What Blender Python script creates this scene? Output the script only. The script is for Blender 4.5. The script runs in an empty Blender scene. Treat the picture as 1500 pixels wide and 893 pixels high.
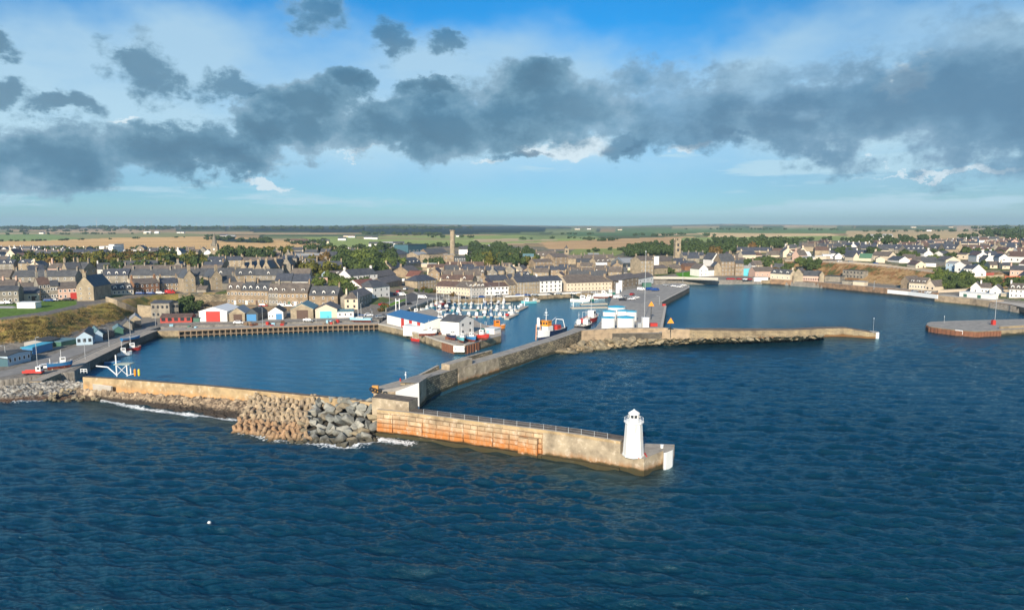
import bpy, math, random
import numpy as np
from mathutils import Vector, Matrix, noise as mnoise
random.seed(7)
rng = np.random.default_rng(5)
H, F, P = 45.0, 1000.0, math.radians(6.55)
CP, SP = math.cos(P), math.sin(P)
R = math.radians
scene = bpy.context.scene
COL = scene.collection

def ray(px, py):
    a = (px-750)/F; b = (446.5-py)/F
    y = CP+b*SP; z = b*CP-SP
    return a/y, z/y
def at(px, py, z=0.0):
    u, s = ray(px, py)
    Y = (z-H)/s
    return Vector((u*Y, Y, z))
def proj(x, y, z):
    dz = z-H
    d = y*CP-dz*SP
    return 750+F*x/d, 446.5-F*(y*SP+dz*CP)/d
def zat(px, py, Y):            # height of the point seen at row py at depth Y
    return H+ray(px, py)[1]*Y
def V(*a): return Vector(a)
def v2(p): return Vector((p[0], p[1]))

# ---------------------------------------------------------------- objects
def link(name, me, mat=None, parent=None, loc=None, rot=None):
    o = bpy.data.objects.new(name, me)
    COL.objects.link(o)
    if mat is not None and me is not None:
        for m in (mat if isinstance(mat, (list, tuple)) else [mat]):
            me.materials.append(m)
    if parent is not None: o.parent = parent
    if loc is not None: o.location = loc
    if rot is not None: o.rotation_euler = (0, 0, rot)
    return o
def empty(name, loc, rot=0.0):
    o = bpy.data.objects.new(name, None)
    o.empty_display_size = 0.5
    COL.objects.link(o); o.location = loc; o.rotation_euler = (0, 0, rot)
    return o
def tag(o, label, cat, group=None, kind=None):
    if label: o['label'] = label
    if cat: o['category'] = cat
    if group: o['group'] = group
    if kind: o['kind'] = kind
    return o
def struct(o, label=None):
    o['kind'] = 'structure'
    if label: o['label'] = label
    return o

class MB:
    """collects faces with uv (metres) and material index"""
    def __init__(s): s.v = []; s.f = []; s.uv = []; s.mi = []; s.sm = []
    def face(s, pts, uv=None, mi=0, smooth=False):
        i = len(s.v); s.v += [tuple(p) for p in pts]
        s.f.append(tuple(range(i, i+len(pts)))); s.mi.append(mi); s.sm.append(smooth)
        if uv is None:
            a = Vector(pts[1])-Vector(pts[0])
            n = (a).cross(Vector(pts[2])-Vector(pts[1]))
            n = n.normalized() if n.length > 1e-9 else V(0, 0, 1)
            if abs(n.z) > .8: uv = [(p[0], p[1]) for p in pts]
            else:
                h = Vector((-n.y, n.x, 0)).normalized()
                w = n.cross(h)
                if w.z < 0: w = -w
                uv = [(Vector(p).dot(h), Vector(p).dot(w)) for p in pts]
        s.uv += list(uv)
    def box(s, x0, x1, y0, y1, z0, z1, mi=0, M=None, bottom=True):
        c = [V(x, y, z) for z in (z0, z1) for y in (y0, y1) for x in (x0, x1)]
        if M is not None: c = [M @ p for p in c]
        q = [(0, 1, 5, 4), (1, 3, 7, 5), (3, 2, 6, 7), (2, 0, 4, 6), (4, 5, 7, 6)]
        if bottom: q.append((0, 2, 3, 1))
        for f in q: s.face([c[i] for i in f], mi=mi)
    def prism(s, pts, z0, z1, mi=0, mtop=None, bottom=False):
        """pts counter-clockwise list of (x,y) ; z1 scalar or list"""
        n = len(pts)
        zt = z1 if isinstance(z1, (list, tuple)) else [z1]*n
        zb = z0 if isinstance(z0, (list, tuple)) else [z0]*n
        area = sum(pts[i][0]*pts[(i+1) % n][1]-pts[(i+1) % n][0]*pts[i][1] for i in range(n))
        if area < 0: pts = pts[::-1]; zt = zt[::-1]; zb = zb[::-1]
        d = 0
        for i in range(n):
            j = (i+1) % n
            a, b = pts[i], pts[j]
            L = math.hypot(b[0]-a[0], b[1]-a[1])
            s.face([(a[0], a[1], zb[i]), (b[0], b[1], zb[j]), (b[0], b[1], zt[j]), (a[0], a[1], zt[i])],
                   [(d, zb[i]), (d+L, zb[j]), (d+L, zt[j]), (d, zt[i])], mi)
            d += L
        s.face([(p[0], p[1], z) for p, z in zip(pts, zt)], [(p[0], p[1]) for p in pts], mi if mtop is None else mtop)
        if bottom: s.face([(p[0], p[1], z) for p, z in zip(pts[::-1], zb[::-1])], [(p[0], p[1]) for p in pts[::-1]], mi)
    def tube(s, a, b, r, r2=None, n=6, mi=0, cap=True):
        a = Vector(a); b = Vector(b); r2 = r if r2 is None else r2
        d = (b-a).normalized()
        u = d.orthogonal().normalized(); w = d.cross(u)
        ra = [a+(u*math.cos(t)+w*math.sin(t))*r for t in [2*math.pi*k/n for k in range(n)]]
        rb = [b+(u*math.cos(t)+w*math.sin(t))*r2 for t in [2*math.pi*k/n for k in range(n)]]
        for k in range(n):
            j = (k+1) % n
            s.face([ra[k], ra[j], rb[j], rb[k]], mi=mi, smooth=n > 5)
        if cap: s.face(rb, mi=mi); s.face(ra[::-1], mi=mi)
    def lathe(s, prof, n=16, c=(0, 0, 0), mi=0, smooth=True, ph=0.0):
        for k in range(n):
            t0 = 2*math.pi*k/n+ph; t1 = 2*math.pi*(k+1)/n+ph
            for (r0, z0), (r1, z1) in zip(prof[:-1], prof[1:]):
                pts = [(c[0]+r*math.cos(t), c[1]+r*math.sin(t), c[2]+z) for r, z, t in ((r0, z0, t0), (r0, z0, t1), (r1, z1, t1), (r1, z1, t0))]
                if r0 < 1e-6: pts = [pts[0], pts[2], pts[3]]
                elif r1 < 1e-6: pts = pts[:3]
                s.face(pts, mi=mi, smooth=smooth)
    def mesh(s, name):
        me = bpy.data.meshes.new(name)
        me.from_pydata(s.v, [], s.f)
        if s.f:
            uvl = me.uv_layers.new(name='uv')
            uvl.data.foreach_set('uv', np.array(s.uv, dtype=np.float32).ravel())
            me.polygons.foreach_set('material_index', np.array(s.mi, dtype=np.int32))
            me.polygons.foreach_set('use_smooth', np.array(s.sm, dtype=bool))
        return me
    def build(s, name, mat, parent=None, loc=None, rot=None):
        return link(name, s.mesh(name), mat, parent, loc, rot)

def offset(line, d):
    """parallel copy of a polyline, d to the left of travel"""
    out = []
    n = len(line)
    for i in range(n):
        a = v2(line[max(i-1, 0)]); b = v2(line[min(i+1, n-1)])
        t = (b-a).normalized()
        out.append((line[i][0]-t.y*d, line[i][1]+t.x*d))
    return out
def resample(line, step):
    out = [tuple(line[0])]
    for a, b in zip(line[:-1], line[1:]):
        a = Vector(a); b = Vector(b)
        k = max(1, int(round((b-a).length/step)))
        out += [tuple(a.lerp(b, i/k)) for i in range(1, k+1)]
    return out

# ---------------------------------------------------------------- terrain height
TT = {  # pu: nodes (Y,z)*9
 -300: (178,3, 222,3, 242,10.5, 600,13, 1000,15, 1800,20, 3000,27, 5000,40, 9500,46),
 0:    (178,3, 232,3, 254,10.5, 600,13, 1000,15, 1800,20, 3000,27, 5000,40, 9500,46),
 60:   (180,3, 241,3, 268,10.5, 600,13, 1000,15, 1800,20, 3000,27, 5000,40, 9500,46),
 120:  (200,3, 264,3, 302,10.5, 600,13, 1000,15, 1800,20, 3000,27, 5000,40, 9500,46),
 165:  (210,3, 288,3, 316,11,   600,13, 1000,15, 1800,20, 3000,27, 5000,40, 9500,46),
 205:  (260,3, 318,3, 340,10.5, 600,13, 1000,15, 1800,20, 3000,27, 5000,40, 9500,46),
 240:  (280,3, 340,4.2, 356,10, 600,13, 1000,15, 1800,20, 3000,27, 5000,40, 9500,46),
 332:  (285,3, 358,5, 364,10,   600,13, 1000,15, 1800,20, 3000,27, 5000,40, 9500,46),
 340:  (285,3, 362,5, 378,10,   600,13, 1000,15, 1800,20, 3000,26, 5000,38, 9500,46),
 500:  (285,3, 362,4.5, 385,10, 600,12.5, 1000,14, 1800,19, 3000,26, 5000,38, 9500,50),
 560:  (290,3, 350,4, 420,8,    600,11, 1000,13, 1800,18, 3000,26, 5000,38, 9500,84),
 620:  (330,3, 405,3.2, 500,5,  700,8, 1000,11, 1600,16, 3000,26, 5000,38, 9500,86),
 760:  (400,3, 440,3, 550,5,    700,7, 1000,11, 1600,17, 3000,25, 5000,38, 9500,52),
 900:  (400,3, 450,3, 560,5,    700,7, 1000,11, 1600,17, 3000,26, 5000,38, 9500,52),
 985:  (500,3, 570,4, 650,7,    900,12, 1200,16, 1800,20, 3000,30, 5000,42, 9500,64),
 1060: (500,3, 580,4, 660,10,   800,14.5, 1100,19, 1700,22, 3000,31, 5000,44, 9500,70),
 1110: (500,3, 568,4, 625,15,   800,18, 1100,21, 1700,24, 3000,32, 5000,45, 9500,70),
 1150: (500,3, 562,4, 618,17,   800,19, 1100,22, 1700,25, 3000,33, 5000,46, 9500,70),
 1250: (440,3, 500,4, 553,17.5, 800,19, 1100,22, 1700,25, 3000,33, 5000,46, 9500,66),
 1370: (400,3, 440,4, 498,15.5, 800,19, 1100,22, 1700,25, 3000,33, 5000,46, 9500,66),
 1420: (394,3, 416,5, 485,15.5, 800,19, 1100,22, 1700,25, 3000,33, 5000,46, 9500,68),
 1500: (368,3, 386,5.5, 470,16,   800,19, 1100,22, 1700,25, 3000,33, 5000,46, 9500,68),
 1800: (340,3, 366,6, 450,16,   800,19, 1100,22, 1700,25, 3000,33, 5000,46, 9500,68)}
TK = np.array(sorted(TT), float)
TA = np.array([TT[int(k)] for k in TK], float)
def ground_arr(X, Y):
    X = np.asarray(X, float); Y = np.asarray(Y, float)
    pu = 750+1000*X/np.maximum(Y, 1)
    pu = np.clip(pu, TK[0], TK[-1])
    nodes = [np.interp(pu, TK, TA[:, k]) for k in range(18)]
    z = np.array(nodes[1])
    for k in range(8):
        ya, za, yb, zb = nodes[2*k], nodes[2*k+1], nodes[2*k+2], nodes[2*k+3]
        t = np.clip((Y-ya)/np.maximum(yb-ya, 1), 0, 1)
        if k == 1: t = t*t*(3-2*t)
        z = z+(zb-za)*t
    return z
def ground(x, y): return float(ground_arr(x, y))
def hit(px, py):
    """where the ray through a photo pixel meets the land"""
    u, s = ray(px, py)
    Y = 120.0
    Ys = np.concatenate([np.arange(120, 900, 1.0), np.geomspace(900, 9400, 500)])
    d = (H+s*Ys)-ground_arr(u*Ys, Ys)
    i = np.argmax(d < 0)
    if d[i] >= 0: i = len(Ys)-1
    Y = Ys[i]
    if i > 0 and d[i] < 0: 
        t = d[i-1]/(d[i-1]-d[i]); Y = Ys[i-1]+t*(Ys[i]-Ys[i-1])
    return Vector((u*Y, Y, ground(u*Y, Y)))
CX = [-400, 0, 60, 110, 120, 151, 193, 232, 250, 555, 575, 600, 633, 740, 850, 900, 960, 985, 1050, 1127, 1250, 1370, 1420, 1500, 1900]
CY = [561, 557, 550, 544, 538, 513, 494, 480, 478.5, 470, 461, 450, 437, 432.5, 426.5, 425, 412, 411, 411, 410.5, 419.5, 431, 438, 451, 498]

# ---------------------------------------------------------------- materials
def newmat(name):
    m = bpy.data.materials.new(name); m.use_nodes = True
    nt = m.node_tree; nt.nodes.clear()
    out = nt.nodes.new('ShaderNodeOutputMaterial')
    b = nt.nodes.new('ShaderNodeBsdfPrincipled')
    nt.links.new(b.outputs[0], out.inputs[0])
    return m, nt, b
def nd(nt, typ, **kw):
    n = nt.nodes.new(typ)
    for k, v in kw.items():
        if k == 'ins':
            for a, b in v.items():
                if hasattr(b, 'links') or isinstance(b, bpy.types.NodeSocket): nt.links.new(b, n.inputs[a])
                else: n.inputs[a].default_value = b
        else: setattr(n, k, v)
    return n
def ramp(nt, fac, stops, interp='LINEAR'):
    r = nt.nodes.new('ShaderNodeValToRGB'); r.color_ramp.interpolation = interp
    while len(r.color_ramp.elements) > 1: r.color_ramp.elements.remove(r.color_ramp.elements[-1])
    for i, (p, c) in enumerate(stops):
        e = r.color_ramp.elements[0] if i == 0 else r.color_ramp.elements.new(p)
        e.position = p; e.color = (*c, 1) if len(c) == 3 else c
    if fac is not None: nt.links.new(fac, r.inputs[0])
    return r.outputs[0]
def math_(nt, op, a, b=None, c=None, clamp=False):
    n = nt.nodes.new('ShaderNodeMath'); n.operation = op; n.use_clamp = clamp
    for i, x in enumerate((a, b, c)):
        if x is None: continue
        if isinstance(x, bpy.types.NodeSocket): nt.links.new(x, n.inputs[i])
        else: n.inputs[i].default_value = x
    return n.outputs[0]
def mixc(nt, f, a, b, mode='MIX'):
    n = nt.nodes.new('ShaderNodeMix'); n.data_type = 'RGBA'; n.blend_type = mode
    for i, x in ((0, f), (6, a), (7, b)):
        if isinstance(x, bpy.types.NodeSocket): nt.links.new(x, n.inputs[i])
        else: n.inputs[i].default_value = x if i == 0 else ((*x, 1) if len(x) == 3 else x)
    return n.outputs[2]
def posn(nt):
    return nt.nodes.new('ShaderNodeNewGeometry').outputs['Position']
def noisen(nt, vec, scale, detail=4, rough=.55):
    n = nd(nt, 'ShaderNodeTexNoise', ins={'Scale': scale, 'Detail': detail, 'Roughness': rough})
    if vec is not None: nt.links.new(vec, n.inputs['Vector'])
    return n.outputs['Fac']
def bump(nt, b, h, strength=.4, dist=.1):
    n = nd(nt, 'ShaderNodeBump', ins={'Height': h, 'Strength': strength, 'Distance': dist})
    nt.links.new(n.outputs[0], b.inputs['Normal'])
    return n
_mc = {}
def plain(name, c, rough=.6, var=.25, scale=1.5, metal=0.0):
    """painted / plain surface with patchy wear"""
    if name in _mc: return _mc[name]
    m, nt, b = newmat(name)
    p = posn(nt)
    n1 = noisen(nt, p, scale, 5)
    f = math_(nt, 'MULTIPLY_ADD', n1, 2*var, 1-var)
    col = nd(nt, 'ShaderNodeVectorMath', operation='SCALE', ins={0: c, 'Scale': f}).outputs[0]
    nt.links.new(col, b.inputs['Base Color'])
    b.inputs['Roughness'].default_value = rough
    b.inputs['Metallic'].default_value = metal
    _mc[name] = m
    return m
def masonry(name, c1, c2, mortar, bw=.6, bh=.3, rough=.9, ms=.03, bumpy=.5, stain=.5, scale=.35):
    if name in _mc: return _mc[name]
    m, nt, b = newmat(name)
    uv = nd(nt, 'ShaderNodeUVMap', uv_map='uv').outputs[0]
    br = nd(nt, 'ShaderNodeTexBrick', ins={'Vector': uv, 'Color1': (*c1, 1), 'Color2': (*c2, 1), 'Mortar': (*mortar, 1), 'Scale': 1.0,
            'Mortar Size': ms, 'Brick Width': bw, 'Row Height': bh, 'Bias': 0.0})
    n1 = noisen(nt, posn(nt), scale, 5, .6)
    dark = ramp(nt, n1, [(.3, (1-stain,)*3), (.62, (1.08, 1.05, 1.0))])
    c = mixc(nt, 1.0, br.outputs[0], dark, 'MULTIPLY')
    nt.links.new(c, b.inputs['Base Color']); b.inputs['Roughness'].default_value = rough
    n2 = noisen(nt, posn(nt), 2.5, 4)
    h = math_(nt, 'SUBTRACT', n2, br.outputs['Fac'])
    bump(nt, b, h, bumpy, .08)
    _mc[name] = m
    return m
def roofmat(name, c, c2, rough=.55):
    if name in _mc: return _mc[name]
    m, nt, b = newmat(name)
    uv = nd(nt, 'ShaderNodeUVMap', uv_map='uv').outputs[0]
    br = nd(nt, 'ShaderNodeTexBrick', ins={'Vector': uv, 'Color1': (*c, 1), 'Color2': (*c2, 1), 'Mortar': (*[x*.5 for x in c], 1), 'Scale': 1.0,
            'Mortar Size': .02, 'Brick Width': .45, 'Row Height': .35})
    n1 = noisen(nt, posn(nt), .5, 5, .65)
    cc = mixc(nt, 1.0, br.outputs[0], ramp(nt, n1, [(.3, (.65, .65, .65)), (.7, (1.3, 1.28, 1.2))]), 'MULTIPLY')
    nt.links.new(cc, b.inputs['Base Color']); b.inputs['Roughness'].default_value = rough
    _mc[name] = m
    return m
# ================================================================ camera, sun, sky
cam = bpy.data.cameras.new('camera'); cam.sensor_width = 36; cam.lens = 24
cam.clip_start = 1; cam.clip_end = 60000
co = bpy.data.objects.new('camera', cam); COL.objects.link(co)
co.location = (0, 0, H); co.rotation_euler = (R(90)-P, 0, 0)
scene.camera = co
SUN_EL = R(24); SUN_T = V(-.24, -.97, 0).normalized()
sdir = V(SUN_T.x*math.cos(SUN_EL), SUN_T.y*math.cos(SUN_EL), math.sin(SUN_EL))
sl = bpy.data.lights.new('sun', 'SUN'); sl.energy = 4.4; sl.angle = R(.5); sl.color = (1, .86, .68)
so = bpy.data.objects.new('sun', sl); COL.objects.link(so)
so.rotation_euler = sdir.to_track_quat('Z', 'Y').to_euler(); so.location = (0, -50, 120)

w = bpy.data.worlds.new('World'); scene.world = w; w.use_nodes = True
nt = w.node_tree; nt.nodes.clear()
wo = nt.nodes.new('ShaderNodeOutputWorld')
sky = nt.nodes.new('ShaderNodeTexSky'); sky.sky_type = 'NISHITA'; sky.sun_disc = False
sky.sun_elevation = SUN_EL; sky.sun_rotation = math.atan2(SUN_T.x, SUN_T.y)
sky.altitude = 50; sky.air_density = 1.0; sky.dust_density = .3; sky.ozone_density = 2.2
def uvdir(px, py):
    u, s = ray(px, py)
    return math.atan(u), s/math.sqrt(1+u*u)
tc = nt.nodes.new('ShaderNodeTexCoord')
sep = nd(nt, 'ShaderNodeSeparateXYZ', ins={0: tc.outputs['Generated']})
X, Y, Z = sep.outputs
U = math_(nt, 'ARCTAN2', X, Y)
hl = math_(nt, 'SQRT', math_(nt, 'ADD', math_(nt, 'MULTIPLY', X, X), math_(nt, 'MULTIPLY', Y, Y)))
Zp = math_(nt, 'ABSOLUTE', Z)
Vv = math_(nt, 'DIVIDE', Zp, math_(nt, 'MAXIMUM', hl, .05))
nt.links.new(nd(nt, 'ShaderNodeCombineXYZ', ins={0: X, 1: Y, 2: math_(nt, 'MAXIMUM', Zp, .012)}).outputs[0], sky.inputs[0])
UV = nd(nt, 'ShaderNodeCombineXYZ', ins={0: U, 1: Vv, 2: 0.0}).outputs[0]
def wnoise(scale, sx=1., sy=1., detail=6, off=0., rough=.55, color=False):
    mp = nd(nt, 'ShaderNodeMapping', ins={'Vector': UV, 'Scale': (sx, sy, 1), 'Location': (off, off*.7, off*.3)})
    n = nd(nt, 'ShaderNodeTexNoise', ins={'Vector': mp.outputs[0], 'Scale': scale, 'Detail': detail, 'Roughness': rough})
    return n.outputs['Color' if color else 'Fac']
wa = wnoise(9, 1, 1.4, 7, 3.1, .64, True)
warp = nd(nt, 'ShaderNodeVectorMath', operation='SUBTRACT', ins={0: wa, 1: (.5, .5, .5)}).outputs[0]
warp = nd(nt, 'ShaderNodeVectorMath', operation='SCALE', ins={0: warp, 'Scale': .125}).outputs[0]
UVW = nd(nt, 'ShaderNodeVectorMath', operation='ADD', ins={0: UV, 1: warp}).outputs[0]
def blobs(lst, k=.22, vec=None):
    acc = None
    for (px, py, rx, ry) in lst:
        c = uvdir(px, py)
        cu = math.cos(c[0])**2
        a = nd(nt, 'ShaderNodeVectorMath', operation='SUBTRACT', ins={0: vec or UVW, 1: (c[0], c[1], 0)}).outputs[0]
        a = nd(nt, 'ShaderNodeVectorMath', operation='MULTIPLY', ins={0: a, 1: (F/rx/cu, F/ry, 1)}).outputs[0]
        a = nd(nt, 'ShaderNodeVectorMath', operation='MULTIPLY', ins={0: a, 1: (1, 1, 0)}).outputs[0]
        l = nd(nt, 'ShaderNodeVectorMath', operation='LENGTH', ins={0: a}).outputs['Value']
        acc = l if acc is None else math_(nt, 'SMOOTH_MIN', acc, l, k)
    return math_(nt, 'SUBTRACT', 1.0, acc)
def sstep(x, a, b):
    n = nd(nt, 'ShaderNodeMapRange', interpolation_type='SMOOTHSTEP', ins={'Value': x, 'From Min': a, 'From Max': b})
    return n.outputs[0]
DARK = [(60, 224, 140, 36), (240, 217, 120, 36), (330, 232, 80, 24), (405, 195, 50, 30), (450, 158, 52, 32), (510, 122, 36, 18), (470, 200, 70, 26),
        (560, 190, 90, 36), (636, 132, 38, 15), (660, 185, 90, 42), (740, 165, 80, 52), (785, 112, 52, 36), (850, 160, 110, 55), (950, 160, 110, 55),
        (1060, 165, 100, 55), (1170, 172, 110, 52), (1290, 160, 120, 62), (1400, 140, 120, 80), (1480, 130, 110, 90), (1580, 140, 120, 80)]
SMALL = [(205, 112, 42, 34), (196, 84, 22, 16), (235, 122, 26, 20), (345, 132, 40, 16), (85, 148, 44, 12), (8, 128, 26, 16), (2, 58, 28, 13), (475, 10, 50, 26),
         (572, 56, 20, 26), (640, 62, 24, 13), (905, 218, 40, 14), (1060, 208, 36, 16), (770, 225, 34, 8)]
n1 = wnoise(9, 1, 1.3, 8, 11.3, .62)
n1 = math_(nt, 'MULTIPLY_ADD', math_(nt, 'SUBTRACT', wnoise(34, 1, 1.2, 5, 5.5, .6), .5), .28, n1)
f1 = math_(nt, 'MULTIPLY_ADD', math_(nt, 'SUBTRACT', n1, .5), 2.2, blobs(DARK, .35))
f2 = math_(nt, 'MULTIPLY_ADD', math_(nt, 'SUBTRACT', n1, .5), 3.7, blobs(SMALL))
d1 = sstep(f1, -.24, .16); d2 = math_(nt, 'MULTIPLY', sstep(f2, -.4, .35), .85)
soft = sstep(U, .0, .38)                         # the right part of the band is thin and ragged
n3 = wnoise(5, 1, 1.6, 7, 23.0, .6)
d1 = math_(nt, 'MULTIPLY', d1, math_(nt, 'SUBTRACT', 1.0, math_(nt, 'MULTIPLY', soft, math_(nt, 'MULTIPLY', sstep(n3, .42, .62), .62))))
dens = math_(nt, 'MAXIMUM', d1, d2)
# pale high veil between the clouds
vt = uvdir(550, 40)[1]
vedge = math_(nt, 'MULTIPLY_ADD', math_(nt, 'SUBTRACT', wnoise(3.2, 1, 1.5, 5, 41.0), .5), .26, Vv)
gap = math_(nt, 'MULTIPLY_ADD', math_(nt, 'ABSOLUTE', math_(nt, 'ADD', U, .12)), .06, vedge)
veil_top = math_(nt, 'SUBTRACT', 1.0, sstep(gap, .245, .345))
veil = math_(nt, 'MULTIPLY', veil_top, sstep(Vv, .0, .13))
veil = math_(nt, 'MULTIPLY', veil, math_(nt, 'MULTIPLY_ADD', wnoise(4, 1, 2.4, 6, 52.0), 1.5, .20), clamp=True)
streak = math_(nt, 'MULTIPLY', sstep(wnoise(3.2, 1, 9, 7, 66.0, .62), .46, .60), math_(nt, 'MULTIPLY', sstep(Vv, .005, .03), math_(nt, 'SUBTRACT', 1.0, sstep(Vv, .09, .16))))
WHITE = [(540, 228, 34, 4), (720, 230, 30, 6), (815, 220, 66, 15), (1005, 213, 34, 10), (180, 170, 36, 4), (380, 268, 46, 5), (1400, 247, 130, 4), (1320, 112, 46, 22)]
wb = math_(nt, 'MULTIPLY_ADD', math_(nt, 'SUBTRACT', wnoise(14, 1, 2.2, 7, 71.0, .6), .5), 2.4, blobs(WHITE))
white = math_(nt, 'MULTIPLY', sstep(wb, -.15, .5), .9)
behind = sstep(Y, -.2, .1)
SKY = mixc(nt, 1.0, sky.outputs[0], mixc(nt, sstep(Vv, .0, .3), (.28, .58, .92), (.12, .84, 1.3)), 'MULTIPLY')
SKY = mixc(nt, math_(nt, 'MULTIPLY', sstep(U, .1, .55), .45), SKY, mixc(nt, 1.0, SKY, (.8, .55, .50), 'MULTIPLY'))
SKY = mixc(nt, sstep(Vv, .075, .0), SKY, mixc(nt, 1.0, SKY, (1.75, 1.5, 1.32), 'MULTIPLY'))
bg_sky = nd(nt, 'ShaderNodeBackground', ins={'Color': SKY, 'Strength': .068})
c_veil = mixc(nt, sstep(Vv, .06, .25), (.345, .49, .56), (.27, .41, .52))
back = math_(nt, 'MULTIPLY', sstep(Y, .05, -.4), .6)  # brighter veil added to the unseen sky behind the camera as fill light
c_veil = mixc(nt, back, c_veil, (.60, .64, .68))
veil = math_(nt, 'MAXIMUM', veil, math_(nt, 'MULTIPLY', back, math_(nt, 'MULTIPLY_ADD', wnoise(2.2, 1, 1.2, 5, 91.0), 1.2, .0), clamp=True))
bg_veil = nd(nt, 'ShaderNodeBackground', ins={'Color': c_veil, 'Strength': 1.0})
vf = math_(nt, 'MAXIMUM', veil, math_(nt, 'MULTIPLY', streak, .9))
m1 = nd(nt, 'ShaderNodeMixShader', ins={0: math_(nt, 'MULTIPLY', vf, .92), 1: bg_sky.outputs[0], 2: bg_veil.outputs[0]})
bg_white = nd(nt, 'ShaderNodeBackground', ins={'Color': (.47, .55, .59, 1), 'Strength': 1.0})
m2 = nd(nt, 'ShaderNodeMixShader', ins={0: white, 1: m1.outputs[0], 2: bg_white.outputs[0]})
shade = wnoise(6.5, 1, 1.2, 7, 88.0, .6)
core = math_(nt, 'MULTIPLY_ADD', sstep(math_(nt, 'MAXIMUM', f1, math_(nt, 'ADD', f2, .25)), .0, .9), -.36, shade)
c_dark = ramp(nt, core, [(.0, (.030, .090, .150)), (.25, (.046, .122, .190)), (.42, (.082, .175, .25)), (.62, (.17, .27, .35))])
c_dark = mixc(nt, math_(nt, 'MULTIPLY', soft, .35), c_dark, (.085, .175, .29))
bg_dark = nd(nt, 'ShaderNodeBackground', ins={'Color': c_dark, 'Strength': 1.0})
m3 = nd(nt, 'ShaderNodeMixShader', ins={0: math_(nt, 'MULTIPLY', dens, .88), 1: m2.outputs[0], 2: bg_dark.outputs[0]})
nt.links.new(m3.outputs[0], wo.inputs[0])
w.cycles.sampling_method = 'MANUAL'; w.cycles.sample_map_resolution = 512

scene.view_settings.view_transform = 'Standard'; scene.view_settings.look = 'None'
scene.view_settings.exposure = 0.68; scene.view_settings.gamma = 1.0
scene.cycles.max_bounces = 6; scene.cycles.diffuse_bounces = 2; scene.cycles.glossy_bounces = 3
scene.cycles.transparent_max_bounces = 6; scene.cycles.volume_bounces = 0
scene.cycles.use_denoising = True

# ================================================================ land
def smooth_noise(x, y, s, seed=0):
    """cheap value noise, arrays"""
    r = np.random.default_rng(seed).random((128, 128))
    x = x/s; y = y/s
    xi = np.floor(x).astype(int); yi = np.floor(y).astype(int)
    fx = x-xi; fy = y-yi; fx = fx*fx*(3-2*fx); fy = fy*fy*(3-2*fy)
    g = lambda a, b: r[a % 128, b % 128]
    return (g(xi, yi)*(1-fx)+g(xi+1, yi)*fx)*(1-fy)+(g(xi, yi+1)*(1-fx)+g(xi+1, yi+1)*fx)*fy
def fbm(x, y, s, seed=0, o=4):
    t = 0; a = 1; tot = 0
    for k in range(o):
        t = t+a*smooth_noise(x, y, s/2**k, seed+k); tot += a; a *= .55
    return t/tot
def gridmesh(name, Xg, Yg, Zg, attrs, mat, mask=None):
    nr, nc = Xg.shape
    co_ = np.stack([Xg, Yg, Zg], -1).reshape(-1, 3).astype(np.float32)
    idx = np.arange(nr*nc).reshape(nr, nc)
    q = np.stack([idx[:-1, :-1], idx[:-1, 1:], idx[1:, 1:], idx[1:, :-1]], -1).reshape(-1, 4)
    if mask is not None:
        q = q[mask.reshape(-1)[q].any(1)]
    me = bpy.data.meshes.new(name)
    me.vertices.add(len(co_)); me.vertices.foreach_set('co', co_.ravel())
    me.loops.add(q.size); me.loops.foreach_set('vertex_index', q.ravel().astype(np.int32))
    me.polygons.add(len(q)); me.polygons.foreach_set('loop_start', np.arange(0, q.size, 4, dtype=np.int32))
    me.polygons.foreach_set('use_smooth', np.ones(len(q), bool))
    me.update(calc_edges=True)
    for k, a in attrs.items():
        if a.ndim == 3:
            at_ = me.attributes.new(k, 'FLOAT_COLOR', 'POINT')
            c = np.concatenate([a.reshape(-1, 3), np.ones((nr*nc, 1))], 1).astype(np.float32)
            at_.data.foreach_set('color', c.ravel())
        else:
            at_ = me.attributes.new(k, 'FLOAT', 'POINT')
            at_.data.foreach_set('value', a.ravel().astype(np.float32))
    return link(name, me, mat)
def inpoly(px, py, poly):
    inside = np.zeros(px.shape, bool)
    n = len(poly)
    for i in range(n):
        x1, y1 = poly[i]; x2, y2 = poly[(i+1) % n]
        c = ((y1 > py) != (y2 > py)) & (px < (x2-x1)*(py-y1)/((y2-y1) if y2 != y1 else 1e-9)+x1)
        inside ^= c
    return inside

cols = np.linspace(-420, 1950, 860)
pys = np.concatenate([np.arange(600, 400, -.8), np.arange(400, 346, -.55), np.arange(346, 333.4, -.22)])
uu = (cols-750)/1000
zz = np.interp(pys, [334, 345, 360, 400, 420, 600], [40, 20, 15, 9, 4, 3])
Ys = np.array([(z-H)/ray(750, p)[1] for p, z in zip(pys, zz)])
Ys = np.concatenate([np.sort(Ys[Ys < 5200]), np.geomspace(5300, 11000, 26)])
Ys = np.maximum.accumulate(Ys)
Xg = uu[None, :]*Ys[:, None]; Yg = np.repeat(Ys[:, None], len(cols), 1)
Zg = ground_arr(Xg, Yg)
far = np.clip((Yg-1300)/3500, 0, 1)
Zg = Zg+far*(fbm(Xg, Yg, 900, 3)-.5)*9+np.clip((Yg-6000)/4000, 0, 1)*(fbm(Xg, Yg*0, 1500, 9)-.5)*36
dZ = np.gradient(Zg, axis=0)/np.maximum(np.gradient(Yg, axis=0), .01)
steep = np.clip((dZ-.12)/.12, 0, 1)*(Yg < 700)
Zg += steep*(fbm(Xg, Yg, 9, 21)-.5)*1.6
a_, b_ = Yg*CP-(Zg-H)*SP, Yg*SP+(Zg-H)*CP
PX = 750+F*Xg/a_; PY = 446.5-F*b_/a_
a0 = Yg*CP-(3-H)*SP; b0 = Yg*SP+(3-H)*CP
land = (446.5-F*b0/a0) < np.interp(750+F*Xg/a0, CX, CY)
mask = land
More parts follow.
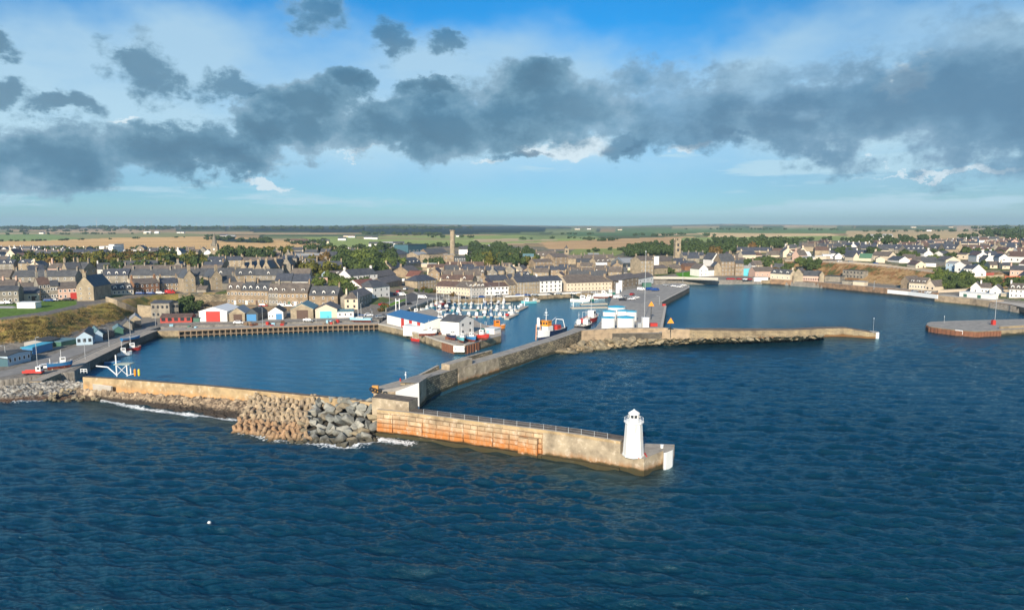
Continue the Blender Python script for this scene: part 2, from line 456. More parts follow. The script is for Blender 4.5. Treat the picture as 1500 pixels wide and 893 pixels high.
def colr(c): return np.array(c, float)
nz = fbm(Xg, Yg, 22, 31)[..., None]; nz2 = fbm(Xg, Yg, 7, 37)[..., None]
town = np.where(nz < .42, colr((.17, .16, .145)), np.where(nz < .56, colr((.26, .215, .15)), colr((.10, .13, .05))))
# farmland parcels
ang = .35
pxr = Xg*math.cos(ang)+Yg*math.sin(ang)+80*(smooth_noise(Xg, Yg, 500, 77)-.5)
pyr = -Xg*math.sin(ang)+Yg*math.cos(ang)
ci = np.floor(pxr/330).astype(int); cj = np.floor(pyr/(230+60*(ci % 3))).astype(int)
hsh = np.abs(np.sin(ci*127.1+cj*311.7)*43758.5) % 1
pal = np.array([(.46, .33, .17), (.20, .23, .10), (.36, .26, .14), (.15, .19, .08), (.50, .38, .22), (.25, .24, .13), (.10, .13, .06), (.22, .26, .12)])
farm = pal[(hsh*8).astype(int)]
edge = ((pxr/330) % 1 < .03) | ((pyr/(230+60*(ci % 3))) % 1 < .035)
farm = np.where(edge[..., None], colr((.05, .07, .035)), farm)
farm_t = np.clip((Yg-np.interp(PX, [0, 300, 600, 900, 1200, 1500], [1150, 1200, 1250, 1000, 1150, 1500]))/60, 0, 1)[..., None]
C = town*(1-farm_t)+farm*farm_t
STR = [([(-500, 331), (520, 331), (760, 331), (880, 334), (760, 341), (640, 343), (500, 341), (400, 339), (250, 337.3), (60, 338.5), (-500, 340)], (.022, .045, .032)),
 ([(60, 338.5), (200, 338), (420, 341), (520, 343), (330, 343), (60, 341)], (.46, .34, .20)),
 ([(-500, 341.5), (110, 341.5), (110, 343), (-500, 343)], (.48, .37, .22)),
 ([(-500, 343), (70, 343), (125, 350), (60, 353), (-500, 354)], (.22, .30, .11)),
 ([(70, 343), (250, 341), (330, 344), (260, 347), (125, 350)], (.27, .27, .12)),
 ([(-500, 354), (60, 353), (170, 348), (330, 346), (470, 357), (430, 363), (250, 366), (-500, 366)], (.66, .43, .19)),
 ([(300, 349), (380, 350), (395, 353), (390, 356), (330, 354)], (.03, .05, .03)),
 ([(440, 347), (640, 345), (760, 344), (900, 350), (760, 356), (600, 362), (480, 361)], (.28, .35, .11)),
 ([(520, 346), (700, 350), (640, 352), (520, 350)], (.31, .30, .13)),
 ([(690, 350), (800, 349), (820, 352), (700, 355)], (.48, .38, .22)),
 ([(600, 337), (720, 339), (720, 342), (560, 343)], (.02, .04, .03)),
 ([(760, 346), (860, 343), (880, 348), (760, 352)], (.24, .30, .12)),
 ([(830, 340), (960, 341), (960, 345), (830, 346)], (.11, .19, .08)),
 ([(790, 354), (900, 350), (1010, 346), (1050, 352), (960, 360), (900, 366), (800, 364)], (.52, .34, .17)),
 ([(840, 365), (930, 363), (900, 375), (830, 375)], (.24, .28, .09)),
 ([(900, 335), (1240, 335), (1260, 341), (1000, 342), (900, 340)], (.14, .22, .09)),
 ([(1020, 341), (1215, 342), (1230, 345), (1110, 349), (1040, 348)], (.66, .49, .27)),
 ([(1000, 348), (1250, 345), (1260, 352), (1000, 354)], (.27, .33, .11)),
 ([(1085, 333.3), (1135, 333.3), (1135, 335), (1085, 335)], (.55, .45, .28)),
 ([(1145, 330), (1230, 331), (1225, 334), (1150, 333)], (.58, .44, .28)),
 ([(1225, 331), (1600, 331), (1600, 336), (1225, 338)], (.13, .18, .09)),
 ([(1240, 338), (1450, 336), (1600, 338), (1600, 348), (1380, 350), (1240, 347)], (.54, .41, .22)),
 ([(1400, 334), (1470, 335), (1470, 338), (1400, 338)], (.50, .38, .24))]
wob = (fbm(Xg, Yg*.4, 260, 51)-.5)*3
for poly, c in STR:
    k = inpoly(PX+wob*3, PY+wob*.45, poly) & (Yg > 700)
    C[k] = colr(c)*(.85+.3*nz[k])
stripe = fbm(Xg*.15, Yg*.8, 40, 61)[..., None]
C = np.where(Yg[..., None] > 1000, C*(.82+.42*stripe), C)
# turf on the banks
leftb = (PX < 640)
g1 = np.where(nz2 > .52, colr((.26, .21, .06)), np.where(nz2 > .40, colr((.40, .26, .10)), colr((.09, .11, .035))))
g2 = np.where(nz2 > .56, colr((.38, .25, .12)), np.where(nz2 > .42, colr((.26, .14, .06)), colr((.085, .10, .035))))
bankc = np.where(leftb[..., None], g1, g2)
nearland = Yg < 640
C = np.where((steep > .25)[..., None] & nearland[..., None], bankc, C)
road = colr((.22, .205, .18))
lowq = (Zg < 4.2) & nearland
C = np.where(lowq[..., None], road*(.85+.3*nz), C)
def paint(poly, c, v=.25):
    k = inpoly(PX, PY, poly)
    C[k] = colr(c)*(1-v/2+v*nz2[k])
paint([(-300, 466), (0, 465), (70, 456.5), (112, 447), (112, 440), (60, 439), (-300, 452)], (.11, .19, .035))
paint([(-300, 470), (0, 467.5), (70, 459), (112, 449.5), (140, 442), (112, 446), (70, 455.5), (0, 465), (-300, 466)], (.17, .16, .15))
paint([(-300, 452), (20, 448), (25, 451), (-300, 458)], (.42, .41, .40))
paint([(556, 452), (575, 443), (600, 436), (592, 446), (565, 458)], (.13, .26, .03))
paint([(560, 470), (600, 452), (635, 438), (648, 434), (600, 428), (590, 446), (560, 460)], (.115, .115, .12))
paint([(995, 407), (1023, 408), (1024, 396), (990, 400)], (.085, .26, .02))
paint([(1150, 382), (1250, 385.5), (1370, 399), (1376, 396), (1250, 382.5), (1150, 379)], (.34, .30, .25))
paint([(1360, 425), (1420, 420), (1470, 405), (1380, 400), (1355, 405)], (.11, .16, .035))
Zl = np.where(land, Zg, -3.0)
ml, nt, b = newmat('ground')
ca = nd(nt, 'ShaderNodeAttribute', attribute_name='col').outputs['Color']
p = posn(nt)
n1 = noisen(nt, p, .9, 5, .65)
nt.links.new(mixc(nt, 1.0, ca, ramp(nt, n1, [(.3, (.62, .62, .62)), (.7, (1.3, 1.3, 1.3))]), 'MULTIPLY'), b.inputs['Base Color'])
b.inputs['Roughness'].default_value = .95; b.inputs['Specular IOR Level'].default_value = .1
bump(nt, b, n1, .5, .4)
struct(gridmesh('ground', Xg, Yg, Zl, {'col': C}, ml, mask), 'land rising from the harbour through the town to striped fields and dark woods')

# ================================================================ sea
def poly_dist(X, Y, line):
    d = np.full(X.shape, 1e9)
    for (x1, y1), (x2, y2) in zip(line[:-1], line[1:]):
        dx, dy = x2-x1, y2-y1
        t = np.clip(((X-x1)*dx+(Y-y1)*dy)/(dx*dx+dy*dy), 0, 1)
        d = np.minimum(d, np.hypot(X-x1-t*dx, Y-y1-t*dy))
    return d
def px_line(pts, z=0): return [tuple(at(x, y, z)[:2]) for x, y in pts]
pyw = np.concatenate([np.arange(1010, 660, -1.0), np.arange(660, 520, -1.0), np.arange(520, 396, -1.4)])
Yw = np.array([-H/ray(750, p)[1] for p in pyw])
colw = np.concatenate([np.linspace(-600, -30, 90), np.arange(-28, 1530, 1.5), np.linspace(1532, 2150, 90)])
Xw = ((colw-750)/1000)[None, :]*Yw[:, None]; Yw2 = np.repeat(Yw[:, None], len(colw), 1)
inner = inpoly(750+1000*Xw/Yw2, 446.5-1000*(np.tan(np.arctan2(-H, Yw2)+P)), [(100, 560), (545, 590), (618, 588), (700, 560), (860, 500), (1000, 400), (100, 400)])
calm = np.where(inner, .32, 1.0)*np.interp(Yw2, [60, 150, 260, 420], [1.1, 1.0, .8, .5])
Zw = np.zeros_like(Xw); r2 = np.random.default_rng(12)
Xq, Yq = Xw.copy(), Yw2.copy()
for k in range(64):
    lam = .6*(7.5/.6)**(k/63.0)
    th = R(-108)+r2.normal(0, .42)
    kx, ky = math.cos(th)*2*math.pi/lam, math.sin(th)*2*math.pi/lam
    amp = .0078*lam**.68*(1.4 if lam > 2.2 else 1.0)
    ph = r2.random()*6.28
    fade = np.clip(lam/(2.2*Yw2**2/45000*1.25)-.8, 0, 1)
    arg = kx*Xw+ky*Yw2+ph+1.0*smooth_noise(Xw, Yw2, lam*6, 200+k)
    s_ = np.sin(arg)
    Zw += amp*fade*(s_+.28*np.cos(2*arg)) if k % 3 else amp*fade*1.5*(1.2-2*np.abs(np.sin(arg/2)))
gust = .72+.6*fbm(Xw, Yw2, 38, 301)
Zw *= calm*gust
foam = np.zeros_like(Xw)
def addfoam(pts, wdt, amt=1.0, push=0.0):
    global foam
    foam = np.maximum(foam, amt*np.clip(1-poly_dist(Xw, Yw2, px_line(pts))/wdt, 0, 1))
addfoam([(-60, 590), (0, 587), (50, 586), (75, 585)], 3.4, .9)
addfoam([(150, 586), (200, 596), (250, 604), (300, 609), (345, 615)], 2.2, 1.0)
addfoam([(440, 644), (470, 650), (505, 654), (540, 648), (560, 643), (582, 646), (600, 648)], 3.6, .95)
addfoam([(350, 634), (400, 643), (440, 648)], 2.4, .75)
addfoam([(560, 641), (640, 653), (720, 664), (795, 673)], 1.0, .35)
addfoam([(970, 503), (1100, 500), (1170, 497), (1200, 496)], 2.6, .62)
addfoam([(820, 520), (870, 514), (950, 506)], 1.8, .55)
#qz = np.quantile(Zw, .9993); foam = np.maximum(foam, np.clip((Zw-qz)/(.25*qz), 0, 1)*.9*(fbm(Xw, Yw2, 60, 404) > .5))
sh = np.zeros_like(Xw)
def addsh(pts, wdt, amt=1.0):
    global sh
    sh = np.maximum(sh, amt*np.clip(1-poly_dist(Xw, Yw2, px_line(pts))/wdt, 0, 1)**.8)
addsh([(560, 640), (640, 651), (720, 663), (795, 672), (905, 691), (945, 699), (970, 686)], 6.5, .9)
addsh([(120, 590), (200, 600), (300, 612), (350, 622)], 9, .85)
addsh([(-60, 592), (70, 590)], 7, .5)
addsh([(350, 632), (440, 648), (500, 654), (560, 644)], 5, .6)
addsh([(615, 590), (660, 571), (740, 545)], 8, .45)
mw, nt, b = newmat('sea_water')
fa = nd(nt, 'ShaderNodeAttribute', attribute_name='foam').outputs['Fac']
sa = nd(nt, 'ShaderNodeAttribute', attribute_name='shallow').outputs['Fac']
cm = nd(nt, 'ShaderNodeAttribute', attribute_name='calm').outputs['Fac']
p = posn(nt)
big = noisen(nt, p, .012, 3)
deep = mixc(nt, big, (.0010, .019, .037), (.0021, .036, .063))
deep = mixc(nt, math_(nt, 'MULTIPLY_ADD', cm, -2.6, 1.75, clamp=True), deep, (.014, .100, .185))
deep = mixc(nt, math_(nt, 'MULTIPLY', sa, noisen(nt, p, .5, 3), clamp=True), deep, (.045, .042, .02))
mp = nd(nt, 'ShaderNodeMapping', ins={'Vector': p, 'Scale': (1, 2.0, 1), 'Rotation': (0, 0, R(-10))})
h1 = noisen(nt, mp.outputs[0], 2.6, 6, .62)
h2 = noisen(nt, mp.outputs[0], .22, 3, .5)
hh = math_(nt, 'MULTIPLY_ADD', h2, .7, h1)
hh = math_(nt, 'MULTIPLY', hh, math_(nt, 'MULTIPLY_ADD', noisen(nt, p, .02, 4, .6), 1.6, .2))
hh = math_(nt, 'MULTIPLY', hh, cm)
fn = noisen(nt, p, 1.6, 6, .7)
ff = math_(nt, 'MULTIPLY_ADD', fn, 2.4, math_(nt, 'SUBTRACT', fa, 1.78))
ff = math_(nt, 'MULTIPLY', math_(nt, 'MULTIPLY', ff, 4.0, clamp=True), math_(nt, 'GREATER_THAN', fa, .02))
nt.links.new(mixc(nt, ff, deep, (.72, .76, .78)), b.inputs['Base Color'])
nt.links.new(math_(nt, 'MULTIPLY_ADD', ff, .5, .2), b.inputs['Roughness'])
b.inputs['IOR'].default_value = 1.333; b.inputs['Specular Tint'].default_value = (.25, .78, 1.0, 1)
bn = bump(nt, b, math_(nt, 'MULTIPLY_ADD', noisen(nt, mp.outputs[0], 7.5, 3, .6), .3, hh), .85, .2)
fr = nd(nt, 'ShaderNodeFresnel', ins={'IOR': 1.333, 'Normal': bn.outputs[0]})
gl = nd(nt, 'ShaderNodeBsdfGlossy', ins={'Color': (.60, .90, 1.0, 1), 'Roughness': .12, 'Normal': bn.outputs[0]})
df = nd(nt, 'ShaderNodeBsdfDiffuse', ins={'Color': b.inputs['Base Color'].links[0].from_socket, 'Normal': bn.outputs[0]})
fx = math_(nt, 'MULTIPLY', math_(nt, 'MINIMUM', math_(nt, 'MULTIPLY_ADD', fr.outputs[0], 1.6, .0), .46), math_(nt, 'SUBTRACT', 1.0, ff))
mx = nd(nt, 'ShaderNodeMixShader', ins={0: fx, 1: df.outputs[0], 2: gl.outputs[0]})
nt.links.new(mx.outputs[0], [n for n in nt.nodes if n.type == 'OUTPUT_MATERIAL'][0].inputs[0]); nt.nodes.remove(b)
struct(gridmesh('sea', Xw, Yw2, Zw, {'foam': foam, 'shallow': sh, 'calm': np.clip(calm*gust, .25, 1.3)}, mw), 'dark blue rippled sea water with calmer harbour basins')

# ================================================================ air
mh = bpy.data.materials.new('haze'); mh.use_nodes = True
nt = mh.node_tree; nt.nodes.clear()
oo = nt.nodes.new('ShaderNodeOutputMaterial')
pv = nd(nt, 'ShaderNodeVolumePrincipled', ins={'Color': (.55, .78, 1.0, 1), 'Density': 8.5e-5, 'Anisotropy': .1})
nt.links.new(pv.outputs[0], oo.inputs['Volume'])
hz = MB(); hz.box(-9500, 9500, -600, 11500, -6, 175)
if 1: tag(hz.build('haze', mh), 'thin blue haze in the air over the land', None, kind='stuff')
# ================================================================ harbour stonework
def stainwall(name, c1, c2, mortar, bw, bh, low, lowz=1.0, mid=None, midz=(1., 3.), ms=.03, patch=(1.2, 1.15, 1.05), bumpy=.6, nsc=.35):
    """block wall with weed near the water and streaky rust above it"""
    m, nt, b = newmat(name)
    uv = nd(nt, 'ShaderNodeUVMap', uv_map='uv').outputs[0]
    p = posn(nt)
    br = nd(nt, 'ShaderNodeTexBrick', ins={'Vector': uv, 'Color1': (*c1, 1), 'Color2': (*c2, 1), 'Mortar': (*mortar, 1), 'Scale': 1.0,
            'Mortar Size': ms, 'Brick Width': bw, 'Row Height': bh})
    n1 = noisen(nt, p, nsc, 6, .62)
    c = mixc(nt, 1.0, br.outputs[0], ramp(nt, n1, [(.3, (.5, .48, .46)), (.5, (.95, .93, .9)), (.7, patch)]), 'MULTIPLY')
    z = nd(nt, 'ShaderNodeSeparateXYZ', ins={0: p}).outputs['Z']
    mp = nd(nt, 'ShaderNodeMapping', ins={'Vector': p, 'Scale': (1.2, 1.2, .18)})
    st = noisen(nt, mp.outputs[0], 1.0, 5, .65)
    if mid is not None:
        zf = nd(nt, 'ShaderNodeMapRange', ins={'Value': z, 'From Min': midz[1], 'From Max': midz[0]}).outputs[0]
        k = math_(nt, 'MULTIPLY', math_(nt, 'MULTIPLY_ADD', zf, .75, math_(nt, 'MULTIPLY_ADD', st, 2.6, -1.15)), zf, clamp=True)
        c = mixc(nt, k, c, mid)
        wn = ramp(nt, noisen(nt, p, .7, 6, .7), [(.56, (0, 0, 0)), (.66, (1, 1, 1))])
        c = mixc(nt, math_(nt, 'MULTIPLY', wn, .55), c, (.62, .52, .42))
    zw = math_(nt, 'ADD', z, math_(nt, 'MULTIPLY_ADD', n1, 1.6, -.8))
    lf = nd(nt, 'ShaderNodeMapRange', interpolation_type='SMOOTHSTEP', ins={'Value': zw, 'From Min': lowz+.35, 'From Max': lowz-.25}).outputs[0]
    c = mixc(nt, math_(nt, 'MULTIPLY', lf, .93), c, low)
    nt.links.new(c, b.inputs['Base Color']); b.inputs['Roughness'].default_value = .9
    h = math_(nt, 'SUBTRACT', noisen(nt, p, 2.2, 5, .6), math_(nt, 'MULTIPLY', br.outputs['Fac'], .8))
    bump(nt, b, h, bumpy, .15)
    return m
def speckle(name, cols_, scale=1.2, stops=(.35, .5, .65), rough=.95, bumpy=.6, dist=.2, second=None):
    m, nt, b = newmat(name)
    p = posn(nt)
    n1 = noisen(nt, p, scale, 7, .72)
    c = ramp(nt, n1, list(zip(stops, cols_)))
    if second:
        c = mixc(nt, ramp(nt, noisen(nt, p, second[1], 4, .6), [(.45, (0, 0, 0)), (.6, (1, 1, 1))]), c, second[0])
    nt.links.new(c, b.inputs['Base Color']); b.inputs['Roughness'].default_value = rough
    bump(nt, b, n1, bumpy, dist)
    return m
WEED = (.026, .028, .009)
m_orange = stainwall('stained_pier_blocks', (.46, .37, .25), (.37, .29, .19), (.19, .13, .07), 3.3, .95, WEED, .75, (.46, .17, .04), (1.5, 5.4), ms=.06, patch=(1.4, 1.3, 1.2), bumpy=.9)
m_pierconc = stainwall('stained_pier_concrete', (.37, .31, .225), (.34, .28, .20), (.33, .27, .19), 9, 6, WEED, .85, (.33, .17, .07), (.8, 2.2), ms=.01, patch=(1.25, 1.22, 1.15), bumpy=.35)
m_tanwall = stainwall('sandy_rendered_wall', (.44, .33, .19), (.39, .29, .165), (.40, .28, .15), 2.2, 3, (.05, .04, .02), .1, (.55, .30, .12), (2, 4), ms=.012, patch=(1.15, 1.1, 1.0), bumpy=.4)
m_darkwall = stainwall('weathered_pier_masonry', (.44, .36, .24), (.15, .135, .095), (.05, .045, .035), 1.3, .6, (.035, .035, .015), .9, None, ms=.06, patch=(1.35, 1.3, 1.1), bumpy=1.0, nsc=.25)
m_quaywall = stainwall('quay_masonry', (.36, .29, .19), (.29, .23, .15), (.12, .10, .07), 1.3, .5, (.03, .03, .015), .7, None, ms=.04, patch=(1.3, 1.25, 1.1))
m_quayshade = stainwall('shaded_quay_masonry', (.15, .135, .11), (.11, .10, .085), (.05, .05, .04), 1.3, .5, (.02, .02, .012), .7, None, ms=.04)  # darker copy of the quay stone, shade put into the colour
m_redwall = stainwall('reddish_sea_wall', (.34, .22, .14), (.27, .18, .115), (.13, .09, .06), 1.1, .45, (.035, .03, .02), .8, None, ms=.04, patch=(1.4, 1.25, 1.0))
m_deckc = speckle('concrete_deck', [(.22, .20, .17), (.33, .30, .255), (.43, .39, .33)], .5, (.3, .5, .7), bumpy=.25, dist=.05)
m_deckg = speckle('grey_deck', [(.18, .175, .165), (.27, .26, .24), (.37, .35, .31)], .4, (.3, .5, .7), bumpy=.2, dist=.05)
m_deckd = speckle('dark_deck', [(.06, .052, .045), (.12, .10, .08), (.22, .18, .14)], .7, (.3, .5, .7), bumpy=.25, dist=.05)  # darker mottled tone for the pier and wall tops
m_white = plain('white_paint', (.80, .80, .78), .55, .06, .6)
m_rust = plain('rusty_steel', (.17, .07, .04), .8, .5, 1.2)
m_steel = plain('galvanised_steel', (.45, .47, .48), .45, .15, 1, .3)
m_wsteel = plain('white_steel', (.75, .77, .78), .45, .08, 1)
m_black = plain('black_rubber', (.02, .02, .02), .8, .2)
m_red = plain('red_paint', (.45, .035, .025), .5, .15)
m_asph = speckle('asphalt', [(.17, .168, .16), (.22, .215, .205), (.29, .28, .26)], .3, (.3, .5, .7), bumpy=.15, dist=.03)
m_line = plain('road_paint', (.7, .7, .66), .7, .2)
m_conc = plain('pale_concrete', (.42, .39, .34), .85, .25, .5)
m_timb = plain('weathered_timber', (.24, .17, .11), .9, .35, 1.2)
m_recess = plain('recess_shade', (.05, .04, .03), .9, .4, 1.2)  # near-black colour for the shade under the wharf deck

# --- outer breakwater with the lighthouse
PA = [tuple(at(x, y)[:2]) for x, y in [(553, 636), (600, 641), (640, 647), (700, 656), (795, 669.5)]]
PB = [PA[-1]]+[tuple(at(x, y)[:2]) for x, y in [(850, 678), (908, 688.5)]]
pier = empty('breakwater', (*PA[0], 0)); tag(pier, 'long orange-stained breakwater running out to the white lighthouse', 'breakwater')
def rel(e, pts): return [(p[0]-e.location[0], p[1]-e.location[1]) for p in pts]
W = 5.2
def strip(mb, e, line, d0, d1, z0, z1, mi=0, mtop=None):
    """prism between two parallels of a line (d to the left/back)"""
    a = rel(e, offset(line, d0)); b_ = rel(e, offset(line, d1))
    n = len(line)
    z1 = z1 if isinstance(z1, (list, tuple)) else [z1]*n
    for i in range(n-1):
        mb.prism([a[i], a[i+1], b_[i+1], b_[i]], z0, [z1[i], z1[i+1], z1[i+1], z1[i]], mi, mtop)
TOPZ = 5.45
def wallstrip(e, name, line, d0, d1, z0, z1, mats, mtop=1):
    mb = MB(); n = len(line)
    a = rel(e, offset(line, d0)); b_ = rel(e, offset(line, d1))
    z1 = z1 if isinstance(z1, (list, tuple)) else [z1]*n
    mb.prism(a+b_[::-1], z0, z1+z1[::-1], 0, mtop)
    return mb.build(name, mats, e)
wallstrip(pier, 'stained_block_wall', PA, 0, W, -2, TOPZ-.45, [m_orange, m_deckd])
wallstrip(pier, 'concrete_wall', PB, .004, W, -2, TOPZ-.45, [m_pierconc, m_deckd])
allA = PA+PB[1:]
wallstrip(pier, 'parapet', allA, .012, .75, TOPZ-.446, TOPZ+.12, [m_tanwall, m_deckc])
# projecting block courses: long stepped slabs standing proud of the face
mb = MB()
ln = resample([Vector((*p, 0)) for p in PA], 3.35)
for i in range(len(ln)-1):
    a, b_ = Vector(ln[i]).xy, Vector(ln[i+1]).xy
    t = (b_-a).normalized(); n_ = V(t.y, -t.x)
    for k, (z0, z1) in enumerate([(.9, 1.75), (1.85, 2.7), (2.85, 3.75), (3.9, 4.7)]):
        pr = random.choice([.12, .2, .3, .06, .26]) + (.18 if k < 2 else 0)
        g = .06
        q = [a+t*g, b_-t*g, b_-t*g+n_*pr, a+t*g+n_*pr]
        mb.prism(rel(pier, [tuple(p) for p in q]), z0+random.uniform(-.05, .05), z1+random.uniform(-.05, .05))
mb.build('proud_blocks', m_orange, pier)
mb = MB()   # stepped foot just above the water
for i in range(len(ln)-1):
    a, b_ = Vector(ln[i]).xy, Vector(ln[i+1]).xy; t = (b_-a).normalized(); n_ = V(t.y, -t.x)
    q = [a, b_, b_+n_*.8, a+n_*.8]
    mb.prism(rel(pier, [tuple(p) for p in q]), -2, .55+.1*random.random())
ln2 = resample([Vector((*p, 0)) for p in PB], 4)
for i in range(len(ln2)-1):
    a, b_ = Vector(ln2[i]).xy, Vector(ln2[i+1]).xy; t = (b_-a).normalized(); n_ = V(t.y, -t.x)
    mb.prism(rel(pier, [tuple(p) for p in [a, b_, b_+n_*.55, a+n_*.55]]), -2, .5+.12*random.random())
mb.build('weedy_foot', m_pierconc, pier)
bs = at(785, 668); t = (Vector(PA[-1])-Vector(PA[-2])).normalized(); n_ = V(t.y, -t.x)
mb = MB()
o_ = Vector(PA[-1])
for s0, s1, zt in ((-4.9, -.9, 3.7), (-2.6, -.75, 3.95)):
    q = [o_+t*s0, o_+t*s1, o_+t*s1+n_*1.0, o_+t*s0+n_*1.0] if zt < 3.8 else [o_+t*s0, o_+t*s1, o_+t*s1+n_*1.3, o_+t*s0+n_*1.3]
    mb.prism(rel(pier, [tuple(p) for p in q]), -1, zt)
mb.build('rusty_buttress', m_orange, pier)
# rail posts and rails
ra = resample([Vector((*p, 0)) for p in offset(allA, .35)], 3.0)[4:-1]
zr = TOPZ+.12
for i, q in enumerate(ra):
    mb = MB(); mb.tube((0, 0, 0), (0, 0, 1.05), .045, n=6); mb.tube((0, 0, 0), (0, 0, .06), .1, n=6)
    if i == 0: me0 = mb.mesh('rail_post'); me0.materials.append(m_steel)
    link('rail_post', me0, None, pier, (q[0]-pier.location[0], q[1]-pier.location[1], zr))
mb = MB()
for z in (.55, 1.02):
    for a, b_ in zip(ra[:-1], ra[1:]):
        mb.tube((a[0]-pier.location[0], a[1]-pier.location[1], zr+z), (b_[0]-pier.location[0], b_[1]-pier.location[1], zr+z), .016, n=4, cap=False)
mb.build('handrail', m_steel, pier)
# head platform
HZ = 3.2
hp = [PB[-1], tuple(at(943, 696.5)[:2]), tuple(at(974.5, 682)[:2])]
bk = [tuple(at(988, 650.5, HZ)[:2]), tuple(at(946, 649, HZ)[:2]), offset(allA, W)[-1]]
mb = MB(); mb.prism(rel(pier, hp+bk), -2, HZ, 0, 1); mb.build('head_platform', [m_pierconc, m_deckc], pier)
mb = MB()
c = at(974, 660, HZ); c2 = at(985.5, 657, HZ)
k = [tuple(at(972.5, 663.3, HZ)[:2]), tuple(at(976, 662.6, HZ)[:2]), tuple(at(985.5, 658.6, HZ)[:2]), tuple(at(986.8, 655, HZ)[:2]), tuple(at(984, 652, HZ)[:2]), tuple(at(970, 655, HZ)[:2])]
mb.prism(rel(pier, k), -1, HZ+.05, 0, 1); mb.build('white_painted_corner', [m_white, m_deckc], pier)
q = at(969.5, 655.5, HZ)
mb = MB(); mb.lathe([(0.28, 0), (.28, .45), (.36, .5), (.36, .62), (0, .64)], 10); 
tag(mb.build('bollard', m_white, None, q), 'white mooring bollard on the pier head behind the lighthouse', 'bollard')

# --- lighthouse
LC = at(927.5, 666.5, HZ)
lh = empty('lighthouse', (LC.x, LC.y, HZ)); lh.scale = (.87, .87, .865); tag(lh, 'white octagonal lighthouse with a small glazed lantern on the pier end', 'lighthouse')
ph = R(22.5)+R(13)
def octa(prof, n=8, ph=ph): 
    mb = MB(); mb.lathe(prof, n, smooth=False, ph=ph); return mb
octa([(2.3, 0), (2.3, .35), (2.22, .4)]).build('plinth', m_white, lh)
m_lh, nt, b = newmat('weathered_white_paint')
mp = nd(nt, 'ShaderNodeMapping', ins={'Vector': posn(nt), 'Scale': (1.6, 1.6, .16)})
nt.links.new(ramp(nt, noisen(nt, mp.outputs[0], 1.6, 6, .65), [(.36, (.60, .55, .46)), (.5, (.76, .75, .72)), (.6, (.81, .81, .80))]), b.inputs['Base Color'])
b.inputs['Roughness'].default_value = .6
octa([(2.2, .38), (1.76, 6.9)]).build('tower', m_lh, lh)
octa([(1.77, 6.88), (2.0, 7.2), (2.08, 7.25), (2.08, 7.5), (0, 7.56)]).build('gallery', m_white, lh)
mb = MB()
for k in range(8):
    t = ph+k*math.pi/4
    mb.tube((1.95*math.cos(t), 1.95*math.sin(t), 7.55), (1.95*math.cos(t), 1.95*math.sin(t), 8.3), .03, n=4)
    t2 = t+math.pi/4
    for z in (7.95, 8.28):
        mb.tube((1.95*math.cos(t), 1.95*math.sin(t), z), (1.95*math.cos(t2), 1.95*math.sin(t2), z), .022, n=4, cap=False)
mb.build('gallery_rail', m_wsteel, lh)
octa([(1.1, 7.55), (1.1, 8.25), (1.16, 8.28), (0, 8.29)]).build('lantern_base', m_white, lh)
m_glassd = plain('dark_window_glass', (.035, .042, .05), .12, .2, 3)
octa([(.98, 8.28), (.98, 8.95)]).build('lantern_glass', m_glassd, lh)
for k in range(8):
    t = ph+k*math.pi/4; mb = MB()
    mb.tube((1.03*math.cos(t), 1.03*math.sin(t), 8.25), (1.03*math.cos(t), 1.03*math.sin(t), 8.98), .085, n=5)
    mb.build('lantern_mullion', m_white, lh)
octa([(1.1, 8.93), (1.18, 8.98), (1.18, 9.28), (1.0, 9.42), (.35, 9.83), (.16, 9.9), (.16, 10.05), (0, 10.1)]).build('lantern_roof', m_white, lh)
mb = MB(); mb.box(-.45, .45, -.06, .06, 0, 1.9); mb.build('door', plain('lighthouse_door', (.30, .32, .33), .5), lh, (2.12*math.cos(R(20)), 2.12*math.sin(R(20)), .38), R(20)+R(90))
mb = MB()
pts = [at(922, 670.5, HZ), at(936, 671, HZ), at(945, 664.5, HZ), at(947, 669, HZ)]
for a, b_ in zip(pts[:-1], pts[1:]): mb.tube(a+V(0, 0, .14)-pts[0], b_+V(0, 0, .14)-pts[0], .13)
tag(mb.build('pipe', m_red, None, pts[0]), 'red pipe lying around the foot of the lighthouse', 'pipe')

# --- landward corner: stepped block, pier head with white wall, inner breakwater
cb = empty('pier_parapet', (*at(545, 602, 5.4)[:2], 0)); tag(cb, 'pale concrete parapet block where the two breakwaters meet', 'parapet')
l = [tuple(at(x, y, 5.0)[:2]) for x, y in [(545, 598.5), (570, 600), (599, 603)]]
wallstrip(cb, 'parapet_wall', l, 0, 4.2, -2, [7.6, 7.35, 7.2], [m_pierconc, m_deckd])
ib = empty('breakwater', (-24, 166, 0)); tag(ib, 'dark mossy inner breakwater leading to the fuel tanks', 'breakwater')
LB = [(-23.0, 165.2), (-22.4, 173)]+[tuple(at(x, y)[:2]) for x, y in [(645, 575), (671, 564), (700, 555), (731, 545), (762, 535), (792, 524), (812, 518), (845, 506), (858, 500)]]
zB = [6.7, 6.1, 5.2, 4.9, 4.8, 4.8, 4.8, 4.8, 4.9, 5.1, 5.2]
wallstrip(ib, 'inner_breakwater_wall', LB, 0, 4.6, -2, zB, [m_darkwall, m_deckg])
l2 = LB[3:6]
wallstrip(ib, 'smooth_panel', resample([Vector((*p, 0)) for p in l2], 50), -.12, .02, -2, 4.84, [m_pierconc, m_deckc])
